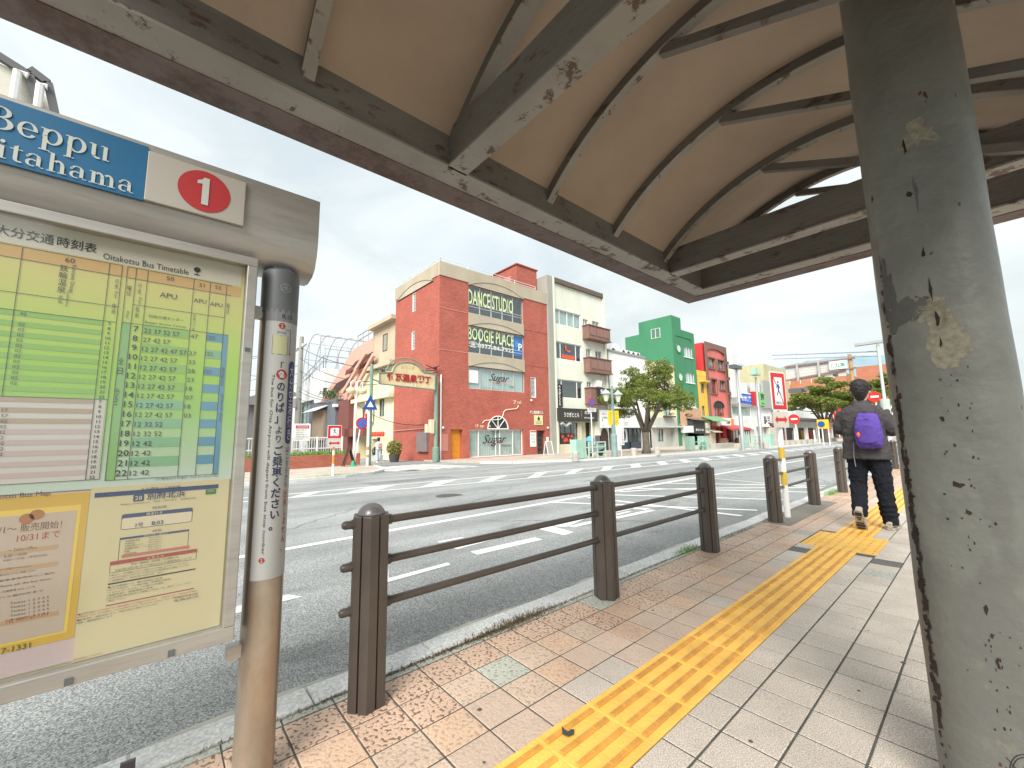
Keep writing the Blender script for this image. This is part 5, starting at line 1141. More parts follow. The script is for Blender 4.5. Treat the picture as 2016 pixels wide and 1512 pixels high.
q.build('arched_doorway', flat('door_brown',(.06,.035,.03),.6), wb); body(FX,31.25,31.9,-.9,1.0,-.25,.0,'pier',flat('pier_purple',(.14,.12,.13),.7),wb); body(FX,33.15,33.3,-.9,1.0,-.25,.0,'pier',m_cream,wb)
acb = MB(); FX.box(acb,31.2,31.9,5.6,6.2,.02,.5); acb.build('outdoor_unit', m_framew, wb)
# ---------- 3. low white building
m_wh = render_('white_render', (.80,.81,.80), .15)
lw = thing('white_building', (-24.2, 37.2, -.55), 'low plain white building with a SETENTA E SETE signboard', 'building')
wall(FX,33.55,40.5,3.5,9.55,[],'front_wall',m_wh,lw); MB().box(-33,-24.6,33.4,40.5,BZ,9.3).build('core', m_wh, lw)
body(FX,33.4,33.56,-.8,9.6,.01,.15,'drain_strip',flat('strip_dark',(.14,.14,.13),.7),lw)
body(FX,33.5,40.5,9.4,9.6,.01,.12,'coping',flat('coping_grey',(.3,.3,.3),.6),lw)
sb = body(FX,35.2,39.4,1.75,3.45,.05,.3,'sign_board',flat('board_white',(.70,.71,.70),.6),lw); m_thin = flat('thin_letters',(.3,.3,.3),.6)
for k, s in enumerate(('SETENTA','E','SETE')): txt(s, FX, 35.5, 2.95-.5*k, .34, m_thin, sb, d=.31, w=(1.55,.16,.75)[k])
for k in range(4): q = MB().tube([FX(36.0+1.0*k,1.70,.3),FX(36.0+1.0*k,1.62,.5)],.02,5).lathe(FX(36+1.0*k,1.62,.5),[(.03,0),(.07,.1)],8,(1,0,-.5)); q.build('spot_lamp', m_ink, sb)
m_navy = flat('shop_navy', (.035,.055,.075), .5); wall(FX,33.6,41.0,-1,3.5,[(35.15,39.3,-.6,1.7),(39.7,40.7,-.6,1.45)],'ground_wall',m_wh,lw,depth=.4)
fr_ = body(FX,35.15,39.3,-.6,1.7,-.4,-.2,'shop_front',m_navy,lw)
body(FX,35.3,36.6,.25,1.6,-.199,-.12,'pale_panel',flat('panel_pale',(.50,.55,.56),.5),fr_)
q = MB().ext([FX(35.95+.36*math.cos(k*.314),.95+.55*math.sin(k*.314),-.115) for k in range(20)],(.02,0,0)); q.build('oval_window', m_room, fr_)
for k in range(3): 
    o = window(FX,36.95+.8*k,37.65+.8*k,.1,1.65,fr_,n=1,mf=m_framed,inset=-.02,d=-.2,name='door_leaf')
window(FX,39.7,40.7,-.6,1.45,lw,n=1,mf=m_framew,back=m_cgrey)
body(FX,37.0,38.3,-.55,.25,.02,.10,'menu_stand',flat('slate',(.05,.06,.08),.6),lw)
for k in range(6):
    y0 = 35.6+.95*k
    if k == 1: continue
    o = tag(FX.box(MB(), y0,y0+.75,9.6,10.25,-1.3,-.9).build('outdoor_unit', m_framew), ['outdoor air unit at the near end of the white roof, beside the dish','','second outdoor air unit from the dish on the white roof','third outdoor air unit from the dish on the white roof','fourth outdoor air unit from the dish on the white roof','outdoor air unit at the far end of the white roof, nearest the green building'][k], 'air unit', 'air units on the white roof')
    MB().lathe(FX(y0+.37,9.93,-.895),[(.27,0),(.25,.01)],14,(1,0,0)).build('fan_grille', m_framed, o)
dsh = thing('satellite_dish', (-25.2,36.4,9.5), 'small satellite dish at the edge of the white roof', 'dish'); MB().lathe((-25.1,36.4,10.35),[(.02,-.06),(.2,-.02),(.34,.06),(.36,.09)],16,(1,-.6,.5)).build('dish', m_framew, dsh, smooth=True); MB().tube([(-25.2,36.4,9.5),(-25.15,36.4,10.3)],.03,6).build('mast', m_galv, dsh)
# ---------- 4. small pale yellow house
m_py = render_('pale_yellow', (.72,.65,.42), .2); m_lg = render_('pale_grey', (.46,.47,.43), .3)
ph4 = thing('yellow_house', (-24.2, 43.6, -.6), 'small pale yellow building with grey ground floor behind the street tree', 'building')
wall(FX,40.55,47.0,2.9,9.25,[(43.9,45.6,3.1,5.0)],'front_wall',m_py,ph4); MB().box(-33,-24.65,40.55,47.0,BZ,9.1).build('core', m_lg, ph4)
window(FX,43.9,45.6,3.1,5.0,ph4,n=2,mf=m_framed,back=m_cw); body(FX,43.7,45.8,2.92,3.08,.01,.5,'window_box',m_framed,ph4)
wall(FX,40.55,47.0,-1.2,2.9,[(42.3,43.6,.2,1.6),(44.2,46.2,-.8,1.7)],'ground_wall',m_lg,ph4,depth=.5); window(FX,42.3,43.6,.2,1.6,ph4,n=2,mf=m_framed,back=m_cw); body(FX,41.0,47.3,1.75,1.95,.01,.6,'canopy',m_lg,ph4); body(FX,44.2,46.2,-.8,1.7,-1.2,-.9,'porch_back',m_lg,ph4)
# ---------- 5. green building
m_grn = render_('green_render', (.055,.22,.115), .2)
gb = thing('green_building', (-24.2, 50, -.6), 'green building with stepped roof and round portholes', 'building')
wall(FX,47.1,49.45,BZ,15.65,[],'front_wall',m_grn,gb); 
gw = [(49.85,52.1,10.75,12.05),(49.9,52.15,7.45,8.7),(49.9,52.2,4.3,5.4)]
wall(FX,49.45,52.9,4.2,14.15,gw,'front_wall',m_grn,gb); 
MB().box(-28.75,-24.22,47.13,49.44,14.1,15.62).box(-30.9,-24.7,47.13,52.9,BZ,14.05).build('core', m_grn, gb)
MB().face([(-24.2,47.1,BZ),(-24.2,47.1,15.65),(-28.75,47.1,15.65),(-28.75,47.1,14.05),(-30.9,47.1,14.05),(-30.9,47.1,BZ)]).build('side_wall', m_grn, gb)
FYg = FR((0,47.1,0),(1,0,0),(0,-1,0)); window(FYg,-27.0,-25.75,13.1,14.35,gb,n=2,mf=m_framew,inset=-.03,back=None)
q = MB(); 
for i in range(8): q.box(-30.9+.0,-30.0,47.1,47.2,14.05,14.05)
for g_ in gw: window(FX,*g_,gb,n=3,mf=m_framew,back=m_cw,inset=.08); body(FX,g_[0]-.1,g_[1]+.1,g_[2]-.12,g_[2]-.01,.003,.08,'sill',m_framew,gb)
for z in (11.6,8.0,4.75):
    c_ = FX(48.45,z,0); MB().lathe(c_,[(.62,-.02),(.62,.1),(.50,.1),(.50,.02)],28,(1,0,0)).build('porthole', m_grn, gb, smooth=True); MB().lathe(c_,[(.49,.0),(.49,.03)],28,(1,0,0)).build('porthole_glass', m_cgrey, gb)
# raised rounded moulding of the front
pts = [FX(47.9,13.2,.02),FX(51.4,13.2,.02)]+[FX(51.4+.9*math.sin(R(a)),12.3+.9*math.cos(R(a)),.02) for a in range(0,91,15)]+[FX(52.3,4.3,.02)]
MB().tube(pts,.06,6).build('moulding', m_grn, gb)
m_ptile = brickwork('peach_tiles', (.56,.34,.22), (.9,.9,.9), (.8,.8,.8), .5, .25)
wall(FX,47.5,53.2,2.2,4.2,[],'tiled_spandrel',m_ptile,gb,d=.12); body(FX,47.5,53.2,2.05,2.2,-.2,.125,'lintel',m_ptile,gb)
sf = body(FX,49.2,52.6,1.0,2.65,.15,.75,'ramen_sign',flat('sign_charcoal',(.04,.042,.045),.6),gb); txt('鶏そば らーめん', FX, 50.0, 1.3, .33, m_sw, sf, d=.76, w=2.2, off=.03)
aw = MB().ext([FX(49.0,3.0,.1),FX(49.0,2.7,1.2),FX(49.0,2.66,1.2),FX(49.0,2.9,.1)],(0,3.2,0)); aw.build('awning', mat('awning_brown',(.2,.14,.12)), sf)
body(FX,47.4,49.1,1.15,1.95,.14,.9,'white_box_sign',m_framew,gb); body(FX,47.9,48.5,-.9,2.05,-.2,.12,'pier',m_lg,gb); body(FX,48.5,53.0,-.9,2.05,-.9,-.5,'shop_interior',m_room,gb); body(FX,47.2,47.9,-.9,2.05,-.9,-.3,'shop_side',m_grn,gb)
ps_ = body(FX,52.62,54.3,1.05,2.35,.15,.6,'cream_sign',flat('sign_cream',(.62,.58,.48),.6),gb); txt('竹の湯', FX, 53.0, 1.3, .45, m_ink, ps_, d=.61, w=1.1, off=.02)
# ---------- 6. narrow yellow building
m_yel = render_('bright_yellow', (.68,.44,.085), .15)
yb_ = thing('yellow_building', (-24.2, 54.2, -.7), 'narrow bright yellow building squeezed between green and red', 'building')
wall(FX,52.95,55.65,2.6,9.3,[(53.85,54.8,6.3,7.6),(53.75,54.6,3.3,4.6)],'front_wall',m_yel,yb_); MB().box(-32,-24.7,52.95,55.6,BZ,8.6).build('core', m_yel, yb_)
for g_ in ((53.85,54.8,6.3,7.6),(53.75,54.6,3.3,4.6)): window(FX,*g_,yb_,n=1,mf=m_framed)
body(FX,53.5,55.3,7.75,7.95,.01,.6,'hood',m_yel,yb_); q = MB()
for k in range(10): FX.box(q,53.0+.27*k,53.06+.27*k,8.6,9.25,-.05,.0+.05)
q.build('parapet_bars', m_yel, yb_)
MB().ext([FX(53.2,3.3,.05),FX(53.2,2.6,1.7),FX(53.2,2.52,1.7),FX(53.2,3.2,.05)],(0,4.8,0)).build('green_awning', mat('awning_green',(.16,.36,.19),rough=.7), yb_)
MB().ext([FX(54.2,1.5,.3),FX(54.2,1.15,1.4),FX(54.2,1.1,1.4),FX(54.2,1.4,.3)],(0,2.0,0)).build('small_awning', mat('awning_cream',(.55,.52,.42),rough=.7), yb_)
body(FX,54.5,56.0,-.9,1.15,-.3,.5,'shutter',mat('shutter_beige',(.52,.45,.36),rough=.7),yb_); body(FX,53.0,54.5,-.9,1.15,-.6,-.3,'doorway',m_room,yb_); body(FX,53.0,55.7,1.2,2.6,-.3,.1,'fascia',m_lg,yb_)
# ---------- 7. coral red building with brown surround
m_cor = render_('coral_red', (.62,.17,.15), .1); m_crd = render_('crimson', (.55,.045,.045), .1); m_bru = render_('brown_surround', (.20,.115,.095), .2)
r2 = thing('coral_building', (-24.2, 59.1, -.7), 'coral red building with brown surround and arched window', 'building')
A0, A1 = 55.7, 62.6
ho = [(56.5,58.55,9.95,11.35),(59.4,61.5,9.95,11.35),(56.8,58.6,6.45,8.4),(59.6,61.3,7.15,8.35),(57.3,60.6,3.3,4.6)]
wall(FX,A0,A1,2.0,13.5,ho,'front_wall',m_cor,r2)
for i, g_ in enumerate(ho[:4]):
    window(FX,*g_,r2,n=2,mf=m_framed,back=m_cw if i in (0,1,3) else None,rails=(g_[2]+.35,g_[2]+.2) if i < 3 else ())
    q = MB(); t_=.16
    for e_ in ((g_[0]-t_,g_[1]+t_,g_[2]-t_,g_[2]),(g_[0]-t_,g_[1]+t_,g_[3],g_[3]+t_),(g_[0]-t_,g_[0],g_[2],g_[3]),(g_[1],g_[1]+t_,g_[2],g_[3])): FX.box(q,*e_,.003,.18)
    q.build('window_surround', m_bru, r2)
g_ = ho[4]; aw_ = window(FX,*g_,r2,n=4,mf=m_framed,back=None); 
q = MB().face([FX(58.95+1.65*math.cos(math.pi*k/16),4.6+.8*math.sin(math.pi*k/16),.01) for k in range(17)]); q.build('arch_glass', m_room, aw_)
q = MB()
for k in range(16):
    a, b = math.pi*k/16, math.pi*(k+1)/16; q.ext([FX(58.95+(1.65+e_)*math.cos(x),4.6+(.8+e_)*math.sin(x),.012) for e_, x in ((.1,a),(.1,b),(-.02,b),(-.02,a))],(.08,0,0))
for k in (-.8,0,.8): FX.box(q,58.92+k,58.98+k,4.6,5.3,.012,.06)
q.build('arch_frame', m_framed, aw_)
q = MB(); F_ = FX       # brown surround: piers and arched head
F_.box(q,A0,56.1,-.9,13.5,.003,.2); F_.box(q,61.85,A1,-.9,13.5,.003,.2)
n = 16; P = [(56.1+5.75*k/n, 12.3+.45*math.sin(math.pi*k/n)**.7 if k not in (0,n) else 12.3) for k in range(n+1)]
for k in range(n): q.ext([F_(P[k][0],P[k][1],.003),F_(P[k+1][0],P[k+1][1],.003),F_(P[k+1][0],13.5,.003),F_(P[k][0],13.5,.003)],(.197,0,0))
q.build('surround', m_bru, r2)
MB().box(-27.5,-24.45,A0-.02,A1,BZ,13.4).build('side_wall', m_crd, r2)
sb = body(FX,57.4,62.3,1.95,3.1,.05,.3,'shop_sign',m_wh,r2); txt('LAMP', FX, 60.3, 2.25, .5, m_ink, sb, d=.31, w=1.4, off=.03); body(FX,61.9,62.9,1.9,3.0,.301,.32,'orange_panel',flat('or',srgb(235,140,80),.6),sb)
MB().ext([FX(58.2,2.15,.05),FX(58.2,1.62,2.0),FX(58.2,1.36,2.0),FX(58.2,1.33,1.98),FX(58.2,2.0,.05)],(0,6.3,0)).build('red_awning', mat('awning_red',(.42,.07,.075),rough=.7), r2)
m_tim = mat('dark_timber', (.11,.04,.03), rough=.6, var=.3, vs=3); body(FX,56.1,64.2,-.9,1.7,-.6,-.3,'timber_front',m_tim,r2)
for a in (56.3,58.2,59.6,61.6,63.9): body(FX,a,a+.18,-.9,1.75,-.29,.02,'post',m_tim,r2)
window(FX,56.8,58.1,.1,1.2,r2,n=1,mf=m_framed,inset=.2)
body(FX,61.9,63.8,-.9,1.4,-.295,-.27,'doorway',m_room,r2)
for k, (y_, x_) in enumerate(((57.3,-23.6),(58.5,-23.6),(62.7,-23.4))):
    b_ = thing('barrel', (x_,y_,-.6), ['wooden barrel by the window of the coral building','wooden barrel left of the timber door','wooden barrel at the dark doorway under the red awning'][k], 'barrel', 'barrels outside the coral building')
    MB().lathe((x_,y_,-.62),[(.36,0),(.45,.25),(.47,.45),(.45,.65),(.36,.9)],16).build('staves', mat('barrel_wood',(.16,.09,.06),rough=.6,var=.3,vs=6), b_, smooth=True)
    for z in (.18,.7): MB().lathe((x_,y_,-.62+z),[(.45,0),(.46,.02),(.455,.06)],16).build('hoop', m_framed, b_)
# ---------- 8. sign tower and the next shops
m_gw = render_('greyish_white', (.64,.66,.66), .25)
st = thing('sign_tower', (-23.2,62.5,-.5), 'tall blank white sign board on brackets beside the coral building', 'sign')
FT = FR((-23.2,0,0),(0,1,0),(1,0,0)); FT.box(MB(),61.3,63.7,6.0,12.4,-.1,.35).build('board', m_gw, st)
for z in (11.1,8.8,6.6): MB().box(-24.1,-23.3,62.0,62.2,z-.2,z+.2).build('bracket', m_bru, st)
b8 = thing('shop_building', (-24.2,67,-.7), 'white and grey two storey shop with a blue sign beyond the coral building', 'building')
wall(FX,62.7,71.0,-1,5.2,[(63.5,70.6,3.55,4.95)],'front_wall',m_gw,b8); MB().box(-32,-24.7,62.7,71.0,BZ,7.0).build('core', m_wh, b8); window(FX,63.5,70.6,3.55,4.95,b8,n=6,back=m_cw)
body(FX,62.8,71.0,5.2,7.1,.02,.3,'upper_panel',m_wh,b8)
bs_ = body(FX,65.3,70.3,5.4,6.9,.31,.5,'blue_sign',flat('deep_blue',srgb(30,90,185),.5),b8); txt('せせ保険', FX, 65.9, 5.75, .9, m_sw, bs_, d=.51, w=3.9, off=.04)
body(FX,64.3,70.8,1.5,3.4,.02,.5,'lower_panel',m_gw,b8); body(FX,65.0,69.5,-.9,1.45,.0,.05,'shop_opening',m_room,b8)
mm_ = MB().ext([FX(62.8,10.2,-1),FX(73,7.3,-1),FX(73,5,-1),FX(62.8,5,-1)],(-6,0,0)); mm_.build('gable_wall', m_wh, b8)
q = MB()
for k in range(5): FX.box(q,65.4+.8*k,65.8+.8*k,-.7,1.2,.06,.1)
q.build('hanging_goods', m_cw, b8)
b9 = thing('shop_building', (-24.2,76,-.7), 'pale shop with red and green signs further along the row', 'building')
wall(FX,71.1,82.0,-1,9.0,[(72.4,75.3,-.9,1.9)],'front_wall',m_gw,b9); MB().box(-32,-24.7,71.1,82.0,BZ,8.9).build('core', m_gw, b9)
for (a0,a1,b0,b1,m_,nm,lt) in ((70.4,72.4,5.3,7.4,m_signred,'red_sign','ラーメン'),(72.8,75.0,5.3,7.5,flat('green_sign',srgb(120,190,120),.5),'green_sign','薬'),(73.2,76.8,1.9,3.9,m_wh,'white_sign','寿司'),(75.6,80,5.0,9.6,flat('panel_grey',(.33,.34,.33),.6),'grey_panel',None),(76,83,-.9,1.8,mat('shutter_pale',(.5,.48,.42)),'shutter',None),(76,83,2.0,2.5,flat('trim_maroon',(.25,.06,.07),.6),'trim',None)):
    o = body(FX,a0,a1,b0,b1,.1,.8 if 'panel' not in nm else .5,nm,m_,b9)
    if lt: txt(lt, FX, (a0+a1)/2, b0+.2, (b1-b0)*.8, m_sw if m_ is m_signred else m_ink, o, d=.81, center=True, vert=len(lt)>2, off=.02)
body(FX,82.1,150,-1,6.5,-8,0,'arcade_body',m_gw,b9)
b10 = thing('arcade_front', (-22.5,92,-.7), 'long grey shop arcade with columns behind the far street trees', 'arcade')
FA = FR((-22.3,0,0),(0,1,0),(1,0,0))
body(FA,80,135,2.9,3.3,-.5,2.2,'canopy_edge',flat('dark_edge',(.10,.10,.10),.6),b10); body(FA,80,135,1.7,2.9,-.3,-.05,'fascia',m_gw,b10); body(FA,80,135,3.3,5.2,-1.5,-.4,'upper_wall',m_wh,b10)
for k in range(9): body(FA,82+6*k,82.6+6*k,-.9,1.7,.6,1.1,'column',m_wh,b10)
body(FA,80,135,-.9,1.7,-1.0,-.9,'shop_fronts',flat('shop_dark',(.08,.08,.085),.6),b10)
for k, c_ in enumerate(((160,60,50),(190,190,180),(190,150,60),(180,50,45),(200,200,195),(120,140,150),(190,60,50),(210,210,200))):
    body(FA,81+5.4*k,83.2+5.4*k,-.7,1.2,-.89,-.8,'shop_bay',flat('bay%d'%k, srgb(*c_), .6),b10)
MB().lathe((-17.5,100,-.7),[(.9,0),(.9,7)],20).build('round_column', m_wh, b10)
# brick block and yellow-green block behind, roofs
bb = thing('brick_block', (-30,130,0), 'low brown brick block behind the far trees', 'building'); m_bk = brickwork('brown_brick', (.42,.17,.10), (.8,.8,.8), (1.1,1.2,1.2))
MB().box(-42,-20,118,150,-1,14.2).build('body', m_bk, bb); q = MB(); 
for k in range(10): q.box(-42+2.2*k,-41.9+2.2*k,117.9,118,12.6,14.6)
q.box(-42,-20,117.9,118,14.5,14.62).build('roof_rail', m_framew, bb)
MB().box(-23,-14.0,150,160,-1,19.0).build('upper_block', m_bk, bb)
yb2 = thing('weathered_block', (-40,112,0), 'weathered yellow-grey block beyond the white gable', 'building'); MB().box(-60,-31,100,118,-1,16).build('body', render_('stained_buff',(.46,.43,.27),.7), yb2); MB().tube([(-42,104,16),(-42,104,24)],.06,5).build('aerial', m_galv, yb2)
wl = thing('wire_antenna', (-31,126,14), 'thin aerial mast on the brick block roof', 'aerial'); MB().tube([(-31,126,14),(-31,126,22)],.05,5).build('mast', m_galv, wl)

# ================================================================== SIDE STREET
cb = thing('cream_house', (-31.6, 14.4, -.5), 'cream stepped house with red lanterns beside the brick corner', 'building')
m_cy = render_('cream_yellow', (.72,.66,.46), .25); m_bf = render_('buff_upper', (.50,.42,.31), .3); m_rbr = render_('red_brown_wall', (.17,.065,.055), .2)
wall(FY,-40.5,-31.35,1.6,7.1,[(-38.3,-36.6,2.2,4.0),(-34.4,-33.3,2.9,4.6),(-34.2,-33.2,6.0,7.0)],'front_wall',m_cy,cb,d=-.1); wall(FY,-40.0,-31.35,-1.5,1.6,[(-39,-36.8,-1.2,1.2),(-35.8,-34.6,-1.2,1.0)],'ground_wall',m_cy,cb,depth=1,d=-.1)
MB().box(-40,-31.35,15.5,24,BZ,7.0).box(-36.0,-31.35,14.45,24,7.4,10.9).build('core', m_bf, cb)
body(FY,-39.9,-31.3,4.4,4.75,.0,.45,'floor_band',m_cy,cb); body(FY,-36.2,-31.3,7.1,7.45,0,.4,'floor_band',m_bf,cb); body(FY,-36.3,-31.2,10.9,11.25,-.5,.4,'roof_edge',m_bf,cb)
for g_ in ((-38.3,-36.6,2.2,4.0),(-34.4,-33.3,2.9,4.6),(-34.2,-33.2,6.0,7.0)): window(FY,*g_,cb,n=2,mf=m_framed,back=m_cw,d=-.1)
q = MB()
for k in range(9): FY.box(q,-38.3+.2*k,-38.26+.2*k,2.2,2.9,.0,.05)
FY.box(q,-38.35,-36.5,2.9,2.95,.0,.05); q.build('window_rail', m_framed, cb)
window(FY,-34.0,-33.1,8.6,10.1,cb,n=1,mf=m_rbr,back=m_cw,d=-.15,inset=-.02)
rs = FY.box(MB(),-36.5,-35.3,2.5,4.6,.05,.35).build('round_sign', m_lw, cb)
q = MB().ext([FY(-35.9+.5*math.cos(k*.314),3.55+.95*math.sin(k*.314),.36) for k in range(20)],(0,-.03,0)).build('red_oval', m_signred, rs); txt('湯', FY, -35.9, 3.2, .8, m_lw, rs, d=.40, center=True, off=.02)
body(FY,-39,-36.8,-1.2,1.2,-1.0,-.9,'doorway',render_('door_cream',(.5,.42,.25)),cb); body(FY,-40.0,-36.4,1.25,2.0,.0,.5,'awning_band',m_rbr,cb)
FY.box(MB(),-40.2,-40.0,1.2,2.0,0,.9).build('awning_end', m_rbr, cb)
lan = []
for k in range(7):
    x = -38.2+1.0*k if k < 1 else -35.6+.55*k
    o = tag(MB().lathe((x,13.9,1.2),[(.04,0),(.11,.04),(.145,.15),(.145,.27),(.11,.38),(.04,.42)],10).build('lantern', mat('lantern_red' ,(.6,.08,.05),rough=.6,var=.3,vs=8), smooth=True), ['red paper lantern alone to the left of the awning on the cream house','leftmost red paper lantern of the row right of the awning','second red paper lantern right of the awning','third red paper lantern right of the awning','third red paper lantern from the brick wall','second red paper lantern from the brick wall','red paper lantern nearest the brick wall'][k], 'lantern', 'red lanterns on the cream house')
    
# maroon side with steep pink roof
mr_ = thing('pink_roof_house', (-42,14.6,-.5), 'house with a steep pink sloping roof and recessed balconies', 'building'); m_pink = mat('pink_roof', (.62,.36,.29), rough=.8, var=.07, vs=1, dirt=.2, dcol=(.4,.25,.2))
FYm = FR((0,14.9,0),(1,0,0),(0,-1,0))
MB().ext([(-52,14.7,BZ),(-40.1,14.7,BZ),(-36.4,14.7,9.0),(-41.0,14.7,5.6),(-52,14.7,4.3)],(0,9,0)).build('side_wall', m_rbr, mr_)
PPt = lambda L, Y=14.45: [hy(px, py, Y) for px, py in L]
MB().ext(PPt([(624,802),(660,745),(692,692),(704,683),(736,664),(736,700),(714,738),(690,784)]), (0,1.2,0)).build('sloping_roof', m_pink, mr_)
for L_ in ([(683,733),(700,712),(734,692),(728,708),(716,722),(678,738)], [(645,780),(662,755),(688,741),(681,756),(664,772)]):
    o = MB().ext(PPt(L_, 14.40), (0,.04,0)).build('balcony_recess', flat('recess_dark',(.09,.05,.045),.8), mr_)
for L_ in ([(681,729),(716,711),(714,718),(680,737)], [(716,710),(735,699),(732,706),(713,718)]):
    MB().ext(PPt(L_, 14.0), (0,.15,0)).build('balcony', m_rbr, mr_)
for p_, r__ in (((676,772),(703,726)),((699,730),(722,694)),((688,786),(736,698))):
    MB().bar(PPt([p_],13.95)[0], PPt([r__],13.95)[0], .25, .35).build('roof_beam', m_pink, mr_)
q = MB(); railing(q, PPt([(704,683),(736,664)],14.6), 1.1, 1.2, .05); q.build('roof_rail', m_galv, mr_)
g = random.Random(5); q = MB()
for _ in range(500):
    c0 = hy(650+g.gauss(0,9), 776+g.gauss(0,5), 14.1); v_ = Vector((g.gauss(0,.12),g.gauss(0,.12),g.gauss(0,.12))); w_ = Vector((g.gauss(0,.12),0,g.gauss(0,.12))); q.face([c0, c0+v_, c0+w_])
q.build('balcony_plants', flat('plant_green',(.08,.13,.05),.8), mr_, kind='stuff')
# dark grey box shop
dg_ = thing('grey_house', (-47,14.2,-.5), 'dark grey box shaped house with bamboo screen under a pale awning', 'building'); m_dg = render_('slate_grey', (.135,.15,.175), .2)
MB().box(-53.5,-43.8,13.7,14.6,BZ,5.2).build('body', m_dg, dg_); MB().box(-43.8,-40.5,13.9,14.6,BZ,4.9).build('return_wall', m_rbr, dg_)
MB().box(-51,-46.8,13.4,13.68,.9,4.2).build('bamboo_screen', mat('bamboo',(.30,.23,.17),rough=.8,var=.3,vs=3,stretch=(6,6,.3)), dg_); MB().ext([(-51.8,13.68,4.7),(-51.8,12.5,4.1),(-51.8,12.5,4.05),(-51.8,13.68,4.6)],(5.4,0,0)).build('awning', flat('awning_pale',(.6,.62,.62),.7), dg_)
MB().box(-52,-45,13.5,13.68,-1,.5).build('ground_front', flat('front_dark',(.08,.075,.08),.7), dg_); MB().box(-43.9,-43.3,13.4,13.8,4.3,4.6).build('lamp_box', m_framew, dg_)
# white house with balcony and pipe dome
wh = thing('white_house', (-62,14.5,-.5), 'white house with roof balcony under a bare pipe dome frame', 'building')
FW = FR((0,15.2,0),(1,0,0),(0,-1,0))
wall(FW,-72,-53.6,BZ,7.4,[(-64.5,-57.5,3.2,6.2)],'front_wall',m_wh,wh); MB().box(-72,-53.6,15.7,24,BZ,7.3).build('core', m_wh, wh); window(FW,-64.5,-57.5,3.2,6.2,wh,n=4,mf=m_framed,rails=(4.6,),back=None)
MB().box(-62,-53.8,15.25,17,7.4,9.9).build('upper_wall', m_wh, wh); q = MB(); railing(q,[(-65,15.2,8.0),(-54,15.2,9.9),(-54,20,9.9)],1.6,1.4,.05); q.build('balcony_rail', m_galv, wh)
q = MB()
for k in range(6):
    y0 = 15.5+1.5*k; q.tube([(-59.5-5.5*math.cos(R(a)), y0, 9.8+5.6*math.sin(R(a))) for a in range(0,181,12)],.05,5)
for a in (0,30,60,90,120,150,180): q.tube([(-59.5-5.5*math.cos(R(a)),15.5,9.8+5.6*math.sin(R(a))),(-59.5-5.5*math.cos(R(a)),23,9.8+5.6*math.sin(R(a)))],.04,5)
for a in (60,120): q.tube([(-59.5-5.5*math.cos(R(a)),15.5,7.5),(-59.5-5.5*math.cos(R(a)),15.5,9.8+5.6*math.sin(R(a)))],.05,5)
q.build('pipe_dome', m_galv, wh)
for k, (x, z) in enumerate(((-55.5,1.6),(-55.5,.3))):
    o = tag(MB().box(x-1.6,x+1.6,14.3,14.5,z,z+1.1).build('hanging_sign', m_lw), ['upper pale shop sign on the white house','lower pale shop sign on the white house'][k], 'sign'); txt(['湯','喫茶'][k], FR((0,14.3,0),(1,0,0),(0,-1,0)), x, z+.2, .7, m_ink, o, d=.01, center=True)
fhs = thing('far_house', (-80,14,0), 'grey house at the end of the side street', 'building'); MB().box(-95,-76,8,22,-2,6.5).ext([(-96,7,6.5),(-96,23,6.5),(-96,15,9.5)],(21,0,0)).build('body', render_('dull_grey',(.24,.24,.25)), fhs)
# tall mansard building, upper left
tb = thing('mansard_building', (-46,-14,0), 'tall white building with a steep dark trimmed mansard top behind the bus board', 'building'); m_off = brickwork('pale_tiles', (.62,.60,.53), (.95,.95,.95), (.85,.85,.85), .2, .1)
V = lambda px, py: hx(px, py, -40)
a, b, c_, d_, e_, f_ = V(-60,70), V(0,105), V(60,152), V(96,168), V(124,300), V(86,300)
top = [V(-260,-60), V(60,152), V(94,310), V(-260,310)]
MB().ext([(-40,-20.5,27.6),(-40,V(58,152).y,V(58,152).z),(-40,V(84,250).y,V(84,250).z),(-40,V(90,300).y+.3,15),(-40,V(90,300).y+.3,-1),(-40,-20.5,-1)],(-16,0,0)).build('body', m_off, tb)
MB().ext([(-41.5,V(58,152).y,V(58,152).z),(-41.5,V(93,170).y+.05,V(93,170).z),(-41.5,V(104,228).y+.15,V(104,228).z),(-41.5,V(112,290).y+.3,15),(-41.5,V(90,300).y,15)],(-14,0,0)).build('rear_bay', m_off, tb)
q = MB()
for p, r_ in (((-200,-10),(60,152)),((60,152),(88,262)),((60,140),(96,167)),((96,167),(112,240))):
    q.bar(V(*p)+Vector((.15,0,0)), V(*r_)+Vector((.15,0,0)), .4, .45)
q.build('dark_trim', flat('trim_dark',(.12,.12,.125),.6), tb)
q = MB(); 
for p in ([(28,215),(38,148),(58,158)],[(76,222),(82,175),(96,180)]): q.tube([V(*t)+Vector((.4,0,0)) for t in p],.22,8)
q.build('vent_pipe', m_wh, tb)
# ================================================================== STREET FURNITURE, FAR SIDE
def sw(x): return road_z(x)+.1
FS2 = lambda x: FR((x,0,0),(0,1,0),(1,0,0))
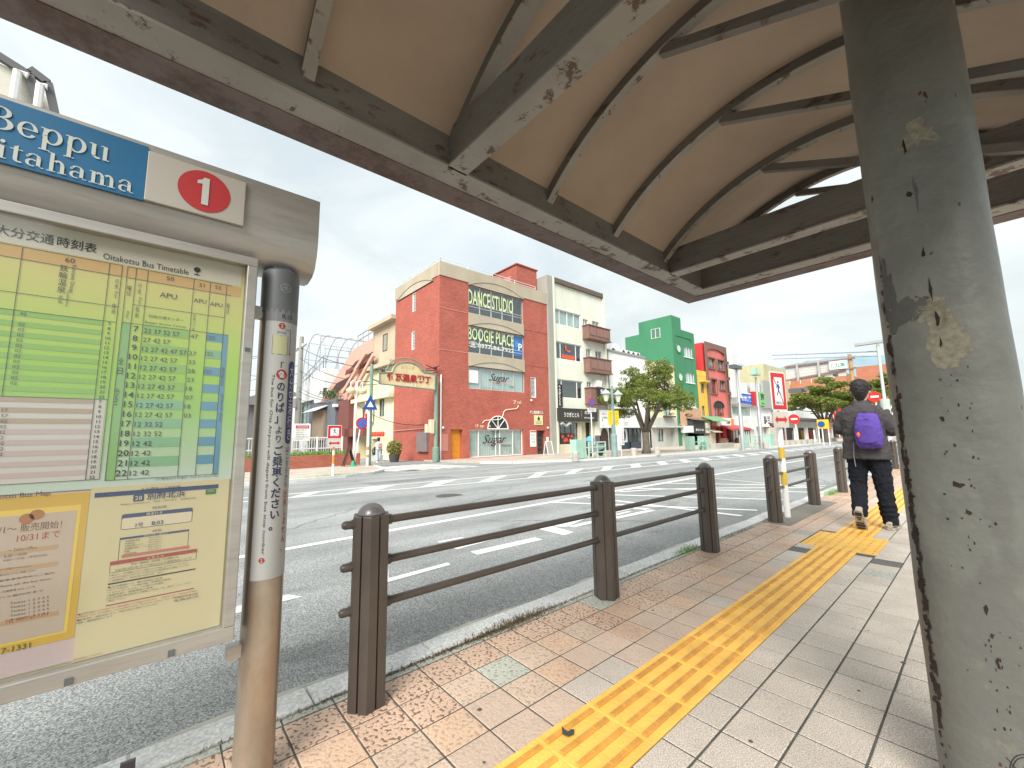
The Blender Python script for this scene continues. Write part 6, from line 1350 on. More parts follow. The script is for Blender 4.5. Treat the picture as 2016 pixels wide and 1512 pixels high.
# green gateway with the hot-spring lane sign
m_gg = mat('faded_green_paint', (.16,.27,.21), rough=.6, var=.2, vs=2, dirt=.5, dcol=(.28,.2,.12), ds=2); m_sgc = mat('sign_cream_board', (.62,.50,.30), rough=.6, var=.12, vs=1.5, dirt=.4, dcol=(.42,.28,.14), ds=1)
ag = thing('gateway_sign', (-24.0,12,sw(-24)), 'cream arched hot spring lane sign spanning two green poles over the side street', 'gateway')
Fg = FS2(-23.95)
MB().lathe((-23.95,13.95,sw(-24)-.05),[(.22,0),(.22,.9),(.14,.95),(.13,5.6)],12).build('pole', m_gg, ag); MB().lathe((-22.8,9.05,road_z(-22.8)),[(.2,0),(.2,.12),(.10,.15),(.09,5.85)],12).build('pole', m_gg, ag)
bd = MB(); pts = [(9.85,3.55+.9),(9.85,3.55+.0),(9.85,4.38-.02)]
b0l, b1l = (9.85, 4.38), (13.75, 4.30)
out_ = [(9.95,3.52),(13.65,3.43-.05),(13.65,5.05),(12.7,5.2)]
prof = [(9.95,3.70),(13.68,3.60),(13.68,5.02),(12.62,5.12)]+[(11.55+1.0*math.cos(R(a)),5.12+.95*math.sin(R(a))) for a in range(0,181,15)]+[(9.95,5.12)]
prof = [(a_, b_) for a_, b_ in prof]
# measured corners of the board in the photograph
prof = [(9.9,4.35),(13.72,4.22),(13.72,5.28),(12.85,5.32)]+[(11.75+.95*math.cos(R(a)),5.32+.55*math.sin(R(a))) for a in range(15,166,15)]+[(10.7,5.12),(9.9,5.02)]
Fg_ = MB().ext([Fg(a_,b_-.0,0) for a_, b_ in prof], (.22,0,0)); brd = Fg_.build('board', m_sgc, ag)
q = MB().tube([Fg(a_,b_,.24) for a_, b_ in prof+[prof[0]]],.045,6); q.tube([Fg(10.3,5.2,.1)]+[Fg(11.75+1.3*math.cos(R(a)),5.30+.85*math.sin(R(a)),.1) for a in range(170,9,-16)]+[Fg(13.6,5.35,.1)],.04,6)
for z in (4.5,5.1): q.bar(Fg(13.7,z,.1),Fg(13.95,z,.1),.06,.06); q.bar((-23.0,9.1,z),(-23.85,9.95,z),.06,.06)
q.build('frame', m_gg, brd)
txt('竹瓦温泉横丁', Fg, 10.35, 4.58, .52, mat('neon_letter_red',(.33,.02,.02),rough=.5), brd, d=.27, w=3.05, off=.045); txt('入口', Fg, 11.55, 4.32, .2, m_lw, brd, d=.27, w=.75); txt('ようこそ', Fg, 11.75, 5.42, .2, flat('faint_ink',(.42,.3,.15)), brd, d=.24, center=True)
q = MB()
for k in range(4): q.tube([(-24.0,13.95,5.5),(-24.1,14.1,5.6+.1*k),(-24.05,13.2+.25*k,5.9-.08*k)],.03,5)
q.tube([(-24.0,14.2,5.9),(-24.0,13.2,5.6)],.04,5); q.build('cable_bracket', m_rbr, ag)
MB().box(-24.15,-23.8,13.5,13.75,1.35,2.25).build('junction_box', flat('box_cream',(.6,.54,.38)), ag); MB().box(-24.1,-23.85,13.2,13.5,1.4,1.95).build('junction_box', flat('box_cream2',(.6,.56,.42)), ag)
# crossing sign on its own post at that green pole
ps_ = thing('crossing_sign', (-22.6,9.0,sw(-22.6)), 'blue pedestrian crossing sign on a white pole with orange band at the street corner', 'sign')
for a, b, m in ((0,.45,m_wht),(.45,.60,m_org),(.60,.85,m_wht),(.85,1.05,m_org),(1.05,3.6,m_wht)): MB().tube([(-22.55,8.85,sw(-22.6)+a),(-22.55,8.85,sw(-22.6)+b)],.07,10,cap=False).build('pole_band', m, ps_, smooth='all')
Fc = FS2(-22.45); zc = 3.1; MB().ext([Fc(8.45,zc-.42,0),Fc(9.3,zc-.42,0),Fc(8.875,zc+.42,0)],(.03,0,0)).build('triangle_plate', m_signblue, ps_)
q = MB().ext([Fc(8.875+.22*math.cos(R(a)),zc-.16+.22*math.sin(R(a)),.032) for a in (90,210,330)],(.01,0,0)).build('walker', m_signwhite, ps_)
# no stopping sign next to it
def no_stop(x, y, z, r, label, base, post=True, lean=0, plate=False):
    t = thing('no_parking_sign', (x,y,base), label, 'sign'); F = FS2(x+.06)
    MB().tube([(x,y+lean,base),(x,y,z+r)],.035,10).build('pole', m_wht, t)
    MB().lathe(F(y,z,0),[(r,0),(r,.02)],32,(1,0,0)).build('disc', m_signred, t); MB().lathe(F(y,z,.021),[(r*.78,0),(r*.78,.008)],32,(1,0,0)).build('blue_face', flat('face_blue',srgb(60,110,190),.5), t)
    a = R(-45); MB().bar(F(y-r*.8*math.cos(a),z-r*.8*math.sin(a),.036),F(y+r*.8*math.cos(a),z+r*.8*math.sin(a),.036),r*.16,.008,(1,0,0)).build('slash', m_signred, t)
    if plate:
        p_ = F.box(MB(),y-r*1.35,y+r*1.35,z-r*1.15-.24,z-r*1.15,0,.02).build('plate', m_signwhite, t); txt('路線停車時間を除く', F, y, z-r*1.15-.11, .075, m_signblue, p_, d=.025, center=True, w=r*2.3); txt('このバス停から', F, y, z-r*1.15-.21, .075, m_signblue, p_, d=.025, center=True, w=r*2)
    return t
no_stop(-15.9,20.16,3.09,.30,'round blue no parking sign with white plate by the nearest mint rack',sw(-15.9),plate=True)
no_stop(-23.3,8.75,1.95,.34,'round blue no parking sign by the twin globe lamp at the street corner',sw(-23.3),lean=-.35)
# globe lamp with two shades
gl = thing('street_lamp', (-23.5,8.45,sw(-23.5)), 'white lamp post with two pale globe shades at the corner planter', 'lamp'); MB().tube([(-23.5,8.42,sw(-23.5)),(-23.5,8.48,4.2)],.065,10).build('pole', m_wht, gl)
for s_ in (-1,1):
    MB().tube([(-23.5,8.48,4.1),(-23.5,8.48+.06*s_,4.35),(-23.5,8.48+.2*s_,4.42),(-23.5,8.48+.34*s_,4.3),(-23.5,8.48+.34*s_,4.0)],.03,6).build('arm', m_wht, gl)
    MB().lathe((-23.5,8.48+.34*s_,3.62),[(.05,0),(.2,.06),(.26,.18),(.22,.3),(.08,.38)],14).build('globe', mat('globe_cream',(.68,.6,.38),rough=.4), gl, smooth=True)
# left corner: no crossing sign, planter, rail fence, boards
sg2 = thing('traffic_sign', (-16.4,5.12,sw(-16.4)), 'red bordered no crossing sign on an orange banded post on the far corner', 'sign'); zb = sw(-16.4)
for a, b, m in ((0,.45,m_wht),(.45,.78,m_org),(.78,.95,m_wht),(.95,1.12,m_org),(1.12,1.2,m_wht)): MB().tube([(-16.4,5.12,zb+a),(-16.4,5.12,zb+b)],.045,12,cap=False).build('pole_band', m, sg2, smooth='all')
Fs = FS2(-16.34); crossing_sign(sg2, Fs, 5.11, 1.12, 1.63, .52)
m_plb = brickwork('planter_brick', (.40,.13,.085), (.75,.7,.7), (1.3,1.6,1.6), .21, .07); pz0 = sw(-23.5)
pl = thing('brick_planter', (-23.8,5,pz0), 'long low red brick planter along the far corner', 'planter')
p0, p1 = Vector((-23.05,5.2-4,pz0)), Vector((-24.4,8.9,pz0)); dr = (p1-p0).normalized(); nr = Vector((-dr.y,dr.x,0))
def wallseg(a, b, h, t, m, name, par): MB().obox((a+b)/2+Vector((0,0,h/2-.1)),(dr, nr,(0,0,1)),((b-a).length/2,t/2,h/2+.1)).build(name,m,par)
wallseg(p0-dr*12,p1,.66,.2,m_plb,'brick_wall',pl); wallseg(p0-dr*12+nr*1.3,p1+nr*1.3,.66,.2,m_plb,'brick_wall',pl); wallseg(p0-dr*12+nr*.65,p1+nr*.65-dr*.3,.55,1.08,m_earth,'soil',pl)
MB().obox((p1+(p1+nr*1.3))/2+Vector((0,0,.23))+dr*.1,(nr,dr,(0,0,1)),(.76,.1,.43)).build('brick_wall', m_plb, pl)
def leaves(q, g, c, rad, n, size, flatn=0):
    for _ in range(n):
        while True:
            v = Vector((g.uniform(-1,1),g.uniform(-1,1),g.uniform(-1,1)))
            if v.length <= 1: break
        p = Vector(c)+Vector((v.x*rad[0],v.y*rad[1],v.z*rad[2])); a = Vector((g.gauss(0,1),g.gauss(0,1),g.gauss(0,.5))).normalized()*size*g.uniform(.6,1.3); b = a.orthogonal().normalized()*size*.45; b.rotate(Matrix.Rotation(g.uniform(0,6.28),3,a.normalized()))
        q.add([p-a,p+b,p+a,p-b],[(0,1,2,3)])
def leafmat(name, c, c2):
    m = mat(name, c, rough=.6, var=.3, vs=1.5, spec=.3); t = m.node_tree; b = t.nodes['Principled BSDF']; old = b.inputs['Base Color'].links[0].from_socket
    g = t.nodes.new('ShaderNodeNewGeometry'); mm = t.nodes.new('ShaderNodeMix'); mm.data_type = 'RGBA'; mm.inputs[7].default_value = c2+(1,); t.links.new(g.outputs['Random Per Island'], mm.inputs[0]); t.links.new(old, mm.inputs[6]); t.links.new(mm.outputs[2], b.inputs['Base Color'])
    tr = t.nodes.new('ShaderNodeBsdfTranslucent'); t.links.new(mm.outputs[2], tr.inputs[0]); ms = t.nodes.new('ShaderNodeMixShader'); ms.inputs[0].default_value = .35; o = t.nodes['Material Output']
    t.links.new(b.outputs[0], ms.inputs[1]); t.links.new(tr.outputs[0], ms.inputs[2]); t.links.new(ms.outputs[0], o.inputs['Surface']); return m
m_leaf = leafmat('zelkova_leaf', (.085,.15,.03), (.30,.33,.075)); m_hedge = leafmat('hedge_leaf', (.13,.30,.04), (.24,.42,.08)); m_bark = mat('bark', (.115,.10,.08), rough=.9, var=.3, vs=6, bump=.5, bs=15)
g = random.Random(8); q = MB()
for k in range(60): c = p0-dr*6+nr*.65+dr*(k*.235); leaves(q, g, (c.x,c.y,pz0+.68), (.6,.5,.2), 120, .055)
tag(q.build('hedge', m_hedge, kind='stuff'), 'low bright green shrubs filling the brick planter', 'hedge')
wf = thing('rail_fence', (-25.3,5,pz0), 'white metal rail fence behind the brick planter', 'fence'); q = MB(); f0, f1 = p0-dr*6+nr*1.7, p1+nr*1.7
for z in (.98,1.6): MB().bar(f0+Vector((0,0,z)),f1+Vector((0,0,z)),.06,.07).build('rail', m_wht, wf)
nb_ = int((f1-f0).length/1.5)
for k in range(nb_+1): c = f0+(f1-f0)*k/nb_; MB().bar(c, c+Vector((0,0,1.66)),.09,.09).build('post', m_wht, wf)
q = MB(); nn = int((f1-f0).length/.14)
for k in range(nn): c = f0+(f1-f0)*k/nn; q.bar(c+Vector((0,0,.3)), c+Vector((0,0,1.57)),.025,.025)
q.build('pickets', m_wht, wf, kind='stuff')
wfb = FS2(-26.2); nb2 = thing('notice_sign', (-26.2,6.4,sw(-26.2)), 'white parking notice board with a red heading behind the white fence', 'sign'); o = wfb.box(MB(),5.92,6.8,1.0,2.0,0,.04).build('board', m_signwhite, nb2)
wfb.box(MB(),6.0,6.72,1.72,1.9,.041,.045).build('heading', m_signred, o); txt('月極契約駐車場', wfb, 6.36, 1.76, .1, m_signwhite, o, d=.05, center=True, w=.6)
for k in range(5): txt('無断駐車はご遠慮ください', wfb, 6.03, 1.6-.13*k, .07, m_ink, o, d=.05, w=(.6,.5,.62,.66,.4)[k])
for y_ in (6.05,6.66): MB().box(-26.25,-26.2,y_-.03,y_+.03,sw(-26.2),1.0).build('leg', m_galv, nb2)
for k, (px, py) in enumerate(((686,890),)):
    ab = thing('sandwich_board', (-23,8.0,sw(-23)), 'dark wooden sandwich board in front of the brick planter', 'sign board')
    for s_ in (-1,1):
        q = MB(); zz = sw(-23); 
        for e_ in (-.28,.28): q.bar((-23+.0+e_*.6,8.0+s_*.32+0,zz),(-23+e_*.6,8.0+s_*.02,zz+1.0),.05,.04)
        q.bar((-23.17,8.0+s_*.3,zz+.1),(-22.83,8.0+s_*.3,zz+.1),.04,.05); q.build('frame_side', m_tim, ab)
        q = MB().face([(-23.15,8.0+s_*.29,zz+.12),(-22.85,8.0+s_*.29,zz+.12),(-22.85,8.0+s_*.03,zz+.93),(-23.15,8.0+s_*.03,zz+.93)]).build('panel', m_ink, ab)
gc = thing('green_cone', (-22.9,8.2,sw(-23)), 'small green weight at the foot of the dark sandwich board', 'cone'); MB().lathe((-22.7,8.12,sw(-23)),[(.22,0),(.22,.05),(.1,.1),(.06,.32)],10).build('body', flat('green_plastic',(.03,.35,.2),.5), gc)
# potted bush and woman in the side street
pb = thing('potted_bush', (-27.5,12.6,sw(-27)), 'leafy bush in a dark pot by the brick wall in the side street', 'plant'); g = random.Random(4); q = MB(); leaves(q,g,(-27.5,12.7,.35),(.55,.55,.6),900,.09); q.build('foliage', leafmat('bush_leaf',(.2,.24,.07),(.4,.36,.12)), pb); MB().lathe((-27.5,12.7,sw(-27)-.1),[(.3,0),(.4,.5),(.38,.5)],12).build('pot', flat('pot_dark',(.08,.08,.08)), pb)
pb = thing('potted_bush', (-31,12.9,sw(-31)), 'small dark shrub in a box beside the cream house door', 'plant'); q = MB(); leaves(q,g,(-31,12.9,.05),(.4,.4,.5),500,.08); q.build('foliage', leafmat('shrub_leaf',(.05,.09,.03),(.1,.14,.05)), pb); MB().box(-31.5,-30.5,12.6,13.2,sw(-31)-.1,-.2).build('box', m_lg, pb)
# utility pole and wires
up = thing('utility_pole', (-59.5,14.0,-1.2), 'grey concrete utility pole with cross arm and wires', 'utility pole'); c0 = Vector((-59.8,13.9,-1.3)); MB().lathe(tuple(c0),[(.42,0),(.26,16.2)],14).build('pole', m_concg, up, smooth=True)
MB().bar((-62.6,13.9,13.4),(-57.2,13.9,13.4),.18,.18).build('cross_arm', m_galv, up); MB().lathe((-59.8,13.4,5.2),[(.45,0),(.45,1.2)],12).build('transformer', m_galv, up)
for k in range(4): MB().lathe((-62.3+1.6*k,13.9,13.5),[(.1,0),(.12,.15),(.05,.35)],8).build('insulator', m_wht, up)
def wire(a, b, sag, r=.025):
    a, b = Vector(a), Vector(b); return MB().tube([a+(b-a)*t/10-Vector((0,0,sag*4*(t/10)*(1-t/10))) for t in range(11)], r, 4, cap=False)
q = MB()
WR = [((-59.8,13.8,13.4),(-24,14.1,5.6),1.0),((-59.8,13.8,12.0),(-35,14.0,6.0),.8),((-59.8,13.8,10.2),(-24,14.1,5.5),1.4),((-59.8,13.8,9.8),(-80,5,13),1.0),((-59.8,13.8,13.3),(-80,2,15),1.2),((-59.8,13.8,8.5),(-80,6,9),.5),((-59.8,13.8,7.5),(-40.0,14,4.8),.6),((-59.8,13.8,8.0),(-31.5,14,4.6),1.1),((-59.8,13.8,11.0),(-80,3,11),1.6),((-59.8,13.8,6.5),(-45,13.6,4.9),.4),((-59.8,13.8,13.4),(-75,-4,11),1.0),((-40,14,4.8),(-24,14,2.0),.9)]
for a, b, s_ in WR: w = wire(a,b,s_,.03); q.add(w.v,w.f)
tag(q.build('overhead_wires', m_ink, kind='stuff'), 'dark overhead wires running from the utility pole', 'wires')
# green rack benches along the far kerb
m_mint = mat('mint_paint', (.33,.52,.43), rough=.6, var=.12, vs=3, dirt=.2, dcol=(.25,.3,.25))
def rack(x, y, lab, n=2):
    z = sw(x); t = thing('mint_rack', (x,y,z), lab, 'street rack', 'mint green racks and boxes along the far kerb')
    q = MB().box(x-.55,x-.1,y-.05,y+.75,z+.05,z+1.1).build('cabinet', m_mint, t)
    w = 1.55
    for k in range(3): MB().bar((x+.15,y+.75+w*k/2,z),(x+.15,y+.75+w*k/2,z+.95),.07,.07).build('leg', m_mint, t)
    for zz in (.35,.65,.93): MB().bar((x+.15,y+.75,z+zz),(x+.15,y+.75+w,z+zz),.06,.07).build('rail', m_mint, t)
    MB().box(x-.25,x+.15,y+.78,y+.72+w,z+.62,z+.66).build('shelf', m_mint, t)
    return t
rack(-15.2,18.0,'mint green rack with a cabinet by the no parking sign, nearest of the racks')
rack(-15.4,32.0,'mint green rack with a cabinet in front of the pale yellow building')
rack(-13.1,36.8,'mint green rack beside the grey lamp post, farthest of the racks')
for k, (x, y, lab) in enumerate(((-15.6,34.3,'mint green and blue box between rack and low wall outside the green building'),(-12.9,41.5,'small mint green box by the second grey lamp post'))):
    t = thing('mint_box', (x,y,sw(x)), lab, 'cabinet', 'mint green racks and boxes along the far kerb'); MB().box(x-.4,x+.1,y,y+.95,sw(x),sw(x)+1.05).build('body', m_mint, t, bevel=.02); MB().box(x-.42,x+.12,y-.02,y+.97,sw(x)+1.05,sw(x)+1.1).build('lid', flat('pale_blue',(.42,.52,.55)), t)
# bollards and low stone blocks on the far kerb
m_stone = mat('stone_block', (.40,.38,.34), rough=.85, var=.2, vs=5)
labs = ['low round stone bollard near the brick corner building','low stone bollard just left of the street tree trunk','low stone bollard just right of the street tree trunk','low stone bollard right of the last grey lamp post']
for k, (px, py) in enumerate(((1133,906),(1248,897),(1294,895),(1508,881))):
    p = hg(px,py,.1); r_ = .2; tag(MB().lathe(tuple(p),[(r_,-.05),(r_,.42),(r_*.8,.48)],10).build('stone_bollard', m_stone), labs[k], 'bollard', 'stone bollards on the far kerb')
for k in range(11):
    px = 1528+11.5*k; p = hg(px,878-.9*k,.1)
    tag(MB().box(p.x-.2,p.x+.2,p.y-.35,p.y+.35,p.z-.05,p.z+.42).build('stone_block', m_stone), '%s grey stone block from the left in the low row along the distant kerb' % ['first','second','third','fourth','fifth','sixth','seventh','eighth','ninth','tenth','last'][k], 'block', 'grey stone blocks along the distant kerb')
lb = thing('low_wall', (-15.2,37,sw(-15)), 'low grey stone seat wall outside the yellow and coral buildings', 'wall'); 
for k in range(4): MB().box(-15.8,-15.2,35.8+.98*k,36.72+.98*k,sw(-15)-.1,sw(-15)+.42).build('stone', m_stone, lb)
# lamps
lt = thing('street_lamp', (-14.9,22.3,sw(-15)), 'green twin lantern lamp post with yellow banners beside the street tree', 'lamp'); x_, y_ = -14.9, 21.0
MB().lathe((x_,y_,sw(-15)),[(.19,0),(.19,1.3),(.13,1.4),(.09,2.6),(.07,4.3)],10).build('pole', mat('lamp_teal',(.20,.28,.27),var=.2), lt)
for s_ in (-1,1):
    yy_ = y_+.62*s_; MB().tube([(x_,y_,3.0),(x_,y_+.35*s_,2.85),(x_,yy_,3.1)],.03,6).build('arm', m_gg, lt)
    o = MB().lathe((x_,yy_,3.1),[(.1,0),(.22,.45)],8).build('lantern_glass', flat('lamp_cream',(.6,.6,.5),.3), lt); MB().lathe((x_,yy_,3.55),[(.33,0),(.3,.04),(.05,.26),(.02,.32)],8).build('lantern_roof', flat('roof_bluegrey',(.35,.42,.45)), o)
for s_, tx in ((-1,'湯けむり'),(1,'べっぷ')):
    a0, a1 = (y_-.55,y_-.08) if s_ < 0 else (y_+.08,y_+.55); Fb = FS2(x_+.02)
    o = MB().ext([Fb(a0,2.55,0),Fb(a1,2.55,0),Fb(a1,1.75,0),Fb((a0+a1)/2,1.6,0),Fb(a0,1.75,0)],(.015,0,0)).build('banner', flat('banner_yellow',srgb(240,200,40),.7), lt)
    txt(tx, Fb, (a0+a1)/2, 1.8, .65, m_signred if s_ > 0 else m_org, o, d=.02, vert=True, center=True, w=.18)
ls = thing('street_flag', (-14.7,21.6,sw(-15)), 'narrow white vertical flag with red lettering by the lantern lamp post', 'flag'); Fb = FS2(-14.7); o = Fb.box(MB(),21.45,21.75,.45,1.7,0,.01).build('cloth', m_lw, ls); txt('くじびき会場', Fb, 21.6, .5, 1.1, m_signred, o, d=.02, vert=True, center=True, w=.16); MB().tube([(-14.7,21.42,sw(-15)),(-14.7,21.42,1.8)],.015,5).build('pole', m_wht, ls)
def tall_lamp(px, py, ptop, lab, head=True):
    p = hg(px,py,.1); t = thing('street_lamp', tuple(p), lab, 'lamp', 'tall grey lamp posts on the far pavement'); zt = hx(px,ptop,p.x).z
    MB().lathe(tuple(p),[(.16,-.1),(.15,2.8),(.11,2.9),(.08,zt-p.z)],10).build('pole', m_galv, t, smooth=True)
    if head: MB().box(p.x-.2,p.x+.25,p.y-1.0,p.y+.5,zt,zt+.28).build('lamp_head', m_dark, t)
    MB().bar((p.x,p.y-.5,zt*.55),(p.x,p.y+2.0,zt*.55),.07,.07).build('cross_bar', m_galv, t); return t
tall_lamp(1463,884,730,'tall grey lamp post with a dark head before the white sign tower'); tall_lamp(1500,881,745,'second tall grey lamp post by the red ramen sign',head=False)
q = MB(); p = hg(1500,881,.1); zt = hx(1490,740,p.x).z; 
t = thing('camera_box', (p.x,p.y,zt), 'mint green equipment box on top of the second grey post', 'equipment'); MB().box(p.x-.2,p.x+.3,p.y-.9,p.y+.4,zt,zt+.15).box(p.x-.12,p.x+.2,p.y-.5,p.y+.05,zt+.15,zt+.65).build('housing', m_mint, t)
p = Vector((-2.35, 15.2, 0)); 
Lm = hx(1738,760,-2.35); yb3 = Lm.y
t = thing('street_lamp', (-2.35,yb3,0), 'pale lamp post behind the walking person at the shelter column edge', 'lamp'); zt = hx(1722,672,-2.35).z
MB().lathe((-2.35,yb3,-.05),[(.09,0),(.085,2.0),(.05,2.1),(.045,zt)],12).build('pole', mat('pale_green_post',(.42,.47,.45)), t, smooth=True); MB().box(-3.0,-2.2,yb3-.12,yb3+.12,zt,zt+.09).build('lamp_head', m_galv, t); MB().lathe((-2.35,yb3,-.05),[(.14,1.6),(.14,2.3)],12).build('control_box', mat('pale_green_box',(.40,.47,.44)), t)
q = MB(); q.tube([(-2.35,yb3,zt*.93),(-7.5,yb3+6,zt*1.25)],.03,6).tube([(-2.35,yb3,zt*.89),(-7.5,yb3+6,zt*1.2)],.02,6).build('signal_arm', mat('arm_blue',(.35,.48,.6)), t)
# gantry seen from behind
Y = 85; gt = thing('sign_gantry', (-13.6,Y,-.5), 'road sign gantry seen from behind with ochre post over the far road', 'gantry'); G_ = lambda a, b: None
MB().lathe((-13.6,Y,-.9),[(.30,0),(.26,14.4)],14).build('post', mat('ochre_post',(.40,.24,.10),rough=.7,var=.2), gt, smooth=True)
for z0, z1 in ((12.7,12.5),(10.25,10.9)): MB().bar((-22.8,Y-.3,z0-.1),(-12.9,Y-.3,z1+.25),.25,.25).build('beam', mat('gantry_brown',(.25,.14,.11)), gt)
for k in range(5): MB().box(-22.8,-14.3,Y-.05+.01*k,Y+.05+.01*k,10.05+.54*k,10.53+.54*k).build('sign_back', mat('sign_back_grey',(.52,.50,.47),var=.06), gt)
for x in (-20.9,-17.8): MB().box(x-.15,x+.15,Y-.5,Y-.2,9.9,13.0).build('upright', mat('upright_grey',(.38,.36,.34)), gt)
FG = FR((0,Y-.6,0),(1,0,0),(0,-1,0)); o = FG.box(MB(),-16.3,-14.0,11.2,12.55,0,.05).build('white_sign', m_lw, gt); txt('とね美', FG, -15.15, 11.45, .8, flat('sign_green',srgb(30,140,110),.5), o, d=.06, center=True, w=1.9, off=.02)
MB().lathe((-15.8,Y-.9,10.3),[(.28,0),(.4,.5)],10,(1,-.3,0)).build('signal_lamp', m_dark, gt)
ts = thing('traffic_signal', (-14.8,55,4), 'dark traffic signal heads just right of the white pole sign', 'signal'); c = hy(1566,769,52); MB().box(c.x-.6,c.x+.6,c.y-.2,c.y+.2,c.z-.25,c.z+.25).lathe((c.x+.9,c.y-.2,c.z),[(.28,0),(.2,.4)],10,(.6,-1,0)).build('heads', m_dark, ts); MB().tube([(c.x-1.4,c.y+.3,-.4),(c.x-1.4,c.y+.3,c.z)],.09,8).bar((c.x-1.4,c.y+.3,c.z),(c.x,c.y+.3,c.z),.08,.08).build('pole', m_galv, ts)
for k, (px, py, Yv, lab) in enumerate(((1563,825,50,'round red no entry sign on a cream post left of the distant tree'),(1721,781,50,'round red stop sign at the right shoulder of the walking person'))):
    c = hy(px,py,Yv); t = thing('road_sign', (c.x,c.y,-.3), lab, 'sign'); MB().lathe(tuple(c),[(.5,0),(.5,.03)],20,(.2,-1,0)).build('disc', m_signred, t); MB().box(c.x-.33,c.x+.33,c.y-.08,c.y-.04,c.z-.09,c.z+.09).build('white_bar', m_signwhite, t); MB().tube([(c.x+.1,c.y+.1,-.4),(c.x+.05,c.y+.1,c.z+.5)],.08,8).build('pole', mat('post_cream',(.55,.5,.4)), t)
c = hy(1617,835,50); t = thing('bus_stop_flag', (c.x,c.y,-.3), 'yellow and blue bus stop marker under the distant tree', 'bus stop'); MB().box(c.x-.35,c.x+.6,c.y,c.y+.05,c.z-.45,c.z+.45).build('yellow_plate', flat('marker_yellow',srgb(240,180,40)), t); MB().lathe((c.x,c.y-.03,c.z),[(.3,0),(.3,.02)],16,(0,-1,0)).build('blue_disc', m_signblue, t)
for dx in (0,.5): MB().tube([(c.x+dx,c.y+.1,-.3),(c.x+dx,c.y+.1,c.z)],.05,6).build('post', m_wht, t)
for k, (px, py0, py1) in enumerate(((1603,847,870),(1612,842,872))):
    a, b = hy(px-2,py0,48), hy(px+3,py1,48); tag(MB().box(a.x,b.x,48,48.1,b.z,a.z).build('standing_banner', m_lw), ['left white standing banner before the arcade','right white standing banner before the arcade'][k], 'banner', 'white banners before the arcade')
for k, (px, py0, py1, w_) in enumerate(((1632,822,852,6),(1644,812,842,7),(1662,840,858,6),(1628,845,865,4),(1652,800,815,8))):
    a, b = hy(px-w_/2,py0,70), hy(px+w_/2,py1,70); tag(MB().box(a.x,b.x,70,70.2,b.z,a.z).build('shop_banner', m_signred), ['small red shop banner behind the distant tree trunk','tall red shop banner right of the distant tree trunk','red banner near the left elbow of the walking person','lowest narrow red banner at the distant tree trunk','highest red shop sign under the distant crown'][k], 'banner', 'red shop banners at the far end')
b_ = thing('far_shops', (-6,110,-.5), 'low white and brown buildings closing the far end of the street', 'building'); MB().box(-14,6,112,130,-1,7).build('body', m_wh, b_); MB().box(-14,-4,111.7,111.95,-1,2.2).build('shop_fronts', flat('dim_front',(.12,.11,.11)), b_); MB().box(-14,4,111.6,111.9,2.3,3.2).build('fascia', flat('dim_red',srgb(170,60,50)), b_)
isl = structure(MB().box(-8.6,-5.4,54,62,-.3,.02), 'traffic_island', m_fpave)
# A-boards and scooter by the shops
for k, (x,y,lab) in enumerate(((-22.3,22.6,'white framed sandwich board at the brick building door'),)):
    t = thing('sandwich_board', (x,y,sw(x)), lab, 'sign board'); z = sw(x)
    for s_ in (-1,1):
        q = MB(); 
        for e_ in (0,.6): q.bar((x+s_*.25,y+e_,z),(x+s_*.02,y+e_,z+1.05),.05,.04)
        q.bar((x+s_*.24,y,z+.05),(x+s_*.24,y+.6,z+.05),.05,.05).bar((x+s_*.02,y,z+1.03),(x+s_*.02,y+.6,z+1.03),.05,.05); q.build('frame_side', m_wht, t)
        MB().face([(x+s_*.235,y+.03,z+.1),(x+s_*.235,y+.57,z+.1),(x+s_*.03,y+.57,z+1.0),(x+s_*.03,y+.03,z+1.0)]).build('panel', m_concg, t)
bc = thing('bicycle', (-17.2,22.4,sw(-17)), 'parked scooter with a pale blue cover behind the nearest mint rack', 'scooter'); x, y, z = -16.8, 21.0, sw(-16.8)
for dy in (0,1.15): MB().lathe((x-.04,y+dy,z+.27),[(.14,0),(.26,.0),(.26,.08),(.14,.08)],16,(1,0,0)).build('wheel', m_ink, bc)
MB().ext([(x-.12,y-.1,z+.35),(x-.12,y+.25,z+.3),(x-.12,y+.5,z+.3),(x-.12,y+1.3,z+.45),(x-.12,y+1.35,z+.75),(x-.12,y+.6,z+.72),(x-.12,y+.45,z+.45),(x-.12,y+.2,z+1.0),(x-.12,y+.05,z+1.0)],(.26,0,0)).build('body', flat('scooter_grey',(.25,.27,.28),.4), bc, bevel=.03)
MB().lathe((x,y+.1,z+1.0),[(.1,-.15),(.28,0),(.25,.2),(.08,.3)],10).build('cover', flat('cover_blue',srgb(90,170,200),.6), bc, smooth=True)

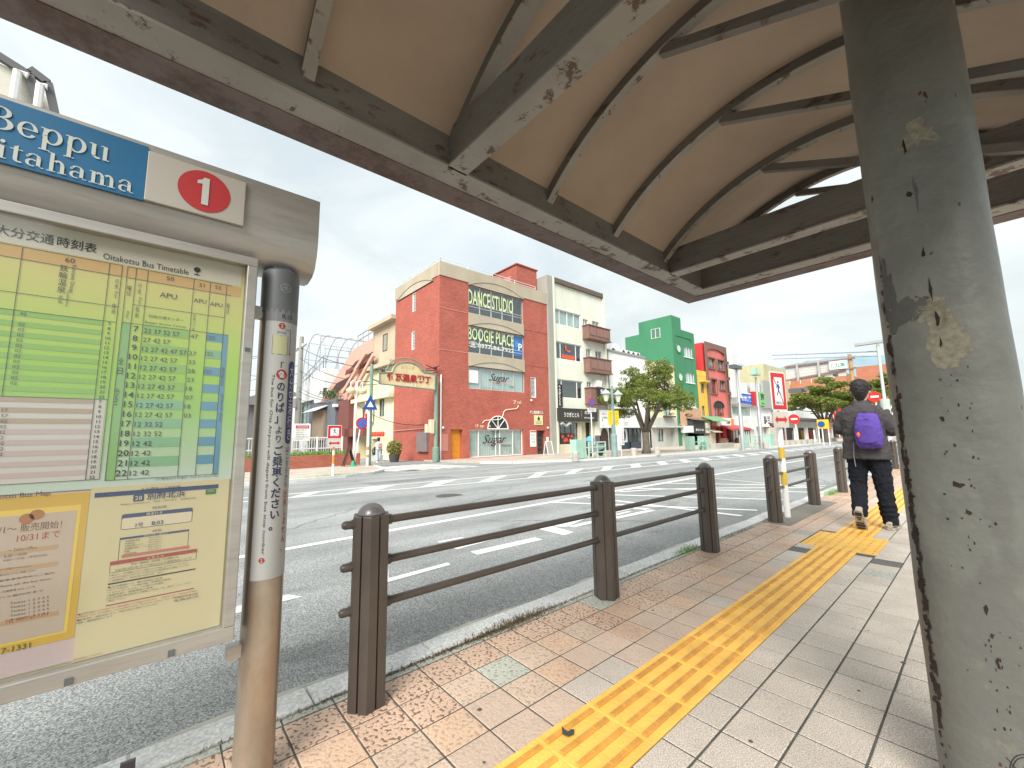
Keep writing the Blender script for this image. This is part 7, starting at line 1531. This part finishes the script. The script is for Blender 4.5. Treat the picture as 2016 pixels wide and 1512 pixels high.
# ================================================================== TREES
def tree(base, h, crown_c, crown_r, seed, nleaf, lsize, label, trunk_r=.2, fork=.28, nclump=34, group='zelkova street trees', tilt=0):
    g = random.Random(seed); base = Vector(base); t = thing('street_tree', tuple(base), label, 'tree', group)
    cc, rr = Vector(crown_c), Vector(crown_r); clumps = []
    for k in range(nclump):
        th = k*2.399+g.uniform(-.3,.3); u = math.sqrt((k+.5)/nclump); hgt = (1-u*u)**.5
        p = cc+Vector((rr.x*u*math.cos(th)*g.uniform(.8,1.02), rr.y*u*math.sin(th)*g.uniform(.8,1.02), rr.z*(hgt*g.uniform(.1,1.0)-(.25+.55*g.random())*u+g.uniform(-.2,.1)))); clumps.append(p)
    q = MB(); f0 = base+Vector((0,0,(crown_c[2]-base.z)*fork)); q.tube([base-Vector((0,0,.1)), base+Vector((.01,.02,.35)), base*.5+f0*.5+Vector((.03,-.03,0)), f0], trunk_r, 10, radii=[trunk_r*1.35,trunk_r,trunk_r*.9,trunk_r*.85])
    q.build('trunk', m_bark, t, smooth='all')
    q = MB(); mains = []
    for k in range(6):
        th = k*1.05+g.uniform(-.3,.3); e = cc+Vector((rr.x*.5*math.cos(th), rr.y*.5*math.sin(th), rr.z*g.uniform(-.25,.35))); m_ = f0+(e-f0)*.5+Vector((0,0,-.08*rr.z)); q.tube([f0-Vector((0,0,.15)), m_, e], .1, 7, radii=[trunk_r*.6,trunk_r*.38,trunk_r*.2]); mains += [m_, e, (m_+e)/2]
    for p in clumps:
        s_ = min(mains, key=lambda a: (a-p).length+(.8 if a.z > p.z else 0)); m_ = (s_+p)/2+Vector((g.gauss(0,.12),g.gauss(0,.12),-.05)); q.tube([s_, m_, p], .03, 5, radii=[trunk_r*.2,trunk_r*.12,trunk_r*.04])
    q.build('limbs', m_bark, t, smooth='all')
    q = MB()
    for p in clumps:
        s_ = g.uniform(.75,1.3); n_ = int(nleaf/nclump*s_)
        leaves(q, g, p, (rr.x*.24*s_, rr.y*.24*s_, rr.z*.15*s_), n_, lsize)
        for _ in range(4): leaves(q, g, p+Vector((g.gauss(0,rr.x*.15),g.gauss(0,rr.y*.15),g.gauss(0,rr.z*.12))), (rr.x*.1,rr.y*.1,rr.z*.06), n_//9, lsize)
    q.build('crown', m_leaf, t); return t
tree((-15.8,26,-.27), 7, (-15.8,26.7,4.2), (2.7,3.7,2.35), 3, 22000, .07, 'nearest zelkova street tree with a forked trunk in front of the green building', .27, .33, 42)
tree((-12.0,57,-.2), 7, (-12.0,57,5.0), (3.4,3.4,1.9), 5, 9000, .14, 'wide zelkova street tree beyond the white pole sign, left of the walking person', .28, .38, 34)
tree((-6.9,58,-.0), 7, (-6.9,58,5.3), (2.7,2.9,1.9), 9, 6000, .14, 'far zelkova street tree partly hidden behind the walking person and shelter column', .22, .4, 26)
tree((-17,88,-.0), 7, (-17,88,5.5), (3.5,3.5,2.2), 12, 4000, .2, 'most distant street tree seen low behind the arcade', .22, .4, 22)
# hills
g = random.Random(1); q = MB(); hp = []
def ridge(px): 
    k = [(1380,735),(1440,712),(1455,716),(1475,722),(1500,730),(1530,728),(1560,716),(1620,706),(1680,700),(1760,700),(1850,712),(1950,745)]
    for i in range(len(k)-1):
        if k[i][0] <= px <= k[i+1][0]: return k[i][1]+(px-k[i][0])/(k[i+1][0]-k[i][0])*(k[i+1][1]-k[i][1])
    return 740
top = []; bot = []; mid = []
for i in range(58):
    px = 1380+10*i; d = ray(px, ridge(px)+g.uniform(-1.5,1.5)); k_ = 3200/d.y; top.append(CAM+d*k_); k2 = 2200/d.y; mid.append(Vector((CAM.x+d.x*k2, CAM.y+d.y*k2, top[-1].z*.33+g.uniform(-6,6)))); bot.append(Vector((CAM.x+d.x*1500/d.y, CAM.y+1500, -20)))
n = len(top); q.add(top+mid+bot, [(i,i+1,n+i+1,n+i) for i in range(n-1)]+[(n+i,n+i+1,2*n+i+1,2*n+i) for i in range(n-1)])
structure(q, 'hills', mat('forest_hill', (.22,.32,.37), rough=1, var=.15, vs=.004))  # distance haze is painted into the pale blue hill colour
# ================================================================== PEOPLE
m_skin = mat('skin', (.50,.29,.20), rough=.55, var=.05); m_hair = mat('black_hair', (.012,.011,.012), rough=.5, var=.4, vs=60, bump=.8, bs=160, stretch=(1,1,.25))
def cloth(name, c, bs_=22, **k):
    m = mat(name, c, rough=.9, var=.18, vs=9, bump=.0, spec=.2, **k); t = m.node_tree; b = t.nodes['Principled BSDF']; g = t.nodes.new('ShaderNodeNewGeometry')
    n = t.nodes.new('ShaderNodeTexNoise'); n.inputs['Scale'].default_value = bs_; n.inputs['Detail'].default_value = 3; n.inputs['Distortion'].default_value = 1.2
    t.links.new(g.outputs['Position'], n.inputs['Vector']); bp = t.nodes.new('ShaderNodeBump'); bp.inputs['Strength'].default_value = .55; bp.inputs['Distance'].default_value = .012; t.links.new(n.outputs['Fac'], bp.inputs['Height']); t.links.new(bp.outputs['Normal'], b.inputs['Normal']); return m
m_jack = cloth('charcoal_jacket', (.062,.057,.06)); m_trou = cloth('dark_trousers', (.012,.014,.02), 14); m_pack = cloth('purple_nylon', (.10,.06,.30), 30)
def ringp(c, rx, ry, ax=(1,0,0), ay=(0,1,0), n=20, sq=2.3):
    c = Vector(c); ax, ay = Vector(ax).normalized(), Vector(ay).normalized(); out_ = []
    for k in range(n):
        a = 2*math.pi*k/n; cc, ss = math.cos(a), math.sin(a); rr = 1/((abs(cc)**sq+abs(ss)**sq)**(1/sq)); out_.append(c+ax*rx*rr*cc+ay*ry*rr*ss)
    return out_
def limb(pts, rad, n=14, flatt=1.0):
    """tapering tube with rounded ends as a list of rings"""
    pts = [Vector(p) for p in pts]; P = []; Rr = []
    for i in range(len(pts)-1):
        for t in range(4): P.append(pts[i].lerp(pts[i+1], t/4)); Rr.append(rad[i]*(1-t/4)+rad[i+1]*t/4)
    P.append(pts[-1]); Rr.append(rad[-1])
    for _ in range(2):
        P = [P[0]]+[(P[i-1]+P[i]*2+P[i+1])/4 for i in range(1,len(P)-1)]+[P[-1]]; Rr = [Rr[0]]+[(Rr[i-1]+Rr[i]*2+Rr[i+1])/4 for i in range(1,len(Rr)-1)]+[Rr[-1]]
    rings = []
    for i, p in enumerate(P):
        d = (P[min(i+1,len(P)-1)]-P[max(i-1,0)]).normalized(); e = d.cross(Vector((0,1,0)));
        if e.length < .2: e = d.cross(Vector((1,0,0)))
        e.normalize(); f_ = d.cross(e); rings.append(ringp(p, Rr[i], Rr[i]*flatt, e, f_, n, 2))
    return rings
def fused(q, name, m, parent, vox=.012, sm=4, noise=0, nsc=.08, seed=0):
    o = q.build(name, m, parent, smooth='all'); r = o.modifiers.new('r','REMESH'); r.mode = 'VOXEL'; r.voxel_size = vox; r.use_smooth_shade = True
    s_ = o.modifiers.new('s','SMOOTH'); s_.iterations = sm; s_.factor = .6
    if noise:
        tx = bpy.data.textures.new('folds','CLOUDS'); tx.noise_scale = nsc; tx.noise_depth = 2; d = o.modifiers.new('d','DISPLACE'); d.texture = tx; d.strength = noise; d.mid_level = .5; d.texture_coords = 'LOCAL'
    return o
def person_walking():
    B = Vector((-.975, 6.40, 0)); V = lambda x, y, z: B+Vector((x,y,z))
    p = thing('person', tuple(B), 'person walking away in a charcoal jacket with a purple backpack and dark trousers', 'person')
    hip_l, hip_r = V(-.085,0,.90), V(.095,0,.90)
    kn_l, an_l, = V(-.115,.03,.50), V(-.095,-.17,.19); kn_r, an_r = V(.115,.03,.48), V(.125,.10,.09)
    # body: one continuous skin under the clothes
    q = MB()
    q.loft([ringp(V(0,0,z), rx, ry) for z, rx, ry in ((.84,.13,.09),(.95,.15,.10),(1.08,.135,.095),(1.22,.16,.11),(1.36,.17,.105),(1.42,.11,.085),(1.46,.06,.06),(1.53,.055,.058),(1.58,.056,.06))])
    q.loft(limb([hip_l,kn_l,an_l],[.08,.055,.038])); q.loft(limb([hip_r,kn_r,an_r],[.08,.055,.038]))
    # head
    q.loft([ringp(V(.01,.015+dy,z), rx, ry, n=20, sq=2.1) for z, rx, ry, dy in ((1.50,.045,.05,.0),(1.535,.062,.075,.02),(1.575,.072,.090,.015),(1.62,.077,.098,.005),(1.66,.076,.098,0),(1.70,.062,.082,0),(1.725,.03,.045,0))])
    for s_ in (-1,1): q.loft([ringp(V(.01+s_*x,.01,1.60), .012, .018, (0,1,0), (0,0,1), 10, 2) for x in (.068,.092,.100)])      # ears
    q.loft([ringp(V(.01,y,1.60), r_, r_*1.3, (1,0,0), (0,0,1), 8, 2) for y, r_ in ((.09,.018),(.115,.012),(.122,.005))])       # nose
    # arms: raised in front of the chest, holding something up
    el_l, el_r = V(-.245,.02,1.14), V(.265,.0,1.14); wr_l, wr_r = V(-.10,.25,1.22), V(.18,.22,1.13)
    for s_, sh_, el, wr in ((-1,V(-.165,0,1.38),el_l,wr_l),(1,V(.175,0,1.38),el_r,wr_r)):
        q.loft(limb([sh_,el,wr],[.05,.04,.027])); h0 = wr+(wr-el).normalized()*.05; q.loft(limb([wr,h0],[.028,.034],flatt=.6))
        for k in range(4): b0_ = h0+Vector(((k-1.5)*.018,.0,.0)); q.loft(limb([b0_,b0_+Vector((-s_*.01,.04,.01)),b0_+Vector((-s_*.03,.055,.03-.004*k))],[.0095,.009,.0075],8))
        q.loft(limb([wr+Vector((-s_*.02,.02,.0)),h0+Vector((-s_*.04,.0,.03))],[.012,.009],8))
    bd = fused(q,'body',m_skin,p,.009,3)
    # hair
    q = MB().loft([ringp(V(.01,-.012+dy,z), rx, ry, n=20, sq=2.1) for z, rx, ry, dy in ((1.50,.030,.018,-.045),(1.53,.050,.035,-.040),(1.56,.066,.06,-.032),(1.60,.080,.088,-.018),(1.645,.090,.104,-.004),(1.69,.091,.106,.0),(1.725,.080,.093,.0),(1.752,.052,.062,.0),(1.766,.015,.02,0))])
    g = random.Random(3)
    for _ in range(190):
        th, ph = g.uniform(0,6.28), g.uniform(.05,1.9); d = Vector((math.sin(ph)*math.cos(th),math.sin(ph)*math.sin(th),math.cos(ph))); c = V(.01,-.01,1.655)+Vector((d.x*.080,d.y*.094,d.z*.092)); q.loft(limb([c-d*.01,c+d*.018+Vector((g.gauss(0,.012),g.gauss(0,.012),-.006))],[.010,.003],6))
    fused(q,'hair',m_hair,bd,.0055,0,.008,.02)
    # trousers
    q = MB(); q.loft([ringp(V(0,0,z), rx, ry) for z, rx, ry in ((.80,.155,.115),(.88,.175,.125),(.98,.165,.12))])
    for h, k, a, s_ in ((hip_l,kn_l,an_l,-1),(hip_r,kn_r,an_r,1)):
        q.loft(limb([h+Vector((0,0,-.02)), h.lerp(k,.5), k, k.lerp(a,.5), a+Vector((0,0,.02)), a+(a-k).normalized()*.03],[.105,.098,.080,.076,.070,.072],16))
    for hz0 in (.3,.24,.19): q.loft([ringp(kn_r.lerp(an_r,(.48-hz0)/.39), .079, .076), ringp(kn_r.lerp(an_r,(.48-hz0)/.39)-Vector((0,0,.012)), .084, .080), ringp(kn_r.lerp(an_r,(.48-hz0)/.39)-Vector((0,0,.024)), .077, .075)])
    fused(q,'trousers',m_trou,bd,.009,1,.036,.05)
    # jacket
    q = MB(); q.loft([ringp(V(x,0,z), rx, ry, sq=2.6) for z, rx, ry, x in ((.81,.222,.150,0),(.84,.225,.150,0),(.95,.215,.145,0),(1.08,.200,.135,0),(1.20,.205,.14,0),(1.30,.215,.14,0),(1.37,.215,.125,0),(1.415,.175,.105,0),(1.45,.10,.085,0),(1.475,.075,.075,0))])
    for sh_, el, wr in ((V(-.155,0,1.355),el_l,wr_l),(V(.165,0,1.355),el_r,wr_r)): q.loft(limb([sh_, sh_.lerp(el,.5), el, el.lerp(wr,.5), wr-(wr-el)*.08],[.085,.078,.070,.060,.05],16))
    q.loft([ringp(V(0,.0,z), rx, ry) for z, rx, ry in ((1.44,.085,.08),(1.49,.075,.075),(1.50,.078,.078))])
    fused(q,'jacket',m_jack,bd,.009,1,.027,.05)
    # backpack
    q = MB(); q.loft([ringp(V(.065,-.16-dy,z), rx, .075*k_, sq=3.2) for z, rx, k_, dy in ((.935,.075,.5,0),(.945,.10,.8,0),(.99,.118,1.1,.015),(1.08,.125,1.25,.02),(1.18,.120,1.15,.015),(1.27,.108,.95,.0),(1.325,.09,.7,-.01),(1.345,.06,.35,-.01))])
    bp_ = fused(q,'backpack',m_pack,p,.008,2,.022,.05)
    q = MB(); q.loft([ringp(V(.065,-.255,z), rx, .022, sq=3) for z, rx in ((1.0,.06),(1.02,.085),(1.12,.09),(1.19,.075),(1.21,.05))]); fused(q,'front_pocket',m_pack,bp_,.006,3)
    MB().tube([V(.065-.07+.14*k/10,-.225-.012*math.sin(math.pi*k/10),1.235+.035*math.sin(math.pi*k/10)) for k in range(11)],.0035,6).build('zip_line', flat('zip_dark',(.03,.02,.06)), bp_)
    MB().lathe(V(-.01,-.285,1.095),[(.005,-.03),(.016,-.01),(.018,.01),(.004,.028)],8).build('orange_tag', flat('tag_orange',srgb(235,110,70),.5), bp_)
    MB().tube([V(.06,-.14,1.34),V(.06,-.16,1.375),V(.085,-.14,1.34)],.005,6).build('top_loop', m_pack, bp_)
    for s_ in (-1,1): MB().tube([V(.065+s_*.075,-.11,1.31),V(.065+s_*.095,-.10,1.385),V(.06+s_*.095,.02,1.435),V(.06+s_*.1,.13,1.32)],.016,8).build('strap', flat('strap_grey',(.06,.05,.08)), bp_)
    MB().tube([V(-.08,-.17,1.0),V(-.095,-.155,.85),V(-.09,-.15,.72)],.005,5).build('loose_strap', flat('strap_light',(.2,.19,.22)), bp_)
    # shoes
    m_shoe = mat('shoe_cream', (.42,.37,.30), rough=.7, var=.1, vs=20); m_sole = mat('shoe_sole', (.36,.31,.25), rough=.8, var=.2, vs=30)
    def shoe(an, d, up, name):
        d, up = Vector(d).normalized(), Vector(up).normalized(); sd = d.cross(up); heel = Vector(an)-up*.055-d*.07; up = up*1.0; d_ = d; d = d*1.12; sd = sd*1.15
        def rr_(t, h, w): return ringp(heel+d*t+up*h, w, .001, sd, d)
        q = MB(); prof_ = [(0,.03,.028),(.03,.038,.05),(.10,.036,.055),(.17,.045,.045),(.22,.046,.032),(.265,.035,.02),(.28,.015,.012)]
        q.loft([ringp(heel+d*t+up*(h*.0+hh/1), w, hh, sd, up, 14, 2.4) for t, w, hh, h in ((0,.028,.035,0),(.03,.038,.05,0),(.09,.040,.052,0),(.15,.044,.04,0),(.21,.047,.030,0),(.26,.036,.022,0),(.275,.018,.012,0))])
        o = fused(q,name,m_shoe,bd,.006,2)
        q = MB(); L1 = [(0,.02),(.02,.034),(.08,.034),(.13,.036),(.19,.047),(.24,.043),(.275,.02)]
        pts = [heel+d*t+sd*w for t, w in L1]+[heel+d*t-sd*w for t, w in L1[::-1]]; q.ext([p_-up*.022 for p_ in pts], up*.026); s2 = q.build('sole', m_sole, o)
        q = MB(); pts = lambda t0,t1,w: [heel+d*t0+sd*w-up*.0235, heel+d*t1+sd*w-up*.0235, heel+d*t1-sd*w-up*.0235, heel+d*t0-sd*w-up*.0235]
        for t0, t1, w in ((.02,.06,.026),(.10,.115,.01),(.075,.09,.02),(.14,.155,.03),(.165,.195,.034),(.205,.225,.03)): q.ext(pts(t0,t1,w), -up*.003)
        q.build('tread', flat('tread_dark',(.03,.03,.035)), s2)
    shoe(an_r+Vector((0,0,-.01)), (.12,1,0), (0,0,1), 'shoe'); shoe(an_l+Vector((0,-.01,.02)), (.0,.50,-.87), (.05,.87,.5), 'shoe')
    return p
person_walking()
# something carried at chest height: a phone
tag(MB().box(-.84,-.77,6.645,6.655,1.17,1.30).build('phone', flat('phone_dark',(.02,.02,.025),.3), bevel=.004), 'dark phone held in front of the walking person', 'phone')
def woman():
    z0 = sw(-26.2); B = Vector((-26.2,11.0,z0)); V = lambda x, y, z: B+Vector((x,y,z))
    p = thing('person', tuple(B), 'small distant person in a white top and pale trousers walking up the side street', 'person'); q = MB()
    q.loft([ringp(V(0,0,z), rx, ry) for z, rx, ry in ((.75,.13,.12),(.9,.12,.14),(1.05,.1,.12),(1.22,.11,.17),(1.30,.08,.12),(1.36,.04,.05),(1.42,.05,.05),(1.5,.08,.075),(1.56,.06,.06),(1.6,.02,.02))])
    for s_ in (-1,1): q.loft(limb([V(0,.08*s_,.8),V(.02*s_,.09*s_,.42),V(-.05*s_,.09*s_,.05)],[.08,.055,.04])); q.loft(limb([V(0,.16*s_,1.25),V(.02,.2*s_,1.0),V(.06,.18*s_,.82)],[.045,.035,.025]))
    b = fused(q,'body',m_skin,p,.02,2)
    q = MB().loft([ringp(V(0,0,z), rx, ry) for z, rx, ry in ((.85,.15,.2),(1.05,.13,.18),(1.22,.13,.2),(1.33,.07,.1))]); 
    for s_ in (-1,1): q.loft(limb([V(0,.16*s_,1.25),V(.02,.21*s_,1.02)],[.07,.06]))
    fused(q,'white_top',flat('top_white',(.72,.72,.74),.9),b,.02,2)
    q = MB(); 
    for s_ in (-1,1): q.loft(limb([V(0,.08*s_,.85),V(.02*s_,.1*s_,.42),V(-.05*s_,.1*s_,.1)],[.11,.095,.09]))
    fused(q,'trousers',flat('trousers_pale',(.45,.52,.56),.9),b,.02,2)
    q = MB().loft([ringp(V(-.01,0,z), rx, ry) for z, rx, ry in ((1.34,.06,.06),(1.45,.09,.085),(1.55,.095,.09),(1.62,.06,.06))]); fused(q,'hair',m_hair,b,.02,1)
    MB().box(B.x+.12,B.x+.24,B.y-.12,B.y+.12,z0+.95,z0+1.25).build('shoulder_bag', flat('bag_pink',(.55,.36,.30),.8), p, bevel=.03)
    MB().lathe(V(-.05,.1,0),[(.06,0),(.05,.09)],8).lathe(V(.05,-.1,0),[(.06,0),(.05,.09)],8).build('shoes', m_lw, b)
woman()
flush_text()
